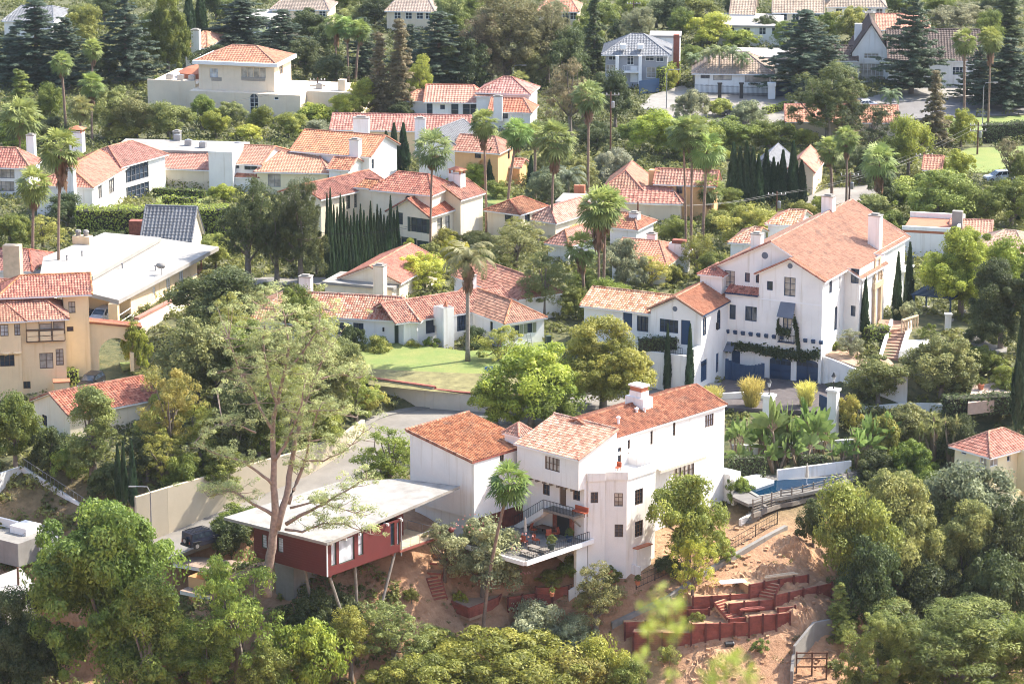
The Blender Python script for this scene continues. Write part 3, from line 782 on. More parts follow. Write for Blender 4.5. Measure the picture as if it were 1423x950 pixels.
# ---------------------------------------------------------------- the big white villa
def villa():
    h = House('white_villa', 'large white villa with broad salmon tile roof, dark blue garage doors and stone entrance', (1140,534), -3, -3, -26.5)
    ez = 9.75
    fr = DKBLUE
    # gable-fronted block in front
    h.block(-8.1, 0, 0, 6, -5, ez, WHITE, {0: [(1069.8,397,.75,1.1,'w',1,1),(1097.5,398.5,1.45,2.3,'w',2,3,CURT),(1094,447,1.15,2.2,'w',2,3,CURT),(1084,515,2.75,3.3,'G',2,4),(1121.5,518,2.75,3.3,'G',2,4)],
        1: [(1154.5,398,.95,1.7,'w',2,3,CURT),(1168,391,.8,1.7,'w',2,3,CURT),(1161.5,442,.95,3.0,'a',2,4,CURT)]}, {0: (.5, ez+2.2)}, fr, 'front_block')
    # lower storey carrying on to the left, below the pent roof
    h.block(-12.4, -8.1, 0, 8, -5, 7.0, WHITE, {0: [(1018,433.5,.8,1.8,'w',1,1),(1043.5,436,1.5,1.8,'w',2,1),(1022.5,496.5,1.1,1.7,'d',1,2),(1055.5,509,.95,2.6,'o')]}, {}, fr, 'side_block')
    h.planes([[(-12.4,-.35,7.0),(-8.1,-.35,7.0),(-8.1,1.5,7.7),(-12.4,1.5,7.7)]], T_RED, .15, .3, .4, (), DKBLUE)
    # tall main body with the broad roof
    h.poly([(-14.2,1.2),(-8.1,1.2),(0,5.9),(0,7.3),(1.9,7.3),(1.9,16),(.35,16),(.35,27.6),(-14.2,27.6)], -3, ez+.0, WHITE,
        {0: [(1014,388,1.35,2.1,'w',2,3,CURT),(1038.5,385.5,.65,1.15,'w',1,1),(1053,387,.5,1.1,'w',1,1)],
         2: [(1188,383,1.0,1.9,'w',2,2),(1185.5,432,.6,1.3,'w',1,1)], 3: [(1188,383,1.0,1.9,'w',2,2),(1185.5,432,.6,1.3,'w',1,1)],
         4: [(1216,390,.8,2.6,'w',2,4,CURT),(1217,427,1.15,5.0,'o'),(1233,390,1.05,4.6,'a',2,6)],
         6: [(1272,397,1.5,5.6,'a',2,6),(1266,345,.7,2.0,'w',1,3)]}, fr, 'main_walls')
    gb = MB(); gb.poly([(-14.2,1.2,ez),(0,1.2,ez),(-7.1,1.2,ez+3.6)]); h.part('gable_wall', gb, WHITE); gb = MB(); gb.poly([(-14.2,27.6,ez),(.35,27.6,ez),(-7.1,27.6,ez+3.6)]); h.part('gable_wall', gb, WHITE)
    s = .515; R0 = ez+3.72; xr = -7.1
    zx = lambda x: R0-s*abs(x-xr)
    xe, xb, xl = .45, 2.35, -14.7
    pl = [[(xe,.85,zx(xe)),(xe,7.0,zx(xe)),(xr,7.0,R0),(xr,.85,R0)],
          [(xb,7.0,zx(xb)),(xb,16.3,zx(xb)),(xr,16.3,R0),(xr,7.0,R0)],
          [(.8,16.3,zx(.8)),(.8,28.1,zx(.8)),(xr,28.1,R0),(xr,16.3,R0)],
          [(xl,28.1,zx(xl)),(xl,.85,zx(xl)),(xr,.85,R0),(xr,28.1,R0)]]
    A = (xr,.85,R0); B = (xr,28.1,R0)
    h.planes(pl, T_SALMON, .2, .28, .36, [(A,B),(B,(.8,28.1,zx(.8))),(A,(xl,.85,zx(xl)))], WTRIM)
    x1 = -4.1; r1 = zx(x1)
    h.planes([[(xe,-.4,zx(xe)),(xe,.84,zx(xe)),(x1,.84,r1),(x1,-.4,r1)], [(-8.55,5.5,r1-s*4.45),(-8.55,-.4,r1-s*4.45),(x1,-.4,r1),(x1,5.5,r1)]], T_SALMON, .2, .28, .36,
             [((x1,-.4,r1),(xe,-.4,zx(xe))),((x1,-.4,r1),(-8.55,-.4,r1-s*4.45))], WTRIM)
    U, Z = (1,0,0), (0,0,1)
    vt = MB(); a, zc = h.hit((-8.1,0),(0,0),1098,369.5); vt.disc((-8.1+a,-.02,zc), U, Z, .33); h.part('round_vent', vt, SHADEGREY); vt = MB()
    a, zc = h.hit((-14.2,1.2),(0,1.2),1063,355); vt.disc((-14.2+a,1.18,zc), U, Z, .42)
    h.part('round_vent', vt, SHADEGREY)
    # string course, corbel row, grey canvas shade and climbing vine over the garages
    h.bx('string_course', -8.12, .03, -.03, -.002, 6.55, 6.7, WTRIM)
    for k in range(13):
        if 8 <= k <= 9: continue
        x = -12.2+k*1.0; cb = MB(); cb.box(x, x+.42, -.35, -.003, 2.15, 2.42); cb.box(x, x+.42, -.2, -.003, 1.95, 2.149); h.part('corbel', cb, DKBLUE)
    a, zc = h.hit((-8.1,0),(0,0),1095,430)
    ax = -8.1+a
    aw = MB(); q = [(ax-.95,-.02,zc+.9),(ax+.95,-.02,zc+.9),(ax+1.05,-1.0,zc-.75),(ax-1.05,-1.0,zc-.75)]
    slab(aw, q, .04); h.part('window_shade', aw, SHADEGREY)
    railing(h, 'window_balcony', [(ax-1.0,-.02,zc-3.9),(ax-1.0,-.5,zc-3.9),(ax+1.0,-.5,zc-3.9),(ax+1.0,-.02,zc-3.9)], .9, BLACKM, .2)
    h.bx('balcony_floor', ax-1.05, ax+1.05, -.55, -.003, zc-4.0, zc-3.9, DKBLUE)
    q = [(-12.35,-.02,.9),(-10.9,-.02,.9),(-10.9,-1.2,0),(-12.35,-1.2,0)]; m2 = MB(); slab(m2, q, .04); h.part('door_awning', m2, SHADEGREY)
    # blue gates across the service court
    gt = MB()
    for i in range(12):
        x = -11.0+i*.42; e = abs(i-5.5)/5.5; gt.box(x, x+.40, -3.05, -2.95, -3.0, -.9+.5*e*e)
    h.part('court_gate', gt, DKBLUE)
    # stone doorway
    st = MB(); a, zc = h.hit((1.9,7.3),(1.9,16),1217,427); y = 7.3+a
    for sgn in (-1, 1): st.box(1.902, 2.25, y+sgn*1.05-.28, y+sgn*1.05+.28, zc-2.6, zc+3.0); st.box(1.902, 2.05, y+sgn*.78-.2, y+sgn*.78+.2, zc+3.3, zc+6.2)
    st.box(1.902, 2.3, y-1.5, y+1.5, zc+2.55, zc+3.3); st.box(1.902, 2.1, y-1.0, y+1.0, zc+6.0, zc+6.3)
    for sgn in (-1, 1): st.lathe((2.1, y+sgn*1.2, zc+3.3), [(.18,0),(.1,.3),(.2,.6),(.05,1.2)], 8)
    h.part('stone_portal', st, STONE)
    # chimneys
    cx, cy = .2, 18.6
    h.chimney(cx-.6, cy, 8.6, 13.9, 1.5, 1.1, WHITE); h.chimney(-7.5, 21.0, 12.5, 15.2, 1.5, 1.1, WHITE); h.chimney(-9.2, 1.9, 11, 14.0, 1.3, 1.0, WHITE)
    # end balcony
    h.bx('end_balcony', .36, 1.3, 24.8, 28.6, 5.6, 5.85, WTRIM); railing(h, 'end_railing', [(1.2,24.9,5.85),(1.2,28.5,5.85)], 1.0, BLACKM, .25)
    h.bx('balcony_column', .9, 1.2, 28.1, 28.4, -1, 5.6, WTRIM)
    # little tiled bay at the upper left
    h.block(-15.7, -12.9, .0, 3.4, 0, 8.9, WHITE, name='stair_bay'); h.roof(-15.7, -12.9, 0, 3.4, 8.95, .9, 'y', (1.5, 1.5), .3, T_RED, .3, .4)
    # left wing over the drive
    wx1, wx0, wy0, wy1 = -12.05, -18.6, -8.0, 3
    we = 6.0
    h.block(wx0, wx1, wy0, wy1, -6, we, WHITE, {0: [(937.5,429.5,.1,.1),(892,450,1.5,1.9,'w',3,2),(929.5,453,2.4,1.6,'w',4,2),(952.5,462,1.2,3.0,'d',1,3)],
        1: [(979,453,1.15,2.4,'a',2,4,CURT),(999,444,1.15,2.5,'a',2,4),(978,515,2.1,2.6,'g',2,4),(997,504,.9,2.4,'d',1,2)]}, {0: (.5, we+1.7)}, fr, 'left_wing')
    h.roof(wx0, wx1, wy0, wy1, we+.05, 1.75, 'y', (0,0), .35, T_SALMON, .3, .4, trim=DKBLUE)
    v2 = MB(); a, zc = h.hit((wx0,wy0),(wx1,wy0),938,429); v2.disc((wx0+a,wy0-.02,zc), U, Z, .32); h.part('round_vent', v2, SHADEGREY)
    h.bx('wall_lantern', wx1+.01, wx1+.3, -3.6, -3.3, 3.2, 4.0, BLACKM)
    # low wing beyond it
    h.block(-28, wx0, -6.6, 0, -4, 5.1, WHITE, {0: [(872,446,1.2,2.2,'d',1,2),(893,450,1.5,1.9,'w',3,2)]}, {}, fr, 'low_wing')
    h.roof(-28, wx0+3, -6.6, 0, 5.15, 1.5, 'x', (0,0), .4, T_PALE, .32, .42)
    # retaining wall of the courtyard, then the garden wall of the terrace
    h.bx('court_wall', -23, wx1+.02, -10.4, -10.0, -7, 1.4, WHITE); h.bx('court_floor', -23, wx1, -10, -8, .4, .9, CONC); h.bx('court_return', wx1-.4, wx1+.021, -9.99, -8.01, -7, 2.2, WHITE)
    railing(h, 'court_railing', [(-22.5,-10.1,1.4),(-13.5,-10.1,1.4)], .8, BLACKM, .3)
    return h
VL = villa()
# ---------------------------------------------------------------- the red house on stilts
def red_house():
    h = House('stilt_house', 'dark red board-clad house on stilts with a wide white flat roof', (455,801), -6.0, -6.0, -40)
    z0, z1 = -6.0, -2.5
    h.block(-10.25, 0, 0, 10.9, z0, z1, SIDINGRED, {0: [(367,752,.7,1.5,'w',1,1,BLIND),(389.5,757,.8,1.6,'w',1,1,BLIND)],
       1: [(464,769,.75,2.5,'w',1,1,BLIND),(482,764,2.3,2.5,'w',1,1,BLIND),(501.5,756,.75,2.3,'w',1,2,BLIND),(545.5,742,.6,2.4,'w',1,1),(559,739,1.6,2.4,'w',1,1,BLIND)]}, {}, DKGREEN)
    lines = MB()
    for k in range(1, 14):
        z = z0+k*.26
        lines.box(-10.25, .012, -.014, -.002, z, z+.02); 
    h.part('clapboards', lines, SIDINGRED)
    h.block(-7.2, -3.2, 10.92, 15.0, z0, z1, SIDINGRED, {1: [(570,735,.8,2.4,'d',1,2)]}, {}, DKGREEN, 'rear_walls')
    h.bx('corner_board', -.06, .05, -.05, .06, z0, z1, WTRIM)
    pts = [(.65,-.65),(-13.3,-1.2),(-12.2,14.7),(-7.5,19.2),(-.6,21.0)]
    mb = MB(); zt = lambda p: z1+.35+.055*max(0, p[1]-9)
    n = len(pts)
    mb.v = [(p[0],p[1],zt(p)) for p in pts]+[(p[0],p[1],zt(p)-.3) for p in pts]
    mb.f = [tuple(range(n-1,-1,-1)), tuple(range(n,2*n))]+[(i,(i+1)%n,n+(i+1)%n,n+i) for i in range(n)]
    h.part('roof', mb, FLATR2)
    for k in range(6): h.bx('rafter_end', -.4, .3, .4+k*2.1, .55+k*2.1, z1-.25, z1-.02, WTRIM)
    # deck at the far end
    h.bx('deck', -4.5, 0, 10.92, 16.9, z0-.2, z0+.02, WOODRED); h.bx('deck_boards', -4.4, -.12, 11.0, 16.8, z0+.02, z0+.06, STONE)
    railing(h, 'deck_railing', [(-.05,11.1,z0),(-.05,16.8,z0),(-4.2,16.8,z0)], 1.05, METAL, 1.4)
    h.bx('deck_post', -.2, 0, 16.7, 16.9, z0-.2, z0+1.2, WOODRED); h.bx('roof_post', -.14, -.02, 11.1, 11.22, z0-.6, z1+.1, METAL)
    for (x, y, dx, dy) in ((-.6,.8,2.2,2.2),(-3.8,.7,1.2,.6),(-.5,4.6,.0,.4),(-.4,10.6,1.0,-5.0)):
        a = Vector((x, y, z0)); W = h.W(x+dx, y+dy); gz = g1(*W)
        m = MB(); m.tube([(x,y,z0), (x+dx,y+dy,gz-.6)], .16, 8); h.part('stilt', m, WOODGR)
    h.bx('floor_beam', -10.4, -.2, .6, .85, z0-.3, z0-.002, WOODRED); h.bx('floor_beam', -10.4, -.2, 9.9, 10.15, z0-.3, z0-.002, WOODRED)
    h.bx('floor_beam', -.8, -.55, .9, 9.8, z0-.3, z0-.002, WOODRED)
    h.bx('foundation', -10.2, -7.6, 3, 10.8, -14, z0-.003, CONC)
    return h
RH = red_house()
# ---------------------------------------------------------------- the low white house on the lawn
def lawn_house():
    h = House('lawn_house', 'low white house with angled red barrel tile wings facing a sloping lawn', (700,450), 3, -1, -57)
    ez = 3.0; fr = DKGREEN; h.shut = SAGE
    h.block(-13, -.25, .35, 6.0, -2.5, ez, WHITE, {0: [(683,453.5,.6,1.2,'w',1,2)], 1: [(718.5,458.5,.75,1.2,'s',1,2),(736.5,455.5,.75,1.2,'s',1,2)]}, {}, fr, 'right_wing')
    h.roof(-13, -.25, .35, 6.0, ez+.03, 1.75, 'x', (0, 3.2), .3, T_RED, .32, .42)
    # middle wing
    h.block(-14, -7.5, -9.5, .4, -2.5, ez, WHITE, {1: [(598,452,1.3,2.0,'w',1,1),(642,448.5,1.4,2.0,'w',3,3)]}, {}, DKBLUE, 'middle_wing')
    h.roof(-14, -7.5, -10.5, 6.2, ez+.04, 1.7, 'y', (0,0), .3, T_RED, .32, .42)
    h.block(-6.65, -5.0, -5.4, -3.9, -2.5, 4.6, WHITE, name='front_chimney')
    h.block(-7.49, -6.7, -5.3, -4.0, 2, 4.4, WHITE, name='chimney_neck')
    h.part('chimney_tile', MB().lathe((-5.8,-4.6,4.6),[(.35,.002),(.2,.3),(.05,.7)],6), TERRAC)
    h.chimney(-11.6, 2.6, 3.5, 6.4, 1.4, .9, WHITE)
    # left wing, turned towards the viewer: its own frame
    k = House('w', 'x', (578,447), ez, -1, -13); 
    bpy.data.objects.remove(k.root); k.root = h.root
    def conv(o):
        o.rotation_euler = (0,0,k.a-h.a); c, s = math.cos(-h.a), math.sin(-h.a); dx, dy = k.o[0]-h.o[0], k.o[1]-h.o[1]
        o.location = (dx*c-dy*s, dx*s+dy*c, 0)
    before = set(h.root.children)
    k.block(-14.2, 0, .4, 7.5, -2.5, ez, WHITE, {0: [(475.5,456.5,.8,1.5,'s',1,2),(498,457,1.3,1.5,'w',2,2),(555,463,1.25,2.9,'a',4,1,DKGREEN)]}, {}, fr, 'left_wing')
    k.roof(-16, .2, .4, 7.5, ez+.03, 1.9, 'x', (0, 3.4), .35, T_PALE, .32, .42)
    k.block(-22, -14.2, -2.6, 6, -2.5, ez-.3, WHITE, name='far_wing'); k.roof(-22, -14.2, -2.6, 6, ez-.27, 1.7, 'y', (2.5,0), .35, T_PALE, .32, .42)
    k.chimney(-15.3, 5.2, 3.5, 6.6, 1.5, 1.1, WHITE)
    for x in (-4.15, -1.7): k.bx('wall_lamp', x-.1, x+.1, .2, .38, 1.5, 2.0, BLACKM)
    for o in set(h.root.children)-before: conv(o)
    # rear wing behind
    h.block(-24, -9, 8, 14.5, -2, 3.2, WHITE, name='rear_wing'); h.roof(-24, -9, 8, 14.5, 3.25, 1.9, 'x', (0,3), .3, T_RED, .34, .44)
    return h
LH = lawn_house()
# ---------------------------------------------------------------- flat-roofed yellow house on the left
def flat_house():
    h = House('flat_roof_house', 'pale orange house with a wide white flat roof, carport and satellite dish', (165,418), 3.6, 0, -14)
    PE = PEACH
    L = lambda px, py, z: h.L(px, py, z)
    lo = [L(165,417,3.6), L(304,343,3.6), L(224,331,3.6), L(129,385,3.6), L(95,400,3.6)]
    hi = [L(129,384,4.2), L(224,330,4.2), L(145,323,4.2), L(60,357,4.2), L(56,380,4.2)]
    for q, z in ((lo, 3.6), (hi, 4.2)):
        m = MB(); m.prism(q, z-.5, z); h.part('roof', m, FLATR)
        c = sum(a for a, b in q)/5, sum(b for a, b in q)/5
    B = lo[1][1]
    h.poly([(-.35,5.0),(-.2,B-2.5),(-6.5,B-2.5),(-6.5,5.0)], -2, 3.09, PE, {0: [(214,405.5,1.0,1.25,'w',2,1,CURT),(234,398.5,1.5,2.4,'w',2,1,CURT),(252,388.5,1.5,2.3,'w',2,1,CURT)]}, WTRIM)
    m = MB(); m.poly([(-6.5,4.9,-2),(-.35,4.9,-2),(-.35,4.9,3.09),(-6.5,4.9,3.09)])
    h.bx('carport_pier', -1.5, -.3, .25, .9, -1, 3.09, PE); h.bx('carport_wall', -6.9, -6.6, .3, 5, -2, 3.09, PE)
    for k in range(2): h.bx('carport_rail', -.36, -.3, .95, 4.95, .6+k*.9, .68+k*.9, WTRIM)
    h.bx('base_band', -.34, -.2, 5.0, B-2.5, .35, .5, WTRIM)
    ua, ub = hi[4], hi[0]
    h.poly([(hi[4][0]+.4,hi[4][1]+.5),(hi[0][0]-.2,hi[0][1]+.6),(hi[1][0]-.4,hi[1][1]-.5),(hi[2][0],hi[2][1]-1),(hi[3][0]+.4,hi[3][1])], -2, 3.69, PE, {0: [(77,388,.5,.9,'w',1,1),(103,394,3.4,1.7,'w',1,1)]}, WTRIM, 'rear_walls')
    # far end deck
    h.bx('deck', -5, -.3, B-2.4, B-.2, .2, .4, WOODBR); railing(h, 'deck_railing', [(-.3,B-2.4,.4),(-.3,B-.2,.4),(-5,B-.2,.4)], 1.0, WOODBR, .25); h.bx('deck_post', -.45, -.3, B-.4, B-.25, .4, 3.09, WOODBR)
    # roof furniture
    for px, py in ((93,358),(114,352),(170,369),(216,372)):
        x, y = L(px, py+4, 3.6 if px > 150 else 4.2); h.part('roof_vent', MB().lathe((x,y,3.6 if px > 150 else 4.2),[(.09,0),(.09,.6),(.15,.62),(.15,.72)],8), GREYTRIM)
    x, y = L(225,382,3.6)
    ds = MB(); ds.tube([(x,y,3.6),(x,y,4.5)], .05); 
    n0 = len(ds.v)
    for i in range(5):
        r = .16*i; 
        for k in range(14):
            t = 2*math.pi*k/14; ds.v.append((x+r*math.cos(t)-.06*i*i*.2, y-.25+.05*i*i*.5-.1*r*math.sin(t), 4.75+r*.62*math.sin(t)))
    for i in range(4):
        for k in range(14): ds.f.append((n0+i*14+k, n0+i*14+(k+1)%14, n0+(i+1)*14+(k+1)%14, n0+(i+1)*14+k))
    ds.tube([(x,y-.2,4.6),(x+.35,y-.9,4.7)], .03); h.part('satellite_dish', ds, CONC)
    x, y = L(115,338,4.2); h.chimney(x, y, 4.2, 5.2, 2.4, 1.3, PE, 'none'); 
    for e in (-.6, .5): h.part('chimney_pot', MB().lathe((x+e,y,5.2),[(.35,.002),(.35,.5),(.45,.52),(.3,.8)],10), CONC)
    return h
FH = flat_house()
# ---------------------------------------------------------------- cream house with an arch over the drive
def arch_house():
    h = House('arched_drive_house', 'tall cream house with scalloped ledge and an arched wing over its drive', (90,440), 5.6, -5, 10)
    fr = BROWNTRIM
    ez = 5.6; z0 = -8
    x0 = h.L(0,450,ez)[0]-4
    S = lambda x, y, py: h.z_at(x, y, py)
    # main block: broad front towards the viewer
    h.block(x0, -5.2, -.5, 8, z0, ez, WARMCREAM, {0: [(6,459,.95,1.4,'w',2,3,BLIND),(25.5,458,.95,1.4,'w',2,3,BLIND),(45,456,.95,1.5,'w',2,3,BLIND),(10,501,1.7,1.4,'w',3,2)]}, {}, fr)
    h.block(-5.18, 0, -.1, 7.5, z0, ez-.05, WARMCREAM, {0: [(64.5,501,1.6,1.9,'w',2,2,CURT),(33,535,1.6,.9,'w',2,1),(83,496,.9,2.0,'w',2,4,CURT),(64,458,1.5,1.5,'w',1,1,CURT),(83,455,1.5,1.5,'w',1,1,CURT)]}, {}, fr, 'bay_walls')
    h.roof(x0, -5.0, -.5, 8, ez, 1.7, 'x', (0,3), .5, T_RED, .34, .44); h.roof(-9, 0, -.1, 7.5, ez-.02, 1.8, 'x', (0,3.2), .5, T_RED, .34, .44)
    # scalloped ledge
    m = MB()
    for k in range(6):
        x = -5.7-k*1.35; m.lathe((x,-.55,1.55),[(.05,-.25),(.5,.0),(.55,.12),(.3,.2)],10)
    h.part('scalloped_ledge', m, WARMCREAM)
    # timber balcony front
    m = MB(); m.box(-4.6,-.1,-.45,-.103,2.75,2.85); m.box(-4.6,-.1,-.45,-.103,4.15,4.25)
    for k in range(4): m.box(-4.6+k*1.5,-4.52+k*1.5,-.45,-.38,2.85,5.4)
    h.part('balcony', m, BROWNTRIM)
    pn = MB()
    for k in range(3):
        for r in range(2): pn.box(-4.45+k*1.5,-3.2+k*1.5,-.44,-.39,2.9+r*.62,3.42+r*.62)
    h.part('balcony_panel', pn, WARMCREAM)
    # tower right of the bay
    tx = 3.0
    h.block(.02, tx, 3.6, 9, z0, 7.6, WARMCREAM, {0: [(100,427,.8,1.4,'w',2,2,CURT),(97.5,457,.8,.6,'w',1,1)]}, {}, fr, 'tower')
    h.roof(-7.5, tx, 3.0, 9, 7.65, 1.7, 'x', (3,0), .4, T_RED, .34, .44)
    # arched wing over the drive, turned a little away
    a0 = h.L(117,480,0)
    W = 5.9
    y0 = 4.4
    mb = MB(); mb.mat = WARMCREAM
    h.wall(mb, (tx+.02,y0), (tx+W,y0), z0, 3.0, gable=[(0,3.9)])
    mb2 = MB(); mb2.mat = WARMCREAM
    ac, ar, sp = tx+3.0, 1.95, 1.0-2.0       # arch centre, radius, springing
    sp = -.3
    pts = [(ac+ar*math.cos(math.pi*i/16), sp+ar*math.sin(math.pi*i/16)) for i in range(17)]
    for yy in (y0, y0+1.2):
        P = lambda x, z: (x, yy, z)
        mb2.poly([P(tx+.02,z0),P(ac-ar,z0),P(ac-ar,sp),P(tx+.02,sp)]); mb2.poly([P(ac+ar,z0),P(tx+W,z0),P(tx+W,sp),P(ac+ar,sp)])
        for i in range(16):
            q, r = pts[i], pts[i+1]
            top = lambda x: 3.0+.9*(1-(x-tx)/W)
            mb2.poly([P(*q), P(q[0],top(q[0])), P(r[0],top(r[0])), P(*r)])
        mb2.poly([P(tx+.02,sp),P(ac-ar,sp),P(ac-ar,top(ac-ar)),P(tx+.02,top(tx))]); mb2.poly([P(ac+ar,sp),P(tx+W,sp),P(tx+W,3.0),P(ac+ar,top(ac+ar))])
    for i in range(16):
        q, r = pts[i], pts[i+1]; mb2.poly([(q[0],y0,q[1]),(r[0],y0,r[1]),(r[0],y0+1.2,r[1]),(q[0],y0+1.2,q[1])])
    mb2.box(tx+W-.05,tx+W,y0+.003,y0+1.195,z0,3.0); mb2.box(ac-ar-.02,ac-ar,y0+.003,y0+1.195,z0,sp); mb2.box(ac+ar,ac+ar+.02,y0+.003,y0+1.195,z0,sp)
    h.part('arched_wing', mb2, WARMCREAM)
    A, B, C, D = (tx,y0-.25,3.85),(tx+W+.3,y0-.25,2.95),(tx+W+.3,y0+1.6,2.95),(tx,y0+1.6,3.85)
    h.planes([[A,B,C,D]], T_SALMON, .2, .32, .42, [(A,B)], WOODRED)
    h.bx('entry_pier', ac+ar-.25, ac+ar+.2, y0-1.2, y0-.01, z0, 0, WARMCREAM)
    h.bx('bin_wall', -1.6, .2, -2.0, -.6, z0, -1.9, WARMCREAM); h.bx('bin_wall_cap', -1.7, .3, -2.1, -.55, -1.89, -1.75, TERRAC)
    h.bx('back_wall', -14, -.5, 10, 12, z0, 5.2, WARMCREAM)
    return h
AH = arch_house()
# ---------------------------------------------------------------- the houses beyond
def wing(h, near, left, right, ze, ang, mat, rmat, **kw):
    """a wing of house h standing at its own angle"""
    k = rect_house('w', 'x', near, left, right, ze, h.zb, ang, mat, rmat, **kw)
    for o in list(k.root.children):
        o.parent = h.root; o.rotation_euler = (0,0,k.a-h.a); c, s = math.cos(-h.a), math.sin(-h.a); dx, dy = k.o[0]-h.o[0], k.o[1]-h.o[1]
        o.location = (dx*c-dy*s, dx*s+dy*c, 0)
    bpy.data.objects.remove(k.root)
    k.root = h.root
    k.off = True
    return k
def wfix(h, k, o):
    o.rotation_euler = (0,0,k.a-h.a); c, s = math.cos(-h.a), math.sin(-h.a); dx, dy = k.o[0]-h.o[0], k.o[1]-h.o[1]
    o.location = (dx*c-dy*s, dx*s+dy*c, 0); return o
def chim(h, px, py, z1, z0, w=1.0, d=.8, mat=None, cap='slab'):
    """chimney whose top centre shows at pixel px, py"""
    x, y = h.L(px, py, z1); return h.chimney(x, y, z0, z1, w, d, mat, cap)
DK = DKGREEN
# centre house with cypress row
h = rect_house('spanish_house', 'rambling white house with red tile wings, tiled chimney and a row of cypresses in front', (596,300), (549,290), (697,286), 5.4, 0, -33, CREAM, T_RED, 2.0, 'y', (0,0), .4,
    {0: [(582,313,2.6,2.0,'s',3,2),(556,302,.9,2.0,'w',1,2),(568,341,2.6,2.2,'g',3,3),(590,346,2.6,2.2,'g',3,3)], 1: [(611,317,1.2,2.8,'w',1,3,CURT),(622,313.5,1.1,2.7,'w',1,3,CURT),(635,307.5,1.1,1.6,'w',1,2),(664,304.5,1.3,1.5,'w',1,2),(679,303,1.0,1.4,'w',1,2),(687,303,1.0,1.5,'w',1,2)]}, DK, .36, .46)
wing(h, (722,297), (690,287), (757,286), 4.6, -33, CREAM, T_RED, rise=1.3, axis='y', hip=(2,2), over=.4, wins={0: [(707,301,1.3,1.5,'w',2,2)], 1: [(733,300,1.3,2.0,'w',1,2),(749,297,1.2,2.0,'w',1,2,CURT)]}, frame=DK, cw=.36, rh=.46)
wing(h, (599,270), (537,255), (642,258), 8.0, -25, CREAM, T_RED, rise=1.9, axis='x', hip=(2.5,2.5), over=.4, wins={0: [(567,276,.9,.8,'a',1,1)]}, frame=DK, cw=.36, rh=.46)
wing(h, (640,277), (600,268), (690,270), 6.8, -33, CREAM, T_RED, rise=1.6, axis='y', hip=(0,0), over=.3, cw=.36, rh=.46)
wing(h, (446,276), (433,257), (541,256), 6.2, -40, CREAM, T_RED, rise=1.4, axis='y', hip=(0,0), over=.4, wins={1: [(484,281,.8,1.9,'w',3,5,CURT),(495,279,.8,1.9,'w',3,5,CURT)]}, frame=DK, cw=.36, rh=.46)
wing(h, (528,262), (500,257), (539,257), 6.8, -25, CREAM, T_RED, rise=.9, axis='x', hip=(1,1), over=.3, wins={0: [(535,282,.8,1.6,'w',1,2)]}, frame=DK, cw=.36, rh=.46)
chim(h, 635, 241, 9.6, 6, 2.0, 1.2, WHITE, 'tile')
# big-windowed house on the left
h = rect_house('gallery_house', 'white house with red tile roofs and tall gridded gallery windows above a hedge', (128,260), (62,250), (166,231), 5.2, -1, -12, WHITE, T_SALMON, 2.2, 'y', (3,0), .3,
    {1: [(139,263,1.6,2.8,'w',2,4,CURT),(155,253,2.4,3.4,'w',3,4,CURT)]}, GREYTRIM, .4, .5)
wing(h, (168,231), (120,219), (213,212), 5.6, -30, WHITE, T_OLD, rise=2.0, axis='y', hip=(3,3), over=.4, wins={1: [(189,239,6.2,2.6,'w',6,3),(190,268,6.2,2.4,'w',6,3)]}, frame=GREYTRIM, cw=.4, rh=.5)
wing(h, (40,232), (-45,226), (62,222), 4.8, -8, WHITE, T_RED, rise=2.2, axis='x', hip=(0,3), over=.4, wins={0: [(8,240,2.6,1.7,'w',4,2,CURT),(8,259,2.6,1.5,'w',4,2,CURT)]}, frame=GREYTRIM, cw=.4, rh=.5)
chim(h, 107, 184, 8.0, 5, 2.0, 1.4, WHITE, 'tile'); chim(h, 43, 188, 7.4, 4, 1.2, 1.0, WHITE); chim(h, 97, 236, 8, 0, 1.4, 1.1, WHITE)
# long tile house with roof terrace
h = rect_house('terrace_house', 'long low house mixing salmon tile roofs with a flat roof terrace of air units', (294,236), (212,226), (306,214), 3.2, 0, -12, CREAM, T_SALMON, 1.5, 'x', (3,3), .4, {}, GREYTRIM, .42, .5)
wing(h, (330,214), (168,201), (342,200), 4.6, -8, WHITE, FLATR2, flat=True, over=.1)
wing(h, (323,214), (295,209), (335,203), 6.2, -10, WHITE, WHITE, flat=True, over=.05)
wing(h, (362,229), (314,223), (397,208), 4.4, -14, WHITE, T_SALMON, rise=1.6, axis='x', hip=(0,0), over=.3, wins={0: [(328,231,1.0,.7,'w',1,1),(336,232,1.0,.7,'w',1,1),(344,233,1.0,.7,'w',1,1),(353,233,1.0,.7,'w',1,1)]}, frame=GREYTRIM, cw=.42, rh=.5)
wing(h, (358,247), (309,240), (366,238), 2.6, -12, WHITE, T_RED, rise=.9, axis='x', over=.2, cw=.42, rh=.5)
k = wing(h, (455,240), (359,236), (488,216), 3.6, -6, PALEY, T_SALMON, rise=1.7, axis='x', hip=(3,3), over=.4, wins={0: [(381,251,1.9,1.9,'w',2,2,CURT),(393,252,1.0,1.8,'w',1,2,CURT)]}, frame=GREYTRIM, cw=.42, rh=.5)
for px, py in ((247,190),(262,197),(282,200),(330,201),(437,211)):
    x, y = h.L(px, py+5, 4.9); h.ac(x, y, 4.9)
chim(h, 246, 183, 6, 4, 1.1, 1.0, CONC)
h = rect_house('gabled_house', 'white two storey house with broad salmon roof and tall white chimney between other tile roofs', (513,217), (436,197), (531,199), 5.6, 0, -22, WHITE, T_SALMON, 2.2, 'x', (0,0), .4, {0: [(470,206,1,1.2,'w',2,2)], 1: [(518,228,.9,1.5,'w',1,2)]}, GREYTRIM, .42, .5)
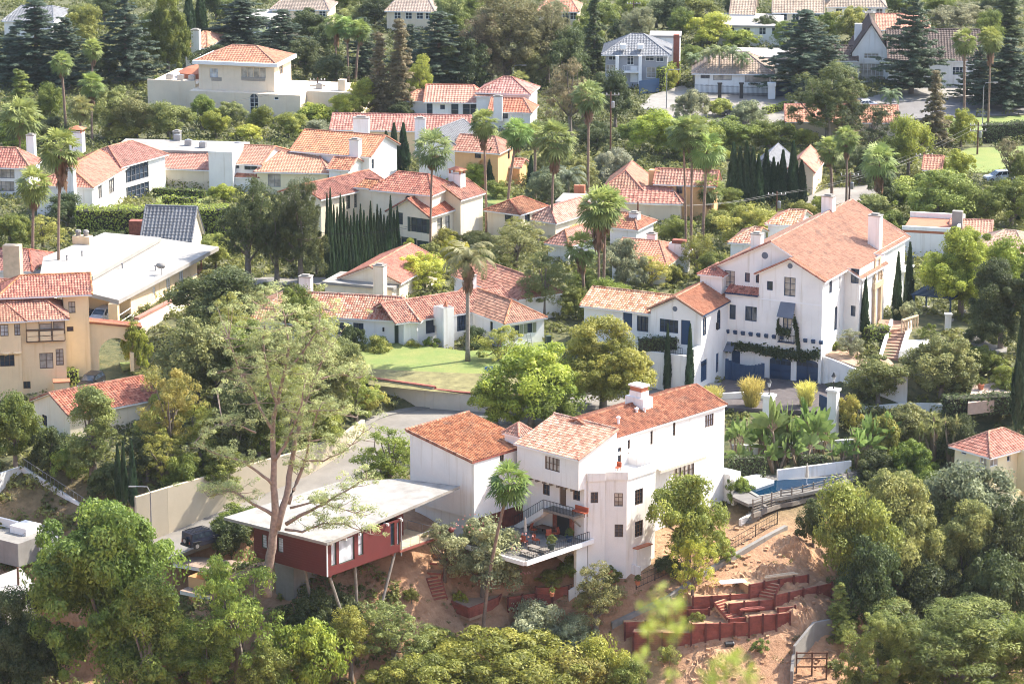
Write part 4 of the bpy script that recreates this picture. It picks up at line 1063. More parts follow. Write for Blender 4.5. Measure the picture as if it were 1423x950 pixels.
wing(h, (484,236), (470,228), (500,226), 4.4, -20, WHITE, T_RED, rise=1.2, axis='x', over=.3, cw=.42, rh=.5)
chim(h, 494, 194, 8, 0, 1.5, 1.2, WHITE)
h = rect_house('yellow_row_house', 'long pale yellow house under one straight weathered tile roof with white chimney', (648,182), (472,166), (660,171), 4.6, 0, -5, PEACH, T_OLD, 1.8, 'x', (0,0), .4, {}, GREYTRIM, .45, .55)
chim(h, 584, 165, 8.5, 3, 1.6, 1.2, WHITE); chim(h, 502, 164, 8, 3, 2.4, 1.2, WHITE)
h = rect_house('grey_roof_house', 'white two storey house with a grey slate gable beside the orange house', (632,200), (602,188), (648,185), 6.2, 0, -25, WHITE, T_GREY, 2.0, 'y', (0,0), .4, {0: [(622,199,1,1.4,'w',2,2)], 1: [(640,197,.9,1.6,'w',2,2),(640,215,.9,1.6,'w',2,2)]}, GREYTRIM, .5, .5)
h = rect_house('orange_house', 'orange stucco house with arched doorway behind the tall palms', (692,212), (648,200), (724,202), 5.6, 0, -20, ORANGE, T_OLD, 1.7, 'x', (0,2), .4, {0: [(672,232,1.6,2.2,'o'),(664,214,1,1.3,'w',2,2)], 1: [(707,214,.9,1.6,'w',1,2)]}, BROWNTRIM, .45, .55)
wing(h, (722,232), (690,228), (735,225), 2.6, -15, ORANGE, T_OLD, rise=.8, axis='x', over=.3, cw=.45, rh=.55)
# white tile villa in the distance
h = rect_house('white_tile_villa', 'distant white villa with clustered salmon hip roofs above a green hedge', (664,142), (592,141), (690,129), 3.8, 0, -4, WHITE, T_SALMON, 2.0, 'x', (0,1.5), .4,
    {0: [(597,152,1.0,2.4,'w',1,2),(615,149,.8,.8,'w',1,1),(632,152,1.2,2.6,'w',1,2),(648,150,1.2,2.6,'w',1,2),(658,150,1.1,2.4,'w',1,2)]}, GREYTRIM, .5, .6)
wing(h, (606,140), (565,138), (610,131), 3.6, -4, WHITE, T_SALMON, rise=1.2, axis='x', hip=(2,0), over=.4, cw=.5, rh=.6)
wing(h, (735,130), (668,124), (766,121), 5.6, -12, WHITE, T_OLD, rise=2.0, axis='x', hip=(4,4), over=.4, wins={0: [(747,140,.9,2.2,'a',1,2)], 1: [(747,140,.9,2.2,'a',1,2)]}, frame=GREYTRIM, cw=.5, rh=.6)
wing(h, (694,134), (664,131), (704,127), 5.0, -8, WHITE, T_SALMON, rise=1.0, axis='x', hip=(2,2), over=.3, cw=.5, rh=.6)
wing(h, (737,156), (683,152), (749,147), 3.4, -10, WHITE, T_SALMON, rise=1.7, axis='x', hip=(0,2), over=.3, wins={0: [(700,160,1.4,1.2,'w',2,1)]}, frame=GREYTRIM, cw=.5, rh=.6)
chim(h, 692, 134, 6, 2, 1.4, 1.0, WHITE)
# grey colonial
h = rect_house('colonial_house', 'grey two storey colonial house with white columns and brick chimney', (927,75), (842,72), (946,62), 6.4, 0, -4, GREYW, T_GREY, 2.6, 'x', (5,5), .7,
    {0: [(851,77,1.3,1.8,'w',2,2),(876,81,1.2,2.4,'w',2,3),(882,81,1.2,2.4,'w',2,3),(903,78,1.5,1.8,'w',2,2),(917,79,1.3,1.8,'w',2,2),(849,97,2.2,1.7,'w',3,2,CURT),(881,103,1.3,2.9,'d',1,2),(908,101,2.4,1.9,'w',3,2,CURT)]}, WTRIM, .5, .5)
for px in (858, 890):
    a = h.hit((-h.A,0),(0,0),px,80)[0]-h.A; h.bx('column', a-.28, a+.28, -1.5, -.95, 0, 6.2, WTRIM)
a0 = h.hit((-h.A,0),(0,0),866,80)[0]-h.A; a1 = h.hit((-h.A,0),(0,0),890,80)[0]-h.A
h.bx('balcony_floor', a0, a1, -1.4, -.02, 3.2, 3.4, WTRIM); railing(h, 'balcony_railing', [(a0,-1.3,3.4),(a1,-1.3,3.4)], 1.0, WTRIM, .3)
for px in (866, 890): x, y = h.L(px, 63, 7.8); h.part('roof_vent', MB().box(x-.5,x+.5,y-.5,y+.5,7.2,8.0), WTRIM)
chim(h, 940, 48, 9.0, 0, 1.0, 1.4, BRICK, 'none'); 
wing(h, (945,52), (905,46), (955,46), 7.2, -4, WHITE, FLATR, flat=True, over=.2)
# taupe bungalow and tudor
h = rect_house('taupe_bungalow', 'low white bungalow with taupe hip roof behind feathery palms and gate posts', (1072,102), (966,97), (1096,86), 3.6, 0, -4, WHITE, T_TAUPE, 2.6, 'x', (5,5), .6,
    {0: [(1004,104,3.2,2.0,'w',2,1,CURT),(1052,107,4.2,2.0,'w',6,1,CURT),(980,103,1.6,1.6,'w',2,1),(1030,106,1.4,2.3,'d',1,2)]}, GREYTRIM, .5, .6)
wing(h, (1107,82), (1018,69), (1118,70), 4.2, -5, WHITE, FLATR, flat=True, over=.3)
h = rect_house('tudor_house', 'white steep gabled house with dark brown roof and slim white chimney', (1236,74), (1184,73), (1262,60), 5.2, 0, -4, WHITE, T_BROWN, 5.2, 'y', (0,0), .3,
    {0: [(1211,75,2.6,1.7,'w',4,2,CURT),(1211,101,4.4,3.2,'w',6,3,CURT)]}, WTRIM, .5, .5)
wing(h, (1362,84), (1234,77), (1385,68), 4.8, -3, WHITE, T_BROWN, rise=4.4, axis='x', over=.3, wins={0: [(1314,80,1.3,1.3,'w',2,2),(1340,82,1.3,1.3,'w',2,2),(1333,99,2.4,1.5,'w',4,2)]}, frame=WTRIM, cw=.5, rh=.5)
chim(h, 1193, 33, 9.4, 0, 1.3, 1.1, WHITE, 'none')
wing(h, (1190,84), (1160,80), (1200,75), 4.0, -4, WHITE, T_BROWN, rise=2, axis='x', over=.3, cw=.5, rh=.5)
h = rect_house('low_tile_house', 'low house with a long coral tile roof half hidden by dark pines', (1246,170), (1094,165), (1268,156), 3.2, 0, -3, BEIGE, T_SALMON, 1.9, 'x', (0,0), .4, {}, GREYTRIM, .45, .55)
h = rect_house('orange_gable_house', 'orange stucco house with salmon gable roof and square orange chimney by cypresses', (992,257), (921,243), (1018,250), 5.6, 0, -12, ORANGE, T_SALMON, 1.6, 'x', (0,0), .4, {0: [(1000,265,.9,1.5,'w',2,2),(944,262,.9,1.5,'w',2,2)]}, BROWNTRIM, .45, .55)
chim(h, 910, 236, 7.0, 0, 1.6, 1.2, ORANGE, 'none')
h = rect_house('peach_roof_house', 'pale house under a pinkish fan shaped tile roof beside the orange house', (892,264), (842,258), (908,247), 4.6, 0, -10, BEIGE, T_SALMON, 2.2, 'y', (3,0), .4, {}, GREYTRIM, .45, .55)
h = rect_house('striped_roof_house', 'low house with ribbed weathered tile roof in front of the peach roofed one', (945,282), (851,270), (962,270), 3.4, 0, -8, BEIGE, T_OLD, 1.6, 'x', (0,2), .4, {}, GREYTRIM, .6, .55)
# beige deco villa
h = House('deco_villa', 'beige flat roofed villa with a tile hipped upper storey and arched window', (381,92), 8.8, 0, -14)
A = -h.L(277,87,8.8)[0]; Bq = h.L(403,80,8.8)[1]
h.block(-A, 0, 0, Bq, 4.4, 8.7, BEIGE, {0: [(297,102,1.6,1.7,'w',2,2,BLIND),(352,101,4.4,1.8,'w',4,1,CURT)], 1: [(391,96,2.0,1.8,'w',2,2)]}, {}, BEIGE)
h.bx('fascia', -A-.8, .8, -.8, Bq+.8, 8.72, 9.3, WTRIM); h.roof(-A, 0, 0, Bq, 9.35, 1.9, 'x', (5,5), .5, T_SALMON, .5, .6)
for c, w in ((301,1.8),(352,4.2)):
    gr = MB(); a, zc = h.hit((-A,0),(0,0),c,110)
    for k in range(5): gr.box(-A+a-w/2, -A+a+w/2, -.06, -.003, zc-.3+k*.13, zc-.24+k*.13)
    h.part('grille', gr, GREYTRIM)
x0, y0 = h.L(200,103,5.2); x1, y1 = h.L(462,116,4.6)
h.block(-A-1, x1-2, -2.0, Bq+3, -2, 4.42, BEIGE, {0: [(353,144,1.5,4.2,'a',2,5),(384,137,.8,.5,'w',1,1)]}, {}, WTRIM, 'base_walls', top=True)
h.block(-A-9.5, -A-1.02, 1, Bq+7, -2, 4.9, BEIGE, name='left_annex', top=True); h.bx('parapet', -A-9.5, -A-1.02, 1, 1.3, 4.902, 5.5, BEIGE)
h.block(x1-1.98, x1+6, 1.5, Bq+2, -2, 4.6, BEIGE, name='right_annex', top=True)
h.bx('stair_pier', x1+3, x1+4.2, 3, 4.2, 4.602, 6.4, BEIGE)
for dx in (-3, -5, -7): h.ac(-A+dx, 5, 4.92)
h.ac(x1-.5, 4, 4.62)
h.part('round_roof', MB().lathe((-A-3.6, 9, 4.92), [(2.8,0),(2.8,.8),(3.1,.85),(1.6,1.6),(.2,2.0)], 18), TERRAC)
# roofs in the middle distance
h = rect_house('salmon_roof_house', 'half hidden house with salmon roof, grey flat roof and cream chimney behind the lawn house', (555,392), (462,392), (592,360), 2.8, 0, -20, CREAM, T_SALMON, 1.8, 'y', (0,0), .4, {}, GREYTRIM, .36, .46)
wing(h, (545,402), (455,392), (560,388), 2.2, -20, CREAM, FLATR2, flat=True, over=.3); chim(h, 528, 369, 5.6, 0, 1.4, 1.2, CREAM)
h = rect_house('hip_roof_cottage', 'small cottage with bright red hip roof behind palm trunks', (790,340), (767,334), (826,325), 3, 0, -35, WHITE, T_SALMON, 1.5, 'y', (2,2), .4, {}, GREYTRIM, .4, .5)
h = rect_house('old_tile_house', 'low house with faded tile roof among yellow green shrubs', (772,308), (748,300), (816,288), 3.4, 0, -35, CREAM, T_OLD, 1.6, 'y', (2,2), .4, {}, GREYTRIM, .4, .5)
h = rect_house('white_box_house', 'small white flat roofed house with terracotta chimney pots', (812,284), (778,279), (820,273), 3.6, 0, -12, WHITE, FLATR, flat=True, over=.3); 
for e in (802, 809): x, y = h.L(e, 262, 4.4); h.part('chimney', MB().box(x-.4,x+.4,y-.4,y+.4,3,4.9), TERRAC)
h = rect_house('bright_tile_house', 'house with bright red tile roof and wide white chimney beyond a twin trunk palm', (925,368), (866,352), (998,347), 3.0, 0, -20, WHITE, T_SALMON, 1.8, 'x', (0,3), .4, {0: [(893,368,1,1.3,'w',2,2)]}, GREYTRIM, .38, .48)
k = chim(h, 944, 338, 4.7, 1, 2.6, 1.2, WHITE, 'none'); chim(h, 906, 325, 4.8, 1, 1.2, 1.0, WHITE); x, y = h.L(944,338,4.7); h.bx('chimney_grille', x-.9,x+.9,y-.5,y+.5,4.702,5.2,BRICK)
h = rect_house('small_tile_house', 'little tile roofed house with a white chimney below a utility pole', (884,318), (855,311), (908,306), 3.4, 0, -25, WHITE, T_RED, 1.4, 'x', (0,2), .4, {}, GREYTRIM, .4, .5); chim(h, 882, 296, 5.0, 1, 1.3, 1.0, WHITE)
h = rect_house('pale_tile_house', 'white house with pale stepped tile roofs peeking over the villa roof', (1046,338), (1020,332), (1100,324), 5.4, 0, -18, WHITE, T_PALE, 1.3, 'x', (2.5,0), .35, {}, GREYTRIM, .36, .46)
wing(h, (1108,313), (1070,308), (1145,300), 6.6, -18, WHITE, T_PALE, rise=1.3, axis='x', hip=(2.5,0), over=.35, cw=.36, rh=.46)
h = rect_house('coral_terrace_house', 'house with a coral flat roof edged by a white parapet behind the villa', (1330,326), (1262,310), (1388,310), 3.8, 0, -14, WHITE, TERRAC, flat=True, over=0)
h.bx('parapet', -h.A-.1, .1, -.1, .35, 4.105, 4.6, WHITE); h.bx('parapet', -h.A-.1, .1, h.B-.35, h.B+.1, 4.105, 4.8, WHITE); h.bx('parapet', -.25, .1, .36, h.B-.36, 4.105, 4.6, WHITE); chim(h, 1331, 293, 6.2, 3, 1.4, 1.0, CONC, 'none')
wing(h, (1375,326), (1322,324), (1395,312), 3.4, -10, WHITE, T_SALMON, rise=1.2, axis='x', over=.3, cw=.4, rh=.5)
h = rect_house('tan_roof_house', 'house with a wide plain tan shingle roof at the right edge', (1432,362), (1361,338), (1490,335), 4.2, 0, -22, BEIGE, T_TAN, 2.2, 'x', (4,4), .5, {}, GREYTRIM, .4, .4)
for px, py in ((1385,338),(1400,334),(1415,330)): x, y = h.L(px, py, 5.3); h.part('roof_vent', MB().lathe((x,y,4.6),[(.1,0),(.1,.9),(.16,.92),(.16,1.0)],8), METAL)
h = rect_house('grey_gable_house', 'grey gabled house standing behind the dense cypress group', (1088,240), (1048,230), (1104,222), 3.8, 0, -14, GREYW, T_GREY, 2.2, 'y', (0,0), .4, {}, WTRIM, .5, .5)
h = rect_house('coral_gable_house', 'small house with coral roof right of the dense cypress group', (1130,238), (1098,231), (1148,222), 3.6, 0, -14, BEIGE, T_SALMON, 1.9, 'y', (0,0), .4, {}, GREYTRIM, .45, .55)
h = rect_house('peach_shed_house', 'tiny peach house with salmon roof among bright trees and poles', (1306,236), (1286,231), (1322,226), 3.2, 0, -12, PEACH, T_SALMON, 1.5, 'x', (0,0), .3, {}, GREYTRIM, .45, .55)
h = rect_house('slate_gable_house', 'steep grey slate gable with red brick chimney behind the white flat roof', (263,338), (200,334), (277,322), 2.6, 0, -8, BEIGE, T_GREY, 4.2, 'x', (0,0), .3, {}, GREYTRIM, .5, .5)
chim(h, 190, 306, 4.4, 0, 1.9, 1.4, BRICK, 'none')
h = rect_house('edge_tile_house', 'white house with red tile roof and fluted stone chimney at the left edge', (42,376), (-45,370), (62,352), 3.0, 0, -8, WHITE, T_RED, 1.6, 'x', (0,2), .4, {}, GREYTRIM, .38, .48)
chim(h, 17, 340, 7.0, 0, 2.2, 1.4, STONE, 'none'); wing(h, (105,400), (30,380), (118,372), 2.4, -14, WHITE, FLATR2, flat=True, over=.3)
h = rect_house('salmon_edge_house', 'flat faced house with pinkish salmon roof in the left corner beside the white flat roof', (62,410), (-35,404), (74,396), 4.2, 0, -6, WHITE, T_SALMON, 1.2, 'x', (0,2), .3, {}, GREYTRIM, .38, .48)
h = rect_house('tile_cottage', 'cream cottage with one red gable roof below the arched drive', (97,576), (33,558), (219,552), -.9, -4.6, -52, CREAM, T_RED, 1.7, 'y', (0,0), .35,
    {0: [(62,584,1.1,1.3,'w',2,3)], 1: [(186,612,.9,1.8,'d',1,2),(172,606,.8,1.4,'w',1,2)]}, BROWNTRIM, .34, .44)
h = rect_house('pale_yellow_house', 'pale yellow house with faded hip roof beside the wooded slope', (1376,632), (1331,617), (1448,618), -2.2, -9, -50, PALEY, T_OLD, 1.6, 'y', (3,3), .5,
    {0: [(1339,626,.8,.9,'w',1,1),(1366,641,1.0,1.3,'w',2,1,CURT)], 1: [(1381,640,1.4,1.3,'w',2,1,CURT),(1384,669,.5,.6,'w',1,1),(1402,637,.6,.7,'w',1,1)]}, WTRIM, .4, .45)
h.block(.01, 1.6, 4.5, 10, -7, -2.3, PALEY, {0: [(1397,637,.7,.8,'w',1,1)]}, {}, WTRIM, 'side_bay')
# top edge of the picture
T = [('grey_roof_bungalow','grey roofed bungalow in the far corner behind a dark cedar',(72,30),(14,24),(86,14),4,-6,WHITE,T_GREY,1.8),
     ('pale_roof_bungalow','pale flat roofed bungalow between two dark cedars',(382,32),(333,24),(406,16),4,-6,WHITE,None,0),
     ('far_salmon_house','far house with salmon gable and white chimney beside tall twin cypresses',(286,66),(263,62),(296,50),4.4,-10,WHITE,T_SALMON,1.8),
     ('far_beige_house','far beige house with white windows at the top of the view',(455,14),(384,8),(482,4),5,-6,BEIGE,T_TAUPE,1.6),
     ('far_taupe_house','far taupe roofed house above the broad bluish cedar',(602,16),(540,12),(614,6),4,-5,BEIGE,T_TAUPE,1.8),
     ('far_coral_house','far coral roofed house behind the tall brownish eucalyptus',(802,16),(750,13),(815,6),4,-5,BEIGE,T_SALMON,1.8),
     ('far_grey_gable','far grey gabled house left of two small white ones',(1046,20),(1018,16),(1066,9),4.2,-8,BEIGE,T_TAUPE,2.4),
     ('far_pale_gables','far cream house with a row of pale gables at the top edge',(1142,18),(1076,14),(1158,7),4.4,-5,CREAM,T_TAUPE,2.4),
     ('far_white_flat','far white flat roofed building below the pale gables',(1086,38),(998,33),(1099,22),3.6,-5,WHITE,None,0),
     ('far_orange_roof','far house with orange tile roof and stone chimney behind the steep brown roof',(1292,42),(1204,39),(1306,28),4.2,-4,BEIGE,T_SALMON,2.0),
     ('far_white_wall_house','far white house at the top edge right of the little palms',(1230,10),(1150,8),(1240,2),5,-4,WHITE,T_TAUPE,1.6)]
for n, lab, p, l, r, ze, ang, m, rm, rise in T:
    cy = (p[1]+l[1])/2+8; w = p[0]-l[0]
    wn = {0: [(l[0]+w*f, cy, 1.3, 1.4, 'w', 2, 2) for f in (.2, .45, .7, .9)]}
    h = rect_house(n, lab, p, l, r, ze, 0, ang, m, rm or FLATR, rise, 'x', (2,2) if 'gable' not in n else (0,0), .4, wn, WTRIM, .55, .6, flat=rm is None)
    if n == 'far_salmon_house': chim(h, 272, 42, 8, 0, 1.5, 1.2, WHITE)
    if n == 'far_orange_roof': chim(h, 1209, 18, 8.5, 0, 1.8, 1.4, STONE)
# white terraced house in the lower left corner
h = House('white_terrace_house', 'white modern house with tall patio walls in the lower left corner', (32,704), -9.4, -10, -36)
zt = h.z_at(0,0,648)
h.bx('patio', 0, 9, -10, -.01, -12, -9.4, CONC); h.bx('patio_wall', -.3, -.01, -10, .3, -12, zt, WHITE)
w = MB(); w.v = [(0,0,-12),(9.5,0,-12),(9.5,0,zt-3.0),(0,0,zt),(0,.3,-12),(9.5,.3,-12),(9.5,.3,zt-3.0),(0,.3,zt)]; w.f = [(0,1,2,3),(4,7,6,5),(3,2,6,7),(0,3,7,4),(1,5,6,2)]; h.part('sloping_wall', w, WHITE)
x, y = h.L(36, 738, -9.4); h.bx('stair_wall', x-1.2, x+1.2, y-1.2, y+1.2, -18, -8.6, WHITE); h.bx('garden_parapet', x-7, x-1.21, y-.15, y+.15, -12, -8.5, WHITE); h.bx('side_block', x+1.21, x+3.6, y-.6, y+1.2, -18, -9.6, WHITE)
q = [h.L(a, b, -12) for a, b in ((-10,802),(28,788),(48,810),(8,840))]; m = MB(); m.prism(q, -17, -12); h.part('lower_roof', m, FLATR)
st = MB(); steps(st, (x-3.5, y-2.6, -12), (x-3.5, y-.4, -9.4), 2.0, 9); h.part('stair', st, WHITE); railing(h, 'railing', [(x-1.2,y-3.4,-12),(x+1.2,y-1.3,-10)], 1, METAL, .4)
railing(h, 'fence', [(.2,.15,zt),(9.4,.15,zt-3.0)], .9, METAL, .6)
# brown roofed stepped house below the red one
h = House('stepped_roof_house', 'brown flat roofed house with stepped white eaves half hidden by bright trees', (398,786), -10.2, -15, -36)
def sl(name, pix, z, th, mat, fascia):
    q = [h.L(a, b, z) for a, b in pix]; m = MB(); m.prism(q, z-.04, z); o = h.part(name, m, mat)
    m = MB(); m.prism([(x*1.0, y) for x, y in q], z-th, z-.042); h.part('fascia', m, fascia, o)
sl('roof', [(399,786),(367,804),(240,782),(258,771)], -10.2, .4, T_TAUPE and M('brown_gravel', (.30,.22,.17), .95, .2, .8), WTRIM)
sl('lower_roof', [(402,813),(352,842),(250,820),(290,800)], -11.8, .4, bpy.data.materials['brown_gravel'], WTRIM)
sl('canopy', [(409,842),(352,872),(300,862),(350,835)], -13.2, .4, FLATR2, WTRIM)
q = [h.L(a, b, -11.8) for a, b in ((395,816),(350,838),(262,815),(295,802))]; h.poly(q[::-1] if False else [q[2],q[1],q[0],q[3]], -18, -10.6, ORANGE, {1: [(372,850,1.6,1.6,'w',2,1,CURT)]}, WTRIM)
# ---------------------------------------------------------------- plants
def leafquads(C, N, size, rng, asp=.5, jit=.7, fold=False):
    n = len(C)
    N = N+rng.normal(0, jit, (n,3)); N /= np.linalg.norm(N, axis=1, keepdims=True)+1e-9
    T = np.cross(N, rng.normal(0, 1, (n,3))); T /= np.linalg.norm(T, axis=1, keepdims=True)+1e-9
    B = np.cross(N, T)
    s = (size*rng.uniform(.6, 1.35, n))[:,None]
    V = np.stack([C-T*s, C+B*s*asp, C+T*s, C-B*s*asp], 1).reshape(-1, 3)
    return V, np.arange(n*4).reshape(n, 4)
def unit(rng, n):
    v = rng.normal(0, 1, (n,3)); return v/np.linalg.norm(v, axis=1, keepdims=True)
def clump_leaves(P, Rr, per, leaf, rng, flat=.8, up=.25, asp=.5, jit=.55):
    """leaves on the outer shells of leaf clumps at P with radii Rr"""
    n = len(P)
    d = unit(rng, n*per); 
    d[:,2] = np.where(rng.random(n*per) < .35, np.abs(d[:,2]), d[:,2])
    r = np.repeat(Rr, per)[:,None]*rng.uniform(.35, 1.0, (n*per,1))**.6
    C = np.repeat(P, per, 0)+d*r*np.array([1,1,flat])
    N = d+np.array([0,0,up])
    V, Fq = leafquads(C, N, leaf, rng, asp, jit)
    # one tone per clump plus leaf noise
    t = np.clip(np.repeat(rng.normal(.5, .2, n), per)+rng.normal(0, .15, n*per), 0, 1)
    return V, Fq, t
def crown_mesh(name, seed, W=8, H=8, lobes=7, clumps=80, per=120, leaf=.22, cr=.95, prof='round', low=.22, flat=.8, asp=.5, inner=.72, up=.25):
    """crown between low*H and H. lobes give the uneven outline"""
    rng = np.random.default_rng(seed)
    R0 = W/2; zc = H*(1+low)/2; hz = H*(1-low)/2
    L = []
    for i in range(lobes):
        a = 2*math.pi*(i/lobes)+rng.uniform(-.5,.5); k = rng.uniform(-.75,.8)
        if prof == 'tall': rr = .36
        else: rr = .48
        rad = {'round': math.sqrt(max(.05,1-k*k)), 'tall': (1-.55*k)*.75, 'wide': math.sqrt(max(.05,1-k*k*.5)), 'bush': 1.0-.35*max(k,0)}[prof]
        q = rng.uniform(.35,.62)*rad
        L.append((q*R0*math.cos(a), q*R0*math.sin(a), zc+k*hz*(1-rr*.6), rr*R0*rng.uniform(.8,1.2), rr*hz*rng.uniform(.8,1.25)))
    L.append((0,0,zc+hz*.45,R0*.45,hz*.55)); L.append((0,0,zc,R0*.62,hz*.7))
    P = []; per_l = clumps/len(L)
    for (x,y,z,r,h) in L:
        m = int(per_l*(.6+.8*r/R0)) or 1
        d = unit(rng, m); d[:,2] = np.where(d[:,2] < -.55, -d[:,2], d[:,2])
        P.append(np.stack([x+d[:,0]*r, y+d[:,1]*r, z+d[:,2]*h], 1)*1)
    P = np.concatenate(P)
    ext = np.abs(P[:,:2]).max()+cr*.6
    P[:,:2] *= (R0-cr*.4)/max(ext-cr*.6, .1)
    P[:,2] = np.clip(P[:,2], low*H+cr*.3, None); P[:,2] *= (H-cr*.6)/P[:,2].max()
    for _ in range(4):
        hd = unit(rng, 1)[0]; hd[2] = abs(hd[2])*.6; Q = (P-np.array([0,0,zc]))/np.array([R0,R0,hz]); Q /= np.linalg.norm(Q, axis=1, keepdims=True)+1e-6
        P = P[(Q@(hd/np.linalg.norm(hd))) < rng.uniform(.91,.97)]
    Rr = cr*np.clip(rng.lognormal(-.15,.38,len(P)),.35,1.7)
    V, Fq, t = clump_leaves(P, Rr, per, leaf, rng, flat, up, asp)
    return npmesh(name, V, Fq, LEAF, t), P
def trunk_mesh(name, seed, H=8, r=.22, P=None, limbs=7, lean=.0, split=.3):
    rng = np.random.default_rng(seed+99); mb = MB()
    top = H*.62
    ln = rng.normal(0, .25, 2)
    pts = [(ln[0]*t*t+lean*t, ln[1]*t*t, top*t-.6*(t == 0)) for t in (0,.08,.3,.55,.8,1)]
    mb.tube(pts, [r*1.5, r*1.15, r*.95, r*.75, r*.5, r*.25], 8)
    if P is not None:
        idx = rng.choice(len(P), min(limbs, len(P)), replace=False)
        for i in idx:
            t = rng.uniform(split, .85); b = np.array([ln[0]*t*t+lean*t, ln[1]*t*t, top*t]); e = P[i]
            m = (b+e)/2+np.array([0,0,-.1*H*rng.random()+.03*H]); 
            mb.tube([b, (b*.6+m*.4), m, (m+e)/2+rng.normal(0,.15,3), e], [r*.5, r*.4, r*.3, r*.18, r*.07], 6)
    return mb.mesh(name, BARK, 0, True)
VARS = {}
def var(kind, i):
    """shared meshes of a kind: crown, trunk, nominal width and height"""
    k = (kind, i)
    if k in VARS: return VARS[k]
    s = hash(kind) % 1 + i*7+sum(map(ord, kind))
    W = 8.0
    tr = True
    if kind == 'round': H = 8; me, P = crown_mesh('crown', s, W, H, 9, 130, 230, .135, .9, 'round', .09)
    elif kind == 'big': W, H = 15.0, 15; me, P = crown_mesh('crown', s, W, H, 14, 330, 380, .165, 1.2, 'round', .06)
    elif kind == 'tall': H = 13; me, P = crown_mesh('crown', s, W, H, 10, 150, 220, .14, .95, 'tall', .07)
    elif kind == 'wide': W, H = 12.0, 7; me, P = crown_mesh('crown', s, W, H, 12, 190, 260, .12, .8, 'wide', .2, .6)
    elif kind == 'airy': H = 9; me, P = crown_mesh('crown', s, W, H, 9, 115, 120, .13, .7, 'round', .14, .7, .4)
    elif kind == 'bush': W, H = 6.0, 4.2; me, P = crown_mesh('foliage', s, W, H, 9, 110, 170, .125, .68, 'bush', .02)
    elif kind == 'shrub': W, H = 3.0, 2.4; me, P = crown_mesh('foliage', s, W, H, 6, 50, 100, .085, .4, 'bush', .03)
    elif kind == 'pine': W, H = 10.0, 11; me, P = crown_mesh('crown', s, W, H, 13, 300, 210, .135, .66, 'round', .08, .75, .25, up=.9)
    elif kind == 'euc': W, H = 10.0, 14; me, P = crown_mesh('crown', s, W, H, 15, 210, 190, .16, .85, 'round', .1, 1.1, .32, up=-.2)
    elif kind in ('cedar', 'conifer', 'redwood'):
        rng = np.random.default_rng(s)
        W, H = {'cedar': (11.0, 14), 'conifer': (7.0, 14), 'redwood': (5.0, 16)}[kind]
        R0 = W/2; Ps = []; Rs = []; lm = []
        tiers = {'cedar': 19, 'conifer': 20, 'redwood': 24}[kind]
        for t in range(tiers):
            f = (t+.5)/tiers; z = H*(.08+.9*f)
            rr = R0*{'cedar': (1-f**2.0)*.98+.07, 'conifer': (1-f)**.75+.04, 'redwood': (1-f)**.6+.05}[kind]
            nb = max(4, int({'cedar': 11, 'conifer': 9, 'redwood': 9}[kind]*(1-f*.5)))
            for b in range(nb):
                a = rng.uniform(0, 2*math.pi); ln = rr*rng.uniform(.6, 1.12)
                dz = {'cedar': .02, 'conifer': -.25, 'redwood': -.3}[kind]*ln+rng.normal(0, .25)
                lm.append(((0,0,z), (math.cos(a)*ln*.95, math.sin(a)*ln*.95, z+dz)))
                m = max(2, int(ln/.6))
                for q in range(m):
                    g = (q+.7)/m
                    Ps.append((math.cos(a)*ln*g+rng.normal(0,.2), math.sin(a)*ln*g+rng.normal(0,.2), z+dz*g*g+rng.normal(0,.06))); Rs.append(.62*rng.uniform(.6,1.2)*(1.15-.35*g))
        P = np.array(Ps); Rr = np.array(Rs)
        V, Fq, tt = clump_leaves(P, Rr, 105 if kind == 'cedar' else 90, .165, rng, .3 if kind == 'cedar' else .5, .8, .34, .35)
        me = npmesh('crown', V, Fq, LEAF, tt)
        mb = MB(); mb.tube([(0,0,-.6),(0,0,H*.3),(0,0,H*.7),(0,0,H*.97)], [.42,.33,.18,.03], 8)
        for a, b in lm[::2]: mb.tube([a, b], [.07,.02], 5, False)
        VARS[k] = (me, mb.mesh('trunk', BARK, 0, True), W, H); return VARS[k]
    elif kind == 'cypress':
        rng = np.random.default_rng(s); W, H = 1.7, 10.0
        n = 5200; z = rng.uniform(0, 1, n)**.9; a = rng.uniform(0, 2*math.pi, n)
        pr = np.minimum(1, (z+.06)*5)**.6*np.minimum(1, (1.02-z)*1.35)**.75
        bump = 1+.16*np.sin(a*3+z*9+s)+.1*np.sin(a*5-z*17)
        rr = W/2*pr*bump*rng.uniform(.72, 1.0, n)
        C = np.stack([rr*np.cos(a), rr*np.sin(a), z*H], 1); N = np.stack([np.cos(a), np.sin(a), np.full(n,.25)], 1)
        T = np.stack([.15*np.cos(a), .15*np.sin(a), np.ones(n)], 1)+rng.normal(0,.18,(n,3)); N = N+rng.normal(0,.3,(n,3))
        B = np.cross(N, T); B /= np.linalg.norm(B,axis=1,keepdims=True); sz = (.26*rng.uniform(.6,1.3,n))[:,None]
        V = np.stack([C-T*sz, C+B*sz*.32, C+T*sz, C-B*sz*.32],1).reshape(-1,3)
        me = npmesh('crown', V, np.arange(n*4).reshape(n,4), LEAF, np.clip(rng.normal(.45,.2,n),0,1))
        VARS[k] = (me, MB().tube([(0,0,-.4),(0,0,H*.9)],[.16,.03],7).mesh('trunk', BARK, 0, True), W, H); return VARS[k]
    elif kind == 'bamboo':
        rng = np.random.default_rng(s); W, H = 3.0, 4.0; n = 1900
        a = rng.uniform(0,2*math.pi,n); q = rng.uniform(0,1,n)**.5; z = rng.uniform(.05,1,n)
        rr = q*W/2*(.35+.75*z*(1+.2*np.sin(a*4)))
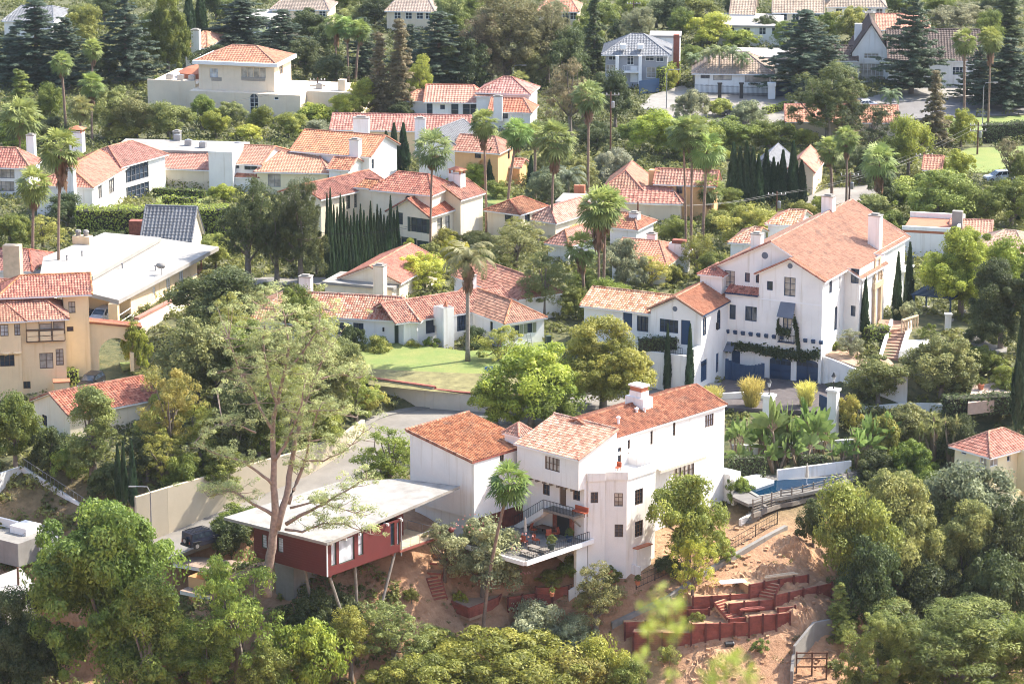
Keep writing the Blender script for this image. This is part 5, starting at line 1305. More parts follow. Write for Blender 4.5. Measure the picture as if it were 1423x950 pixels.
        C = np.stack([rr*np.cos(a), rr*np.sin(a), z*H*(1-.15*q)],1)
        T = np.stack([.5*np.cos(a)*q,.5*np.sin(a)*q,np.ones(n)],1)+rng.normal(0,.5,(n,3)); B = np.cross(T, rng.normal(0,1,(n,3))); B /= np.linalg.norm(B,axis=1,keepdims=True)
        sz = (.34*rng.uniform(.6,1.3,n))[:,None]; V = np.stack([C-T*sz, C+B*sz*.13, C+T*sz, C-B*sz*.13],1).reshape(-1,3)
        me = npmesh('foliage', V, np.arange(n*4).reshape(n,4), LEAF, np.clip(.35+.45*z+rng.normal(0,.15,n),0,1))
        VARS[k] = (me, None, W, H); return VARS[k]
    elif kind == 'paddle':
        # big paddle leaves fanning from several leaning stems
        rng = np.random.default_rng(s); W, H = 3.6, 4.6; V = []; Fq = []; t = []; mb = MB()
        for st in range(5):
            a = rng.uniform(0,2*math.pi); b = np.array([.25*math.cos(a),.25*math.sin(a),0]); hh = rng.uniform(1.2,2.7); tp = b+np.array([math.cos(a)*hh*.28, math.sin(a)*hh*.28, hh])
            mb.tube([b-np.array([0,0,.3]),(b+tp)/2,tp],[.13,.11,.09],6)
            fa = rng.uniform(0,math.pi)
            for l in range(9):
                th = (l/8-.5)*2.1+rng.normal(0,.1); d = np.array([math.cos(fa)*math.sin(th), math.sin(fa)*math.sin(th), math.cos(th)]); d += rng.normal(0,.12,3)
                n1 = np.cross(d, [math.cos(fa+1.2), math.sin(fa+1.2), .3]); n1 /= np.linalg.norm(n1)
                l0, l1 = .55, .55+rng.uniform(1.0,1.5); w = .22; prev = None
                for q in range(6):
                    g = q/5; wid = w*math.sin(min(1,g*1.0+.12)*math.pi*.93)**.6 if q < 5 else .02
                    c = tp+d*(l0+(l1-l0)*g)+np.array([0,0,-.55])*(g*g)*abs(math.sin(th))*.9+np.array([d[0],d[1],0])*g*g*.25
                    i0 = len(V); V += [c+n1*wid, c-n1*wid]
                    if prev is not None: Fq.append((prev, prev+1, i0+1, i0)); t.append(np.clip(.55+rng.normal(0,.12),0,1))
                    prev = i0
                mb.tube([tp, tp+d*l0*1.05],[.035,.025],4,False)
        me = npmesh('foliage', np.array(V), np.array(Fq), LEAF, np.array(t))
        VARS[k] = (me, mb.mesh('stems', BARK, 0, True), W, H); return VARS[k]
    elif kind == 'spiky':
        rng = np.random.default_rng(s); W, H = 3.0, 4.0; V=[]; Fq=[]; t=[]; mb = MB()
        for st in range(9):
            a = rng.uniform(0,2*math.pi); r = rng.uniform(.2,1.0); tp = np.array([r*math.cos(a),r*math.sin(a),rng.uniform(1.2,3.3)]); mb.tube([(0,0,-.2),tp*np.array([.6,.6,.5]),tp],[.12,.09,.07],6)
            for l in range(34):
                d = unit(rng,1)[0]; d[2] = d[2]*.8+.25; d /= np.linalg.norm(d); w = np.cross(d,[0,0,1]); w /= np.linalg.norm(w)+1e-6; L = rng.uniform(.5,.8)
                i0 = len(V); m = tp+d*L*.55+np.array([0,0,.05]); e = tp+d*L+np.array([0,0,-.12]); V += [tp-w*.03,tp+w*.03,m+w*.035,e,m-w*.035]
                Fq += [(i0,i0+1,i0+2,i0+4),(i0+4,i0+2,i0+3,i0+3)]; t += [.5+rng.normal(0,.15)]*2
        Fa = np.array(Fq); Fa[1::2,3] = Fa[1::2,3]
        # keep quads valid: second face as thin quad
        V = np.array(V)
        tips = Fa[1::2]; base = len(V); V = np.concatenate([V, V[tips[:,2]]+.012]); tips[:,3] = base+np.arange(len(tips)); Fa[1::2] = np.stack([tips[:,0],tips[:,1],tips[:,2],tips[:,3]],1)
        me = npmesh('foliage', V, Fa, LEAF, np.clip(np.array(t),0,1)); VARS[k] = (me, mb.mesh('stems', BARK, 0, True), W, H); return VARS[k]
    tm = trunk_mesh('trunk' if kind not in ('bush','shrub') else 'stems', s, H, .05*H**.75*.6 if kind in ('bush','shrub') else .04*H**.95, P, 12 if kind in ('airy','euc') else 8)
    VARS[k] = (me, tm, W, H); return VARS[k]
NV = {'round': 4, 'big': 3, 'tall': 3, 'wide': 3, 'airy': 3, 'bush': 3, 'shrub': 3, 'pine': 3, 'euc': 2, 'cedar': 3, 'conifer': 3, 'redwood': 2, 'cypress': 3, 'bamboo': 2, 'paddle': 3, 'spiky': 2}
LEAFGAIN = 1.4
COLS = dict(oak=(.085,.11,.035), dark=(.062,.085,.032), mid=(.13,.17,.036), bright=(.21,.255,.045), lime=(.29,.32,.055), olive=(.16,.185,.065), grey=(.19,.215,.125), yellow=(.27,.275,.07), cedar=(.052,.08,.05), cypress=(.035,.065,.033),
    brown=(.15,.14,.075), palm=(.145,.185,.055), lite=(.19,.225,.055), moss=(.20,.215,.05), silver=(.26,.29,.19))
BK = dict(grey=(.17,.14,.115), dark=(.07,.05,.04), tan=(.30,.22,.15), red=(.16,.09,.06))
_cnt = {}
_rg = random.Random(5)
def plant(kind, px, pyb, pyt, wpx, col, name, label, cat=None, group=None, z=None, bark='grey', vi=None, hs=1.0):
    """stand a plant where the pixel's line of sight meets the ground; pyt = its top row, wpx = its width"""
    if z is None: x, y, gz = on_ground(px, pyb)
    else: (x, y), gz = at(px, pyb, z), z
    d = math.hypot(y, CZ-gz); W = wpx*d/F; top = atY(px, pyt, y)[2]; Hh = max(.4, top-gz)
    n = _cnt.get(kind, 0); _cnt[kind] = n+1
    i = (n if vi is None else vi) % NV[kind]
    cm, tm, W0, H0 = var(kind, i)
    c = COLS[col] if isinstance(col, str) else col
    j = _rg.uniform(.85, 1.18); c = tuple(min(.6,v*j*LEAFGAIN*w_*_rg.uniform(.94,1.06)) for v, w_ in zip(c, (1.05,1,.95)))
    t = thing(name, label, cat or ('shrub' if kind in ('bush','shrub','bamboo','paddle','spiky') else 'tree'), (x, y, gz-.15), _rg.uniform(0, 6.28), group)
    t.scale = (W/W0, W/W0, Hh/H0)
    link(cm.name.split('.')[0], cm, t, color=c)
    if tm: link(tm.name.split('.')[0], tm, t, color=BK[bark])
    return t
# ---- palms
def fan_crown(seed, n=34, R_=1.0):
    rng = np.random.default_rng(seed); V=[]; Fq=[]; t=[]
    for k in range(n):
        f = k/(n-1); a = k*2.39996+rng.uniform(-.25,.25); e = math.radians(82-140*f**.85)+rng.normal(0,.12)
        d = np.array([math.cos(a)*math.cos(e), math.sin(a)*math.cos(e), math.sin(e)])
        pl = rng.uniform(.75,1.1); hub = d*pl; side = np.array([-math.sin(a), math.cos(a), 0]); tw = rng.normal(0,.35); nrm = np.cross(d, side); side = side*math.cos(tw)+nrm*math.sin(tw)
        dd = d+np.array([0,0,-.35+.2*f]); dd /= np.linalg.norm(dd); up = np.cross(dd, side)
        i0 = len(V); V += [d*.1+side*.03, d*.1-side*.03, hub-side*.022, hub+side*.022]; Fq.append((i0,i0+1,i0+2,i0+3)); t.append(.8)
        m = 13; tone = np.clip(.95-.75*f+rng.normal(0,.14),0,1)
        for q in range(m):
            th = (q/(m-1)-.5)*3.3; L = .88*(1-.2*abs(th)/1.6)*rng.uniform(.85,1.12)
            r = dd*math.cos(th)+side*math.sin(th); w = (-dd*math.sin(th)+side*math.cos(th))*.075
            mid = hub+r*L*.55+up*.05*(1 if q % 2 else -1); tip = hub+r*L+np.array([0,0,-.26*L*(.4+rng.random()*.8)])
            i0 = len(V); V += [hub, mid+w, tip, mid-w]; Fq.append((i0,i0+1,i0+2,i0+3)); t.append(np.clip(tone+rng.normal(0,.08),0,1))
    return npmesh('crown', np.array(V)*R_, np.array(Fq), LEAF, np.array(t))
def skirt_mesh(seed, L=2.0):
    rng = np.random.default_rng(seed); V=[]; Fq=[]; t=[]
    for k in range(150):
        a = rng.uniform(0,6.28); z0 = -rng.uniform(0,L*.75); r0 = .2; r1 = rng.uniform(.3,.62)*(1-.35*(-z0/L)); ln = rng.uniform(.5,.95)
        p0 = np.array([r0*math.cos(a), r0*math.sin(a), z0]); p1 = np.array([r1*math.cos(a), r1*math.sin(a), z0-ln*.45]); p2 = np.array([r1*.8*math.cos(a), r1*.8*math.sin(a), z0-ln]); s = np.array([-math.sin(a), math.cos(a), 0])*rng.uniform(.08,.17)
        i0 = len(V); V += [p0, p1+s, p2, p1-s]; Fq.append((i0,i0+1,i0+2,i0+3)); t.append(rng.uniform(.2,.9))
    return npmesh('dead_fronds', np.array(V), np.array(Fq), LEAF, np.array(t))
def feather_crown(seed, n=22, L=2.6, droop=1.0):
    rng = np.random.default_rng(seed); V=[]; Fq=[]; t=[]
    for k in range(n):
        a = k*2.39996; e = math.radians(80-85*(k/n)); ln = L*rng.uniform(.85,1.1); tone = np.clip(.6-.25*k/n+rng.normal(0,.08),0,1)
        pts = []
        p = np.zeros(3); el = e
        for q in range(12):
            pts.append(p.copy()); p = p+np.array([math.cos(a)*math.cos(el), math.sin(a)*math.cos(el), math.sin(el)])*ln/11; el -= (.10+.035*q*.8)*droop
        side = np.array([-math.sin(a), math.cos(a), 0])
        for q in range(1,12):
            for hf in (0,.33,.66):
                c = pts[q-1]*(1-hf)+pts[q]*hf; d = pts[q]-pts[q-1]; d /= np.linalg.norm(d)
                for sg in (-1,1):
                    l = .62*math.sin(math.pi*min(.97,(q-1+hf)/11*.86+.12))+.08; r = side*sg*.8+d*.55+np.array([0,0,-.38])+rng.normal(0,.1,3); r /= np.linalg.norm(r)
                    i0 = len(V); V += [c-d*.035, c+d*.035, c+r*l*.6+d*.04, c+r*l]; Fq.append((i0,i0+1,i0+2,i0+3)); t.append(tone)
    return npmesh('crown', np.array(V), np.array(Fq), LEAF, np.clip(np.array(t)+rng.normal(0,.07,len(t)),0,1))
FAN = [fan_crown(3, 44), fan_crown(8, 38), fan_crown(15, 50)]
SKIRT = [skirt_mesh(1), skirt_mesh(2, 2.8)]
FEA = [feather_crown(4), feather_crown(9, 18)]
for l in (FAN, SKIRT, FEA):
    for m in l: m.use_fake_user = False
def palm(px, pyc, pxb, pyb, wpx, label, fan=True, col='palm', r=.2, skirt=1.0, group=None, z=0, vi=0, name=None):
    """fan or feather palm: crown centre pixel, foot pixel, crown width in pixels"""
    if z is None: x, y, gz = on_ground(pxb, pyb)
    else: (x, y), gz = at(pxb, pyb, z), z
    tx, ty, tz = atY(px, pyc, y); d = math.hypot(y, CZ-gz); W = wpx*d/F
    t = thing(name or ('fan_palm' if fan else 'feather_palm'), label, 'palm tree', (x, y, gz-.2), 0, group)
    hx, hz = tx-x, tz-gz+.2
    mb = MB(); n = 9
    mb.tube([(hx*(q/(n-1))**1.6, 0, hz*q/(n-1)) for q in range(n)], [r*1.35]+[r*(1.05-.3*q/(n-1)) for q in range(1,n)], 9)
    link('trunk', mb.mesh('trunk', BARK, 0, True), t, color=(.22,.15,.11) if fan else (.25,.22,.19))
    s = W/(2.9 if fan else 3.8); c = COLS[col] if isinstance(col, str) else col
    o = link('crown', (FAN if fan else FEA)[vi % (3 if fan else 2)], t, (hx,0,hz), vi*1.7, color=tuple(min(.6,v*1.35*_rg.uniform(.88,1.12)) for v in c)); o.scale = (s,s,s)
    if skirt:
        o = link('dead_fronds', SKIRT[vi % 2], t, (hx,0,hz-.25*s), vi*2.1, color=(.24,.15,.085)); o.scale = (s*.9,s*.9,s*skirt)
    return t
def hedge(name, label, pix, z, w, h_, col='mid', box=True, group=None, leaf=.16, dens=26, foot=None):
    """clipped hedge along pixels at ground height z: leafy shell round a tapered core"""
    rng = np.random.default_rng(int(pix[0][0]*7+pix[0][1])); pts = [Vector((*at(a,b,z),z)) for a,b in pix]
    V=[]; N=[]
    core = MB()
    for i in range(len(pts)-1):
        a, b = pts[i], pts[i+1]; d = b-a; L = d.length; d.normalize(); s = Vector((-d.y,d.x,0))
        core.obox((a+b)/2+Vector((0,0,h_*.48)), d, L/2-.05, s, w/2-.16, (0,0,1), h_*.47)
        n = int(dens*L*(2*h_+w)); u = rng.uniform(0,L,n); k = rng.uniform(0,2*h_+w,n)
        for j in range(n):
            if k[j] < h_: q, zz_, nn = -w/2, k[j], -s
            elif k[j] < h_+w: q, zz_, nn = k[j]-h_-w/2, h_+.12*math.sin(u[j]*1.3+i), Vector((0,0,1))
            else: q, zz_, nn = w/2, k[j]-h_-w, s
            p = a+d*u[j]+s*q; V.append((p.x,p.y,z+zz_)); N.append(tuple(nn))
        for e, sg in ((a,-1),(b,1)):
            for j in range(int(dens*w*h_)):
                p = e+s*rng.uniform(-w/2,w/2); V.append((p.x,p.y,z+rng.uniform(0,h_))); N.append(tuple(d*sg))
    C = np.array(V)+rng.normal(0,.09,(len(V),3)); vv, ff = leafquads(C, np.array(N)+np.array([0,0,.2]), leaf, rng, .55, .5)
    t = np.clip(.5+.18*np.sin(C[:,0]*1.7)*np.cos(C[:,1]*1.3)+rng.normal(0,.15,len(C)),0,1)
    c = COLS[col] if isinstance(col,str) else col
    root = thing(name, label, 'hedge', tuple(pts[0]), 0, group)
    vv = vv-np.array(pts[0])
    link('foliage', npmesh('foliage', vv, ff, LEAF, t), root, color=tuple(v*1.4 for v in c))
    core.v = [(a-pts[0].x,b-pts[0].y,q-pts[0].z+z*0) for a,b,q in core.v]
    link('branches', core.mesh('branches', BARK), root, color=(.03,.03,.015))
    return root
# ---------------------------------------------------------------- planting
# kind, px, foot row, top row, width px, colour, name, label
P_ = [
# lower left and foreground
('big',155,985,690,240,(.115,.175,.034),'ash_tree','huge dense green tree filling the lower left corner'),
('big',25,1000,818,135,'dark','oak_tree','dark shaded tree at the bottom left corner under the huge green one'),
('tall',212,1010,800,120,'mid','ash_tree','green tree hiding behind the right flank of the huge corner tree'),
('airy',332,965,772,140,(.20,.27,.055),'ash_tree','loose bright tree in front of the brown stepped roofs'),
('tall',290,985,850,90,'mid','young_tree','lower green tree between the huge corner tree and the loose bright one'),
('bush',425,975,858,110,'bright','bush','glossy bright green bush at the bottom left of the olive canopy'),
('round',375,990,888,90,'mid','bush','mid green bush under the loose bright tree'),
('airy',548,940,832,118,'olive','bush','grey olive bush below the red stilts'),
('tall',488,945,838,58,'moss','young_tree','narrow yellow green tree left of the grey olive bush'),
('wide',690,1010,880,290,'moss','acacia_tree','broad flat olive yellow canopy along the bottom edge'),
('wide',590,1010,905,190,'moss','acacia_tree','lower left lobe tree beside the broad olive yellow canopy'),
('wide',800,1015,902,180,'moss','acacia_tree','olive yellow tree joining the right end of the broad canopy'),
('round',845,1000,884,90,'bright','bush','leafy bright green bush below the white house ramp'),
('round',880,1010,915,70,'mid','bush','mid green bush at the bottom edge right of the leafy bright one'),
('bush',745,908,836,95,'silver','sage_bush','pale silvery bush below the leaning palm'),
('bush',800,905,850,70,'silver','sage_bush','small silvery bush right of the pale one under the terrace'),
('airy',828,880,778,92,'olive','oak_tree','grey green tree leaning in front of the terrace foundations'),
('round',672,828,718,118,(.25,.27,.16),'oleander_tree','grey green oleander with pink flowers and dark trunk beside the leaning palm'),
('airy',618,806,722,60,'grey','oleander_tree','smaller oleander reaching the red deck corner'),
('round',955,800,655,112,'lite','pepper_tree','rounded light green tree beside the white stair tower'),
('airy',962,838,745,62,'lime','young_tree','thin pale tree in front of the rounded light green one'),
('bush',322,776,712,78,'dark','bush','dark bush behind the parked off roader'),
('bush',340,742,700,90,'mid','bush','green bush in front of the left end of the white stilt roof'),
('airy',540,690,592,112,'mid','tree','bright tree rising over the far edge of the white stilt roof'),
('shrub',572,838,815,28,'lite','shrub','small round shrub on bare dirt under the stilts'),
('shrub',640,838,818,24,'bright','shrub','tiny green shrub beside the red planter'),
# wooded slope on the right
('round',1185,845,668,118,'lite','tree','ivy covered light tree beside the pool deck rail'),
('big',1252,860,655,150,'olive','oak_tree','large grey olive oak in the middle of the wooded slope'),
('round',1330,800,645,150,'grey','oak_tree','pale crowned oak below the pale yellow house'),
('big',1340,865,690,130,'olive','oak_tree','olive oak in front of the pale crowned one'),
('round',1400,840,690,110,'dark','oak_tree','dark oak at the right edge below the pale yellow house'),
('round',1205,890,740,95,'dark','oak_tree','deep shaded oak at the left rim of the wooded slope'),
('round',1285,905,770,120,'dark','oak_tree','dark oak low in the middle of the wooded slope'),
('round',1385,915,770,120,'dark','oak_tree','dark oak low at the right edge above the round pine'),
('round',1225,770,660,80,'lite','tree','light green tree on the slope behind the ivy covered one'),
('round',1130,760,690,50,'dark','bush','dark bush under the pool deck'),
('pine',1325,1010,822,250,(.12,.155,.04),'pine_tree','broad round topped pine in the lower right corner'),
('pine',1225,1010,850,130,'mid','pine_tree','left shoulder pine beside the broad round topped one'),
('pine',1425,1010,845,130,'mid','pine_tree','right edge pine beside the broad round topped one'),
('conifer',1166,888,806,58,'lite','conifer','small feathery conifer at the right end of the timber walls'),
('round',1232,905,818,70,'olive','bush','olive bush between the small conifer and the round topped pine'),
# left middle
('round',22,655,545,92,'mid','tree','leafy green tree at the left edge in front of the cream house'),
('bush',70,650,590,60,'dark','ivy_bush','dark ivy bush climbing the corner of the red roofed cottage'),
('tall',130,672,535,95,'olive','tree','feathery olive tree standing in front of the red roofed cottage'),
('round',205,668,600,60,'dark','bush','dark bush behind the three little cypresses'),
('airy',238,650,503,98,'yellow','flowering_tree','yellow flowering tree at the right gable of the cottage'),
('airy',225,672,598,70,'moss','flowering_tree','low yellowish tree above the tan wall'),
('round',275,568,438,120,'olive','oak_tree','dark grey olive oak right of the arched drive'),
('round',300,474,374,128,'dark','oak_tree','dense dark green tree covering the end of the flat roofed house'),
('airy',318,500,405,75,'yellow','tree','yellow green tree just below the dense dark one'),
('round',330,655,530,95,'dark','tree','dark tree in the hollow behind the tall grey pine'),
('round',300,690,615,90,'mid','bush','green bush above the tan wall beside the street'),
('airy',395,645,500,100,'moss','tree','yellowish tree behind the trunk of the tall grey pine'),
('round',450,605,470,110,'olive','tree','olive tree behind the tall grey pine, left of the lawn'),
('round',370,590,455,110,'olive','tree','grey olive tree right of the dark grey oak'),
('airy',495,590,495,75,'lite','tree','light loose tree at the left end of the lawn wall'),
('bush',515,572,535,50,'yellow','bush','yellow bush with red flowers at the left end of the lawn wall'),
('bush',190,512,446,40,'bright','vine_bush','bright vine covered bush beside the red post by the arch'),
('bush',232,585,540,50,'moss','bush','yellowish bush beside the drive right of the arch'),
('airy',60,350,298,66,'yellow','tree','golden yellow tree at the left behind the tall palms'),
('round',15,352,298,60,'mid','tree','green tree at the left edge by the golden yellow one'),
('bush',150,345,318,60,'dark','bush','dark bush under the long clipped hedge'),
('round',245,338,300,60,'mid','tree','green tree behind the slate gable'),
('round',300,372,322,50,'lite','tree','bright small tree right of the slate gable'),
('bush',70,400,365,50,'bright','shrub','bright shrub between the two left palm trunks'),
('round',95,320,270,70,'dark','tree','dark tree at the foot of the big windowed house'),
('euc',345,390,248,88,'dark','pine_tree','left of two dark pines before the cypress row'),
('euc',418,395,250,84,'dark','pine_tree','right of two dark pines before the cypress row'),
('euc',385,392,285,70,'dark','pine_tree','shorter dark pine between two taller dark pines'),
('round',440,380,320,45,'olive','bush','olive bush at the foot of the cypress row'),
# centre
('big',838,575,440,150,'moss','tree','large rounded olive green tree left of the courtyard wall'),
('round',738,602,476,135,'bright','ash_tree','bright green tree at the end of the lawn'),
('round',690,600,525,80,'bright','ash_tree','low bright green tree hanging over the street wall'),
('round',770,610,520,90,'mid','ash_tree','mid green tree behind the square turret'),
('round',892,540,486,44,'grey','bush','small grey bush at the left of two slim cypresses'),
('airy',694,513,452,66,'yellow','flowering_tree','small yellow leaved tree standing on the lawn'),
('bush',525,496,464,46,'lite','bush','rounded light bush left of the arched green door'),
('shrub',574,492,470,32,'yellow','bush','small golden bush right of the arched green door'),
('bush',492,497,450,42,'dark','bush','dark bush under the shuttered windows'),
('shrub',600,490,466,28,'mid','shrub','leafy shrub against the front chimney'),
('bush',660,486,453,38,'dark','bush','dark bush in the corner behind the lawn palm'),
('shrub',613,520,508,22,'mid','shrub','little shrub on the bank above the street wall'),
('shrub',652,526,513,22,'mid','shrub','second little shrub on the bank nearest the lawn palm'),
('airy',716,388,308,112,'olive','tree','olive tree in front of the small faded tile house'),
('airy',755,442,350,92,'olive','tree','open crowned tree with dark branches beside the lawn house'),
('bush',800,440,395,60,'lite','bush','light bush at the foot of the stout palm'),
('round',586,404,350,80,'lime','tree','lime green feathery tree behind the lawn house roof'),
('round',868,408,328,64,'grey','tree','grey green domed tree right of the twin trunk palm'),
('round',848,448,385,66,'mid','tree','green tree below the twin trunk palm'),
('airy',905,404,352,58,'yellow','tree','yellow green tree between two tile roofs'),
('bush',935,395,365,40,'moss','bush','mossy bush by the wide white chimney'),
('airy',968,388,322,60,'moss','tree','reddish olive tree left of the villa'),
('round',985,400,350,45,'mid','tree','green tree against the upper left corner of the villa'),
('round',1040,352,284,100,'moss','tree','yellowish green tree in front of the dense cypresses'),
('bush',1000,325,290,50,'lite','bush','light bush between the triple palms and the yellowish tree'),
('bush',618,352,315,42,'moss','bush','low mossy bush against the wall of the rambling white house'),
('round',630,378,326,40,'lime','tree','small lime tree below the rambling white house'),
('bush',597,365,335,36,'olive','bush','olive bush beside the lone palm trunk'),
('round',568,364,330,18,'bright','cypress_shrub','bright cone shrub beside the garage doors'),
('round',760,290,232,60,'grey','tree','grey green tree between the tall palms'),
('round',800,272,215,62,'olive','tree','olive tree behind the tallest palm'),
('bush',850,255,206,60,'silver','bush','pale silvery bush beside the utility pole'),
('round',790,330,300,50,'lime','bush','lime bush in front of the faded tile house'),
('bush',850,330,298,58,'lime','bush','lime bush left of the little white chimney'),
('bush',905,300,272,70,'bright','bush','bright bush under the striped roof'),
('round',660,262,225,40,'bright','tree','small bright tree before the orange arch'),
('bush',690,275,250,40,'mid','bush','green bush below the orange arch'),
('bush',740,330,306,45,'mid','bush','mid green bush by the small hip roof'),
# right of the villa
('big',1335,440,318,120,'bright','tree','big bright green tree at the end of the villa'),
('round',1395,440,330,90,'bright','tree','bright green tree below the tan roof'),
('big',1390,490,358,115,'dark','oak_tree','dark spreading tree over the garden path at the right'),
('round',1307,560,465,106,'olive','oak_tree','rounded dark olive tree right of the entrance steps'),
('round',1220,560,492,88,'olive','oak_tree','rounded dark olive tree left of the entrance steps'),
('airy',1183,500,454,50,'grey','olive_tree','small grey olive tree on the planted terrace'),
('bush',1158,500,470,40,'mid','bush','bush at the near corner of the villa above the vine'),
('shrub',1262,452,415,36,'grey','bush','grey bush at the foot of the tall villa cypress'),
('shrub',1290,470,448,30,'mid','shrub','low shrub by the white planter wall'),
('bush',1365,515,480,60,'mid','bush','flowering bush along the garden path'),
('shrub',1335,520,498,30,'lite','shrub','light shrub in the lower garden'),
('bush',1400,548,505,55,'mid','bush','green bush behind the dark hedge'),
('round',1365,480,440,60,'dark','bush','dark bush beside the pergola path'),
('bush',1262,625,560,80,'olive','bush','mixed olive bush left of the spiky yuccas'),
('bush',1330,640,575,60,'dark','bush','dark bush right of the spiky yuccas'),
('bush',1225,640,575,60,'moss','bush','yellowish bush under the lamp pillar'),
('round',1182,605,548,38,'yellow','bush','pointed yellow bush beside the gate pillar'),
('bush',1270,665,610,70,'mid','bush','green bush behind the far end of the pool'),
('bush',1215,668,625,60,'dark','bush','dark bush at the far pool corner'),
('round',1405,318,246,84,'mid','tree','green tree left of the tall dark cypress at the edge'),
('round',1300,316,232,112,'lite','tree','spreading light green tree behind the coral terrace'),
('round',1262,245,160,66,'bright','tree','bright green tree beside the brown conifer'),
('round',1235,250,190,50,'mid','tree','green tree left of the bright one by the brown conifer'),
('round',1335,205,150,46,'bright','tree','bright tree behind the leaning pole'),
('round',1330,262,205,50,'bright','bush','bright bush under the leaning pole'),
('airy',1403,255,190,42,'brown','tree','rusty brown tree at the right edge'),
('round',1355,318,255,60,'mid','tree','green tree behind the small dark cypress'),
('round',1215,310,270,60,'olive','tree','olive tree behind the long villa roof'),
('bush',1290,205,170,40,'mid','bush','green bush by the low coral roof'),
('conifer',1298,208,94,52,'brown','conifer','rusty brown conifer in front of the tudor house'),
('pine',1150,205,84,112,'oak','pine_tree','dark layered pine in front of the low coral roof'),
('airy',1208,222,140,78,'dark','tree','thin dark tree right of the layered pine'),
('redwood',1180,200,105,40,'brown','conifer','thin brownish conifer beside the layered pine'),
('cedar',1118,132,10,138,'cedar','cedar_tree','bluish cedar between the bungalow and the steep gable'),
('cedar',1266,132,-8,105,'cedar','cedar_tree','bluish cedar in front of the dark brown roof'),
('cedar',1402,152,48,124,'cedar','cedar_tree','dark cedar at the right edge beside the twin palms'),
('redwood',1400,60,-20,60,'dark','conifer','dark tall conifer in the top right corner'),
('wide',1335,48,4,104,'grey','tree','wide grey green tree above the brown roof'),
('round',1185,62,8,60,'lite','tree','light green tree behind the slim white chimney'),
('round',1150,55,15,40,'mid','tree','green tree between two thin top cypresses'),
('round',985,64,18,66,'lime','willow_tree','pale lime willow behind the bungalow'),
('round',945,60,10,50,'mid','tree','green tree at the top right of the colonial'),
('bush',1025,68,40,56,'bright','hedge_bush','bright clipped bush behind the bungalow roof'),
('round',1065,60,20,40,'dark','tree','dark round tree by the white flat roof'),
('round',1022,30,-8,38,'dark','tree','dark round tree at the top edge by the grey gable'),
('round',912,40,-6,60,'grey','tree','grey green tree at the top edge above the colonial'),
('bush',960,165,125,50,'grey','bush','grey bush in front of the gate posts'),
('bush',1040,172,138,56,'grey','bush','grey bush on the drive island'),
('bush',1000,162,135,46,'lite','bush','light bush between two grey ones by the drive'),
('round',915,215,152,84,'bright','tree','large bright tree at the left end of the long tall hedge'),
('round',965,225,160,80,'bright','tree','bright tree second along the long tall hedge'),
('round',1015,215,160,80,'mid','tree','mid green tree third along the long tall hedge'),
('round',1068,212,165,76,'mid','tree','mid green tree at the right end of the long tall hedge'),
('bush',1120,205,178,40,'bright','bush','bright bush under the layered pine'),
('round',855,178,98,66,'dark','tree','dark broad tree in front of the colonial'),
('round',830,215,168,60,'dark','tree','dark tree behind the tallest palm crown'),
('airy',792,190,78,76,'brown','tree','thin russet tree right of the distant white villa'),
('conifer',826,105,-10,54,'dark','conifer','dark tall conifer left of the colonial'),
('round',755,112,70,50,'grey','tree','grey tree above the distant white villa'),
# top
('euc',705,122,-12,140,'brown','eucalyptus_tree','big brownish eucalyptus at the top middle'),
('euc',760,118,0,80,'brown','eucalyptus_tree','smaller brownish eucalyptus right of the big one'),
('cedar',610,128,12,120,'cedar','cedar_tree','broad bluish cedar behind the distant white villa'),
('redwood',527,168,42,44,'brown','redwood_tree','brownish narrow conifer right of the palm trio'),
('redwood',556,168,22,48,'brown','redwood_tree','taller brownish narrow conifer beside the bright poplar'),
('tall',584,148,74,38,'bright','poplar_tree','bright upright poplar beside brownish conifers'),
('round',500,168,108,56,'bright','tree','bright tree under the palm trio'),
('round',475,172,130,50,'lime','tree','lime tree left of the brownish narrow conifers'),
('round',455,78,30,50,'dark','tree','dark tree left of the palm trio'),
('round',430,60,10,60,'dark','tree','dark tree above the tile hipped upper storey'),
('cedar',338,84,-10,128,'cedar','cedar_tree','bluish cedar above the tile hipped upper storey'),
('big',234,108,-12,70,'mid','tree','tall dense rounded tree left of the twin cypresses'),
('cedar',176,118,-10,108,'cedar','cedar_tree','bluish cedar left of the tall dense rounded tree'),
('cedar',52,120,-5,128,'cedar','cedar_tree','wide bluish cedar in the top left corner'),
('cedar',20,112,40,90,'cedar','cedar_tree','lower bluish cedar at the left edge'),
('round',118,70,8,56,'lite','tree','yellow green tree between two bluish cedars'),
('conifer',30,190,95,76,'mid','pine_tree','green pine at the upper left edge'),
('round',68,185,115,52,'mid','tree','green tree right of the edge pine'),
('round',150,192,118,76,'olive','tree','olive brown tree below the little feather palm'),
('round',190,195,130,70,'olive','tree','olive brown tree right of the first one below the feather palm'),
('round',235,196,140,70,'olive','tree','olive tree in front of the beige villa annex'),
('bush',170,195,160,60,'yellow','bush','yellowish bush behind the tile topped chimney'),
('tall',218,138,104,18,'lite','young_tree','first slim young tree against the beige annex'),
('tall',236,146,110,18,'lite','young_tree','middle slim young tree against the beige annex'),
('tall',250,152,118,16,'lite','young_tree','last slim young tree against the beige annex'),
('round',280,180,132,46,'mid','tree','green tree under the beige villa corner'),
('round',322,176,140,44,'olive','tree','olive tree below the arched window'),
('round',300,192,150,46,'bright','tree','bright tree between olive ones below the beige villa'),
('round',360,190,146,42,'mid','tree','green tree right of the arched window'),
('round',400,192,156,52,'moss','tree','mossy tree below the right annex'),
('bush',345,196,172,46,'lime','bush','pale lime bush below the arched window'),
('bush',440,175,142,60,'bright','bush','bright bush under the right annex wall'),
('bush',440,190,165,50,'grey','bush','grey bush left of the pale yellow row house'),
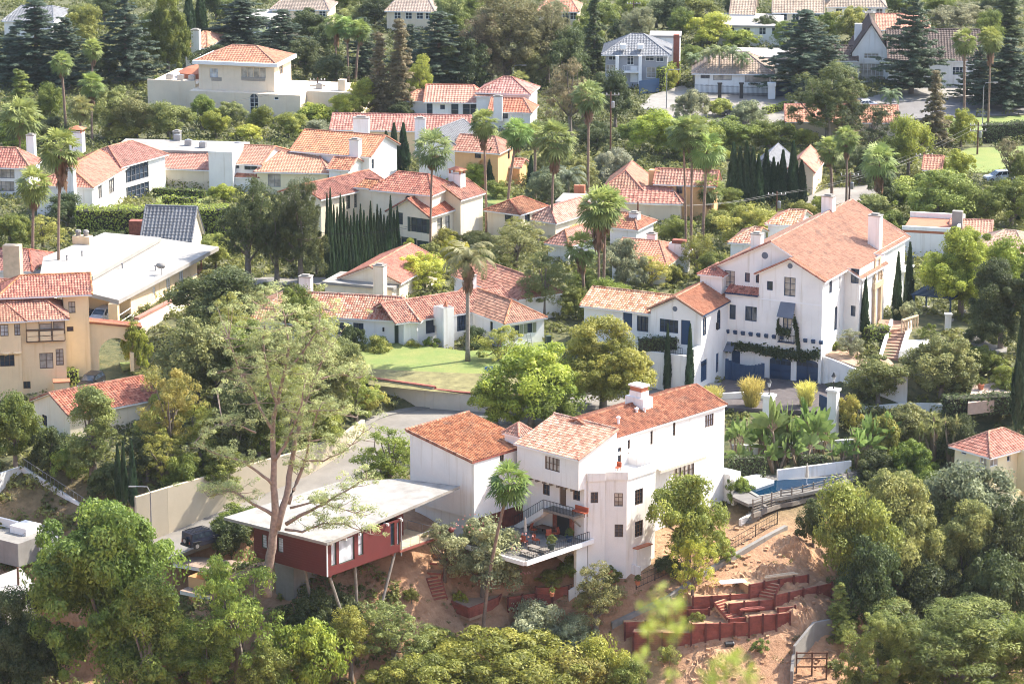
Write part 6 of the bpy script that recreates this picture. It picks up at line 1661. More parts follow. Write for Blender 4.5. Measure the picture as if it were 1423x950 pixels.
('round',20,210,165,60,'mid','tree','green tree behind the left tile roof'),
('round',75,205,160,50,'dark','tree','dark tree behind the tile topped chimney'),
('bush',300,262,240,40,'bright','bush','bright garden bush beside the flat roof tower'),
('bush',312,280,255,44,'bright','bush','bright bush at the right end of the clipped hedges'),
('bush',660,262,240,30,'lite','bush','light bush beside the grey slate gable'),
('round',690,62,10,40,'dark','tree','dark tree behind the big brownish eucalyptus'),
('round',520,40,-8,60,'dark','tree','dark tree at the top edge above the palm trio'),
('round',480,20,-20,50,'mid','tree','green tree at the top edge left of the palm trio'),
('round',655,30,-10,50,'mid','tree','green tree at the top edge above the broad cedar'),
('round',300,30,-15,40,'dark','tree','dark tree at the top edge right of the twin cypresses'),
('round',1090,75,30,40,'mid','tree','green tree at the white flat roof left of the bluish cedar'),
('round',880,30,-10,50,'mid','tree','green tree at the top edge over the colonial chimney'),
('round',860,60,25,36,'dark','tree','dark tree behind the colonial roof'),
('bush',930,125,92,30,'bright','hedge_bush','bright clipped bush at the colonial drive'),
('round',1375,70,15,50,'mid','tree','green tree behind the twin palms'),
('round',620,60,-12,60,'olive','tree','olive tree behind the broad bluish cedar'),
]
for k, px, pb, pt, w, c, n, l in P_:
    plant(k, px, pb, pt, w, c, n, l, z=None if pb > 430 or (k, px) in () else 0)
# bamboo, paddle leaved and spiky plants below the villa drive
for i, (px, pb, pt, w, l) in enumerate([(990,566,534,30,'golden bamboo clump left of the service gate'),(1044,570,522,33,'tallest golden bamboo clump before the service gate'),(1120,568,527,30,'golden bamboo clump before the right garage door')]):
    plant('bamboo', px, pb, pt, w, (.30,.31,.09), 'bamboo', l, group='bamboo clumps along the villa drive')
for i, (px, pb, pt, w, l) in enumerate([(1022,640,570,50,'leftmost paddle leaved plant against the white house'),(1052,640,562,56,'paddle leaved plant under the tallest bamboo'),(1085,648,545,62,'tallest paddle leaved plant under the left pillar'),(1098,640,560,54,'paddle leaved plant crowding the tallest one'),(1078,655,590,60,'low paddle leaved plant in front of the tallest one'),(1128,640,548,56,'paddle leaved plant under the right garage door'),(1112,655,585,56,'low paddle leaved plant above the pool wall'),(1140,630,575,44,'paddle leaved plant next to the iron gate'),(1195,650,575,58,'paddle leaved plant right of the pointed yellow bush'),(1222,640,560,50,'paddle leaved plant below the lamp pillar'),(1165,650,600,46,'small paddle leaved plant left of the pointed yellow bush'),(1035,660,610,44,'lowest paddle leaved plant beside the white house')]):
    plant('paddle', px, pb, pt, w, (.13,.20,.06), 'bird_of_paradise_plant', l, group='paddle leaved plants below the villa drive', bark='tan')
for px, pb, pt, w, l in [(1298,640,562,58,'spiky yucca clump below the dark hedge'),(1322,648,568,48,'second spiky yucca clump nearest the pale yellow house'),(1275,640,575,44,'small spiky yucca clump left of the others')]:
    plant('spiky', px, pb, pt, w, (.20,.22,.08), 'yucca_plant', l, group='yuccas below the dark hedge', bark='tan')
# cypresses
CYP = [(537,243,182,17,'shortest of three columnar cypresses behind the rambling house',0),(548,243,171,17,'middle of three columnar cypresses behind the rambling house',0),(561,240,170,18,'right of three columnar cypresses behind the rambling house',0),
 (1201,468,384,13,'slim cypress left of the stone doorway',1.2),(1246,448,350,14,'slim cypress right of the arched hall window',1.2),(1262,438,336,15,'tallest slim cypress at the villa facade',1.2),(927,545,450,11,'left slim cypress at the white courtyard wall',-3.2),(958,548,450,12,'right slim cypress at the white courtyard wall',-3.2),
 (165,692,616,12,'left of three little cypresses above the tan wall',-6),(173,696,612,11,'middle of three little cypresses above the tan wall',-6),(185,700,612,13,'right of three little cypresses above the tan wall',-6),
 (1416,592,425,24,'tall dark cypress at the right edge by the dark hedge',-2),(1416,312,258,12,'small dark cypress on the right among green trees',0),(1310,318,290,9,'thin dark cypress beside the coral terrace',0),
 (264,88,-12,26,'left of two huge dark cypresses at the top left',0),(280,84,-14,26,'right of two huge dark cypresses at the top left',0),
 (1126,30,-8,12,'thin cypress at the top edge left of the white wall',0),(1140,40,12,10,'short thin cypress above the bluish cedar',0),(1155,36,8,10,'thin cypress next to the short one at the top',0),
 (682,262,205,14,'cypress behind the second tall palm trunk',0),(738,262,215,12,'cypress between leaning palm trunks',0)]
for px, pb, pt, w, l, z in CYP:
    plant('cypress', px, pb, pt, w, 'cypress', 'cypress_tree', l, z=z)
for i, (px, pt, w) in enumerate([(1018,198,16),(1027,204,15),(1036,196,16),(1045,205,15),(1053,215,14)]):
    plant('cypress', px, 290, pt, w+3, 'cypress', 'cypress_tree', ['first','second','third','fourth','fifth'][i]+' from the left in the dense cypress group behind the villa', z=0, group='dense cypress group behind the villa')
for i, (px, pt, w) in enumerate([(1064,205,16),(1074,218,13),(1080,225,12),(1087,208,15),(1101,196,17),(1113,222,15),(1095,238,11)]):
    plant('cypress', px, 284, pt, w+2, 'cypress', 'cypress_tree', ['tall one starting','second in','third in','fourth in','tallest in','last in','shortest in'][i]+' the cypress rank left of the small coral roof', z=0, group='dense cypress group behind the villa')
rc = random.Random(3)
for i in range(22):
    px = 456+i*4.6; pt = [270,262,285,288,270,276,294,300,290,298,284,292,300,280,296,284,290,298,300,272,292,286][i]
    plant('cypress', px, 392-i*1.45, pt, 9.5, 'cypress', 'cypress_tree', 'slim dark cypress in the close planted row before the rambling white house', z=0, group='close planted cypress row')
# palms: crown row, foot
PALMS = [(28,165,28,250,58,'tall fan palm at the far left above the tile roof',0),(84,208,82,405,62,'tall fan palm in front of the big windowed house',0),(47,258,46,392,52,'shorter fan palm left of the tall one at the big windowed house',0),
 (85,88,92,195,32,'distant fan palm in front of the wide bluish cedar',0),(129,68,128,130,30,'distant fan palm in front of the left cedar pair',0),(127,118,128,200,34,'small fan palm above the tile topped chimney',0),(112,150,112,210,34,'low fan palm behind the tile topped chimney',0),
 (467,35,467,118,30,'left palm of the distant trio',0),(482,38,484,120,30,'middle palm of the distant trio',0),(501,42,494,120,30,'right leaning palm of the distant trio',0),
 (601,208,598,358,56,'lone thick fan palm in front of the rambling white house',0),(672,172,676,330,40,'fan palm nearest the tile chimney',0),(719,185,704,312,42,'leaning fan palm among the central palms',0),(744,186,743,280,36,'thin fan palm behind the leaning one',0),(771,196,766,338,56,'stout fan palm with hanging brown skirt among the central palms',0),(818,135,817,280,46,'tallest fan palm right of the central group',0),(722,112,722,162,28,'small fan palm in front of the distant white villa',0),
 (832,290,832,442,58,'left trunk of the twin fan palms',-.3),(842,286,838,440,54,'right trunk of the twin fan palms',-.3),(808,345,812,440,48,'shaggy low fan palm left of the twin ones',-.3),
 (949,185,953,350,44,'left fan palm of the triple group beside the orange house',0),(962,182,960,352,44,'middle fan palm of the triple group beside the orange house',0),(983,208,976,355,50,'stout right fan palm of the triple group',0),
 (1153,208,1156,282,38,'left fan palm behind the villa ridge',0),(1177,193,1176,288,36,'right slim fan palm behind the villa ridge',0),(1222,225,1221,298,52,'shaggy fan palm at the villa chimney',0),
 (1340,58,1339,192,36,'left palm of the slim pair before the brown roof',0),(1377,55,1373,176,36,'right palm of the slim pair before the brown roof',0),
 (986,262,986,310,40,'low fan palm under the triple group',0)]
for i, (px, pc, pxb, pb, w, l, z) in enumerate(PALMS):
    palm(px, pc, pxb, pb, w, l, z=z, vi=i, skirt=.55+.5*((i*37 % 10)/10), r=.17+.08*((i*53 % 10)/10), group=None)
palm(708,672,671,888,60,'lone fan palm leaning across the terrace of the hillside house', z=None, vi=2, skirt=.18, r=.2, col=(.11,.17,.045))
palm(650,362,650,499,74,'drooping feather palm standing alone on the lawn', False, (.17,.19,.07), .26, 1.0, z=0, vi=0)
for i, (px, pc, pb, w) in enumerate([(964,82,118,26),(984,76,126,26),(1000,72,128,28),(1018,74,128,30),(1032,82,128,28)]):
    palm(px, pc, px, pb, w, ['leftmost','second','middle','fourth','rightmost'][i]+' feathery palm in the row before the taupe bungalow', False, (.15,.18,.08), .15, 0, z=0, vi=i, group='feathery palms before the taupe bungalow')
for px, pc, pb, w, l in [(160,80,112,40,'feathery palm below the left cedar pair'),(372,52,76,46,'feathery palm left of the tile hipped upper storey'),(408,68,95,36,'feathery palm behind the tile hipped upper storey'),(753,86,118,46,'feathery palm above the distant white villa'),(775,12,50,34,'feathery palm at the top middle'),(790,248,285,50,'low feathery palm between central palm trunks'),(1238,134,150,32,'little feathery palm on the street below the steep gable'),(1010,135,158,1,'x')][:7]:
    palm(px, pc, px, pb, w, l, False, (.13,.16,.08), .17, 0, z=0, vi=px % 2)
# clipped hedges
hedge('clipped_hedge', 'long clipped hedge with sunny top below the big windowed house', [(108,334),(318,332)], 0, 3.2, 4.6, 'bright')
hedge('clipped_hedge', 'upper hedge of the walled garden beside the gallery windows', [(212,262),(300,258)], 0, 1.6, 2.2, 'mid')
hedge('clipped_hedge', 'middle low hedge of the walled garden', [(213,272),(285,276)], 0, 1.0, 1.2, 'mid')
hedge('clipped_hedge', 'front low hedge of the walled garden', [(226,284),(274,286)], 0, 1.0, 1.2, 'bright')
hedge('clipped_hedge', 'cube shaped hedge beside the drive arch', [(84,538),(106,535)], -3.6, 1.8, 2.0, 'bright')
hedge('clipped_hedge', 'dark hedge along the white garden wall at the right', [(1312,577),(1418,572)], -2.4, 2.0, 2.2, 'dark')
hedge('clipped_hedge', 'dark hedge in front of the courtyard windows', [(888,488),(942,484)], 1.4, 1.1, 1.5, 'dark')
hedge('clipped_hedge', 'square hedge on the terrace beside the entrance steps', [(1206,474),(1232,470)], 1.2, 1.6, 1.6, 'mid')
hedge('clipped_hedge', 'tall narrow hedge at the colonial drive', [(918,128),(940,116)], 0, 1.6, 4.0, 'bright')
hedge('clipped_hedge', 'low hedge in front of the distant white villa', [(566,168),(690,170)], 0, 1.5, 1.6, 'mid')
hedge('clipped_hedge', 'dark street hedge at the far right', [(1368,198),(1440,194)], 0, 2, 3.0, 'dark')
hedge('clipped_hedge', 'bright row hedge below the bungalow drive', [(1062,160),(1100,150)], 0, 1.2, 1.2, 'bright')
hedge('clipped_hedge', 'small dark hedge under the gate pillar', [(1168,585),(1195,590)], -3.6, 1.4, 2.2, 'dark')
hedge('clipped_hedge', 'trailing hedge on the white pool terrace wall', [(1012,665),(1062,662)], -6.6, 1.0, 2.4, 'dark')
hedge('clipped_hedge', 'rounded hedge behind the pool umbrella', [(1110,655),(1145,652)], -6.6, 1.3, 1.7, 'dark')
# climbing vine over the villa garages
def vine():
    rng = np.random.default_rng(12); V=[]; 
    h = VL
    def strip(a, b, hw, n):
        for _ in range(n):
            t = rng.random(); px = a[0]+(b[0]-a[0])*t; py = a[1]+(b[1]-a[1])*t
            s_, z = h.hit((-12.4,0),(0,0), px, py+0)
            V.append((s_-12.4, -.12-rng.random()*.4, z+rng.normal(0, hw)))
    strip((1002,487),(1025,480),.22,300); strip((1025,480),(1060,484),.24,500); strip((1060,486),(1115,494),.3,900); strip((1112,494),(1140,492),.28,420)
    strip((1104,443),(1110,462),.3,260); strip((1108,460),(1112,490),.35,520); strip((1080,458),(1100,462),.22,240); strip((1083,443),(1082,456),.12,80)
    C = np.array(V); N = np.tile([0,-1,.3],(len(C),1)); vv, ff = leafquads(C, N.astype(float), .17, rng, .7, .6)
    vv[:,2] -= h.zb
    t = thing('climbing_vine', 'dark vine trailing along the villa wall above the blue garage doors', 'vine', (*h.o, h.zb), h.a)
    link('foliage', npmesh('foliage', vv, ff, LEAF, np.clip(rng.normal(.5,.2,len(C)),0,1)), t, color=(.05,.075,.028))
vine()
# ---- the tall open pine in front of the red house, branch by branch at its own distance
EXTRA = [
('round',335,470,395,80,'olive','tree','olive tree right of the dense dark green one'),
('airy',300,560,470,85,'olive','tree','thin olive tree between the dark oak and the tall pine'),
('round',345,560,440,95,'lite','tree','light green tree behind the left half of the tall pine'),
('round',430,545,430,85,'lite','tree','light green tree at the left gable of the lawn house'),
('round',475,540,470,70,'olive','bush','olive bush before the shuttered windows'),
('round',415,480,395,60,'mid','tree','green tree at the left hip of the lawn house'),
('round',360,640,545,80,'mid','tree','green tree in the dark hollow above the street'),
('round',450,640,560,70,'lite','bush','light bush over the tan wall near the lawn'),
('airy',280,650,560,80,'moss','tree','mossy tree between the yellow flowering tree and the hollow'),
('bush',255,690,630,60,'mid','bush','green bush on top of the tan wall'),
('bush',150,690,640,60,'dark','bush','dark bush below the feathery olive tree'),
('bush',100,670,620,60,'mid','bush','green bush left of the feathery olive tree'),
('round',60,300,268,50,'mid','tree','green tree below the first tall palm'),
('bush',215,610,565,50,'lite','bush','light bush at the right end of the cottage roof'),
('round',385,250,205,20,'mid','young_tree','x')][:-1]+[
('round',112,45,5,50,'olive','tree','olive tree at the top edge between the first two cedars'),
('round',145,30,-10,50,'dark','tree','dark tree at the top edge left of the rounded giant'),
('round',205,60,20,40,'dark','tree','dark tree tucked left of the rounded giant'),
('round',320,30,-5,50,'olive','tree','olive tree at the top edge over the bluish cedar'),
('round',410,36,0,50,'mid','tree','green tree left of the far beige house'),
('round',500,40,5,50,'olive','tree','olive tree right of the far beige house'),
('round',560,28,-10,60,'dark','tree','dark tree left of the far taupe roof'),
('round',640,62,15,50,'mid','tree','green tree in front of the far taupe roof'),
('round',835,50,0,60,'mid','tree','green tree right of the far coral roof'),
('euc',890,70,10,60,'grey','tree','grey loose tree above the colonial roof'),
('round',930,45,-5,60,'dark','tree','dark tree at the top edge right of the colonial'),
('round',965,40,-8,60,'mid','tree','green tree at the top edge left of the grey gable'),
('round',1105,62,28,50,'mid','tree','green tree right of the white flat roof'),
('round',1170,36,-6,50,'dark','tree','dark tree at the top edge by the white wall house'),
('round',1250,22,-14,60,'olive','tree','olive tree at the top edge over the orange tile roof'),
('round',1310,36,-8,60,'mid','tree','green tree right of the orange tile roof'),
('round',1375,32,-12,60,'dark','tree','dark tree at the top edge near the corner conifer'),
('cedar',95,125,20,90,'cedar','cedar_tree','bluish cedar second from the top left corner'),
('round',140,120,60,60,'dark','tree','dark tree behind the two feather palms at the top left'),
('round',300,120,60,70,'dark','tree','dark tree left of the tile hipped upper storey'),
('cedar',395,95,10,90,'cedar','cedar_tree','bluish cedar just right of the tile hipped upper storey'),
('round',425,110,55,60,'dark','tree','dark tree above the right annex'),
('round',465,120,75,60,'dark','tree','dark tree behind the trunks of the palm trio'),
('cedar',505,110,20,70,'cedar','cedar_tree','bluish cedar behind the palm trio'),
('cedar',570,120,30,70,'cedar','cedar_tree','bluish cedar left of the broad one'),
('round',650,130,50,70,'dark','tree','dark tree right of the broad cedar'),
('euc',670,125,20,80,'brown','eucalyptus_tree','brownish eucalyptus left of the big one'),
('round',740,125,60,60,'olive','tree','olive tree under the two eucalyptus'),
('round',790,125,40,70,'dark','tree','dark tree between the eucalyptus and the tall conifer'),
('round',810,170,110,60,'olive','tree','olive tree left of the colonial'),
('round',815,80,20,50,'mid','tree','green tree at the top behind the tall conifer'),
('round',960,95,60,40,'mid','tree','green tree between colonial and bungalow'),
('round',1130,70,30,60,'dark','tree','dark tree behind the bluish cedar at the bungalow'),
('round',1100,120,80,50,'dark','bush','dark bush below the bluish cedar at the bungalow'),
('cedar',1360,140,60,80,'cedar','cedar_tree','dark cedar behind the slim palm pair'),
('round',1420,140,80,70,'dark','tree','dark tree at the right edge under the tall conifer'),
('cedar',1150,150,50,90,'cedar','cedar_tree','bluish cedar above the layered pine'),
('bush',880,200,165,50,'mid','bush','green bush left of the long tall hedge'),
('bush',940,218,182,60,'bright','bush','bright bush along the foot of the long tall hedge'),
('bush',990,222,188,60,'bright','bush','bright bush middle along the foot of the long tall hedge'),
('bush',1090,195,165,50,'mid','bush','green bush right along the foot of the long tall hedge'),
('round',1230,290,240,50,'dark','tree','dark tree behind the shaggy palm'),
('round',1195,255,205,50,'dark','tree','dark tree right of the two ridge palms'),
('round',1160,245,205,40,'dark','bush','dark bush behind the two ridge palms'),
('bush',1255,290,258,50,'lite','bush','light bush right of the shaggy palm'),
('bush',1345,300,262,60,'lite','bush','light bush left of the edge trees'),
('round',1420,260,210,40,'mid','tree','green tree at the right edge behind the rusty one'),
('bush',1240,325,290,50,'mid','bush','green bush left of the coral terrace'),
('bush',1140,300,270,40,'lite','bush','light bush at the foot of the cypress rank'),
('bush',1115,305,278,44,'moss','bush','mossy bush below the cypress pole'),
('round',940,340,298,50,'mid','tree','green tree right of the little tile house'),
('round',1010,300,262,50,'mid','tree','green tree at the foot of the triple palms'),
('round',700,240,190,40,'dark','tree','dark tree above the orange house'),
('round',765,255,205,40,'olive','tree','olive tree behind the stout skirted palm'),
('round',735,205,170,50,'mid','tree','green tree below the distant front wing'),
('round',670,205,172,50,'mid','tree','green tree above the grey slate gable'),
('round',560,172,140,40,'dark','bush','dark bush left of the distant white villa'),
('bush',620,180,166,60,'bright','bush','bright bush under the dark tall windows'),
('round',540,300,262,30,'lite','bush','light bush beside the slim cypress row'),
('airy',715,352,300,60,'moss','tree','mossy loose tree right of the rambling house'),
('bush',660,350,320,60,'olive','bush','olive bush under the right windows of the rambling house'),
('bush',690,395,350,60,'lite','bush','light bush behind the lawn house ridge'),
('bush',812,410,372,50,'mid','bush','green bush left of the twin palms'),
('bush',900,440,400,50,'mid','bush','green bush beside the low wing of the villa'),
('bush',1290,700,650,70,'mid','bush','green bush above the grey olive oak'),
('bush',1345,690,645,60,'mid','bush','green bush at the foot of the pale yellow house'),
('bush',1025,700,660,40,'mid','bush','green bush by the stepped white wall'),
('shrub',1010,782,758,34,'mid','shrub','green shrub on the path below the stair'),
('shrub',985,760,735,34,'lite','shrub','light shrub beside the long wing'),
('bush',930,800,770,40,'dark','bush','dark bush behind the thin pale tree'),
('bush',795,800,770,44,'mid','bush','green bush planted under the terrace edge'),
('bush',765,815,790,40,'lite','bush','light bush on the planted slope under the terrace'),
('shrub',850,812,788,30,'mid','shrub','shrub on the ramp under the stair tower'),
('bush',715,900,868,60,'silver','sage_bush','silvery bush below the planter'),
('bush',600,905,868,60,'olive','bush','olive bush left of the planter'),
('bush',480,880,822,70,'dark','bush','dark creeper on the slope under the stilts'),
('bush',440,880,815,70,'dark','bush','dark creeper under the brown stepped roofs'),
('shrub',930,925,895,40,'lite','shrub','light shrub below the lowest timber wall'),
('shrub',1055,905,885,28,'mid','shrub','green shrub beside the black drum'),
('shrub',968,868,848,24,'lite','shrub','light shrub on the short timber terrace'),
]
for k, px, pb, pt, w, c, n, l in EXTRA:
    plant(k, px, pb, pt, w, c, n, l, z=None if pb > 430 else 0)
def tall_pine():
    D = 309.5; x0, y0 = atY(373, 790, D)[0], D; z0 = g1(x0, y0)
    rng = np.random.default_rng(77); mb = MB()
    def p(px, py, dy=0): q = atY(px, py, D+dy); return Vector(q)
    T = [([(370,830,0),(372,795,0),(378,760,0),(382,722,0),(381,680,0),(381,640,.3),(378,600,.5),(384,560,.5),(395,520,0),(402,480,-.5)], .60, .12),
         ([(384,735,0),(398,690,.5),(404,650,1),(412,610,1.5),(420,570,2),(436,530,2),(452,490,2)], .42, .08),
         ([(400,700,.5),(412,670,1),(424,640,1),(432,600,1),(447,560,.5)], .26, .06),
         ([(380,715,0),(352,700,-.5),(330,685,-1),(313,681,-1.5),(290,690,-2)], .20, .05),
         ([(380,672,0),(358,655,-.5),(335,640,-1),(305,632,-1.5),(270,615,-2)], .18, .04),
         ([(398,728,0),(425,712,-1),(450,700,-1.5),(478,682,-2),(510,664,-2.5)], .22, .05),
         ([(396,735,0),(420,738,-1.5),(450,727,-2),(480,728,-2.5),(515,742,-3)], .16, .04),
         ([(404,705,0),(440,696,-1),(470,705,-2),(505,716,-3)], .13, .04),
         ([(381,640,0),(395,620,0),(405,600,-1),(420,560,-1.5),(425,520,-2)], .20, .05),
         ([(380,600,0),(362,570,0),(350,540,-.5),(330,510,-1),(318,470,-1.5)], .18, .04),
         ([(384,560,0),(372,520,.5),(365,470,1),(372,430,1)], .16, .04),
         ([(395,520,0),(420,490,0),(440,460,0),(450,430,0)], .15, .04),
         ([(402,480,0),(395,440,0),(385,405,0)], .11, .03), ([(436,530,1),(470,520,1),(500,525,.5)], .12, .03), ([(420,570,1),(460,570,0),(495,580,-.5)], .12, .03),
         ([(355,600,0),(330,590,-1),(300,590,-1.5)], .10, .03), ([(420,640,1),(450,640,0),(480,625,-1),(505,600,-1)], .12, .03)]
    ends = []
    for pts, r0, r1 in T:
        P = [p(*q) for q in pts]; n = len(P); 
        fine = []
        for i in range(n-1):
            for k in range(3): fine.append(P[i]+(P[i+1]-P[i])*(k/3)+Vector(rng.normal(0,.04,3)))
        fine.append(P[-1])
        mb.tube(fine, [r0+(r1-r0)*(i/(len(fine)-1))**.8 for i in range(len(fine))], 9)
        if r0 < .5:
            for q in fine[len(fine)//3:]: ends.append(q)
        else:
            for q in fine[-8:]: ends.append(q)
    C = []; cr = []
    def spray(c, r):
        C.append(c); cr.append(r)
    for e in ends:
        for _ in range(5):
            o = Vector((rng.normal(0,1.0), rng.normal(0,1.0), abs(rng.normal(0,.5))+.1)); c = e+o
            if rng.random() < .5: mb.tube([e, (e+c)/2+Vector((0,0,-.1)), c], [.045,.03,.015], 4, False)
            spray(tuple(c), rng.uniform(.35,.8))
    # upper crown: fine open clouds of needles
    for _ in range(225):
        a = rng.random(); px = 385+rng.normal(0,1)*52; py = 488+rng.normal(0,1)*50
        if not (292 < px < 522 and 392 < py < 600): continue
        q = p(px, py, rng.normal(0,2.2)); spray(tuple(q), rng.uniform(.35,.75))
        if rng.random() < .5:
            e = min(ends, key=lambda v: (v-q).length); mb.tube([e, (e+q)/2+Vector((0,0,-.15)), q], [.05,.035,.015], 4, False)
    V, Fq, t = clump_leaves(np.array(C), np.array(cr), 50, .15, rng, .55, .7, .22, .6)
    t0 = thing('tall_pine', 'tall open grey green pine with forked pale trunk in front of the stilt house', 'pine tree', (x0, y0, z0-.3))
    o = np.array([x0, y0, z0-.3]); mb.v = [(a-o[0], b-o[1], c-o[2]) for a,b,c in mb.v]
    link('trunk', mb.mesh('trunk', BARK, 0, True), t0, color=(.27,.20,.16))
    link('crown', npmesh('crown', V-o, Fq, LEAF, t), t0, color=(.38,.43,.18))
tall_pine()
# leaning dark oleander trunk and its pink blossom
def blossoms():
    rng = np.random.default_rng(4); C=[]
    x, y, z = on_ground(668, 826)
    for px, py, s, n in ((640,728,9,12),(722,748,9,14),(735,788,8,14),(655,728,10,8),(725,765,10,12)):
        for _ in range(n): C.append(atY(px+rng.normal(0,s), py+rng.normal(0,s*.8), y-2.0+rng.normal(0,.5)))
    C = np.array(C); vv, ff = leafquads(C, np.tile([0,-.7,.7],(len(C),1)), .13, rng, .7, .5)
    t = thing('oleander_blossom', 'pink blossom sprinkled over the grey green oleander', 'blossom', (x,y,z)); t['kind'] = 'stuff'
    link('blossom', npmesh('blossom', vv-np.array([x,y,z]), ff, LEAF, rng.uniform(.2,.8,len(C))), t, color=(.50,.24,.20))
blossoms()
# ---- low undergrowth clothing the earth between everything
def undergrowth():
    rng = np.random.default_rng(31); n = 26000
    y = 286+(700-286)*rng.random(n)**1.15; x = rng.uniform(-1,1,n)*(y*.166+6)
    z = ground(x, y)
    # keep clear of streets, drives, lawn and the bare dirt
    d = np.sqrt(((x[:,None]-_RS[None,::3,0])**2+(y[:,None]-_RS[None,::3,1])**2).min(1)); keep = d > 6
    for poly in CLEAR:
        px = np.array([q[0] for q in poly]); py = np.array([q[1] for q in poly]); c = np.zeros(n, bool); j = len(px)-1
        for i in range(len(px)):
            cond = ((py[i] > y) != (py[j] > y)) & (x < (px[j]-px[i])*(y-py[i])/(py[j]-py[i]+1e-12)+px[i]); c ^= cond; j = i
        keep &= ~c
    x, y, z = x[keep], y[keep], z[keep]; n = len(x)
    rr = rng.uniform(.45, 1.3, n)*(1+.5*(y > 420)); P = np.stack([x, y, z+rr*.25], 1)
    V, Fq, t = clump_leaves(P, rr, 34, .26, rng, .7, .4, .5)
    t = np.clip(t+np.repeat(.25*np.sin(x*.2)*np.sin(y*.13)-.35*(y > 500), 34), 0, 1)
    o = link('undergrowth', npmesh('undergrowth', V, Fq, LEAF, t), color=(.19,.205,.06)); o['kind'] = 'stuff'; o['label'] = 'low green undergrowth between the houses'
# ---------------------------------------------------------------- lawn, walls, drives, pool
CLEAR = []
def W2(pix, z): return [at(a, b, z) for a, b in pix]
def sheet(name, pix, z, mat, th=.25, kind='structure', clear=True):
    pts = W2(pix, z); o = obj(name, MB().prism(pts, z-th, z), mat); o['kind'] = kind
    if clear: CLEAR.append(pts)
    return o
def wallrun(name, label, pix, ztop, zbot, th, mat, cap=None, cat='wall', capmat=None):
    """free standing wall along pixels at its foot height; ztop/zbot numbers or lists"""
    if zbot == 'g':
        G = [on_ground(a, b) for a, b in pix]; zbot = [g[2] for g in G]; ztop = [z+ztop for z in zbot]
    n = len(pix); zt = ztop if isinstance(ztop, list) else [ztop]*n; zb = zbot if isinstance(zbot, list) else [zbot]*n
    pts = [at(a, b, zb[i]) for i, (a, b) in enumerate(pix)]
    root = thing(name, label, cat, (*pts[0], zb[0])); mb = MB(); cb = MB(); o = (pts[0][0], pts[0][1], zb[0])
    for i in range(n-1):
        a, b = Vector((*pts[i],0)), Vector((*pts[i+1],0)); d = (b-a).normalized(); s = Vector((-d.y,d.x,0))*th/2
        v = [a-s, b-s, b+s, a+s]; k = len(mb.v)
        for j, q in enumerate(v): mb.v.append((q.x-o[0], q.y-o[1], (zb[i] if j in (0,3) else zb[i+1])-1.5-o[2]))
        for j, q in enumerate(v): mb.v.append((q.x-o[0], q.y-o[1], (zt[i] if j in (0,3) else zt[i+1])-o[2]))
        mb.f += [tuple(k+e for e in q) for q in ((0,3,2,1),(4,5,6,7),(0,1,5,4),(1,2,6,5),(2,3,7,6),(3,0,4,7))]
        if cap:
            p, q = a+Vector((-o[0],-o[1],zt[i]-o[2]+cap/2+.003)), b+Vector((-o[0],-o[1],zt[i+1]-o[2]+cap/2+.003)); cb.beam(p, q, th+.14, cap)
    obj('wall_body', mb, mat, root)
    if cap: obj('wall_cap', cb, capmat or WOODRED, root)
    return root
GRASS = None
def lawn():
    m, nt, b = mat_new('lawn_grass'); geo = nd(nt, 'ShaderNodeNewGeometry')
    n1 = nd(nt, 'ShaderNodeTexNoise', i_Scale=.35, i_Detail=6.0); nt.links.new(geo.outputs['Position'], n1.inputs['Vector'])
    n2 = nd(nt, 'ShaderNodeTexNoise', i_Scale=6.0, i_Detail=6.0); nt.links.new(geo.outputs['Position'], n2.inputs['Vector'])
    c = mixc(nt, ramp(nt, n1.outputs[0], .35, .65), (.17,.22,.055), (.27,.26,.08)); c = mixc(nt, ramp(nt, n2.outputs[0], .3, .7), c, (.12,.17,.04), 'MIX')
    nt.links.new(c, b.inputs['Base Color']); b.inputs['Roughness'].default_value = .95
    bp = nd(nt, 'ShaderNodeBump', i_Strength=.5, i_Distance=.06); nt.links.new(n2.outputs[0], bp.inputs['Height']); nt.links.new(bp.outputs[0], b.inputs['Normal'])
    global GRASS; GRASS = m
    # lawn falls gently to the bank behind the wall
    top = [(500,478,.1),(560,476,.1),(650,488,0),(745,475,0),(800,470,-.1)]; low = [(505,512,-.3),(570,515,-.35),(640,518,-.4),(700,520,-.5),(770,510,-.5)]; ed = [(512,534,-.8),(575,541,-.85),(640,547,-1),(700,551,-1.1),(770,547,-1.1)]
    def strip(name, A, B, mat):
        mb = MB(); N = 24
        def ip(Q, t): 
            f = t*(len(Q)-1); i = min(int(f), len(Q)-2); f -= i; return tuple(Q[i][k]*(1-f)+Q[i+1][k]*f for k in range(3))
        rows = 8
        for r in range(rows+1):
            for k in range(N+1):
                a, c = ip(A, k/N), ip(B, k/N); f = r/rows; pz = tuple(a[j]*(1-f)+c[j]*f for j in range(3)); x, y = at(*pz); mb.v.append((x, y, pz[2]))
        mb.f = [(r*(N+1)+k, r*(N+1)+k+1, (r+1)*(N+1)+k+1, (r+1)*(N+1)+k) for r in range(rows) for k in range(N)]
        o = obj(name, mb, mat, smooth=True); o['kind'] = 'structure'
        CLEAR.append([at(*q) for q in A]+[at(*q) for q in B][::-1])
    strip('lawn', top, low, m); strip('bank', low, ed, M('dry_bank', (.20,.18,.075), .95, .3, .8, .5, 6))
lawn()
wallrun('street_wall', 'white painted block wall stepping down below the lawn', [(515,554),(527,556),(565,561),(604,566),(604,566),(640,570),(700,575),(770,572)], [-.5,-.55,-.6,-.65,-.95,-.95,-1.0,-1.0], -3.1, .3, CONCP, .12)
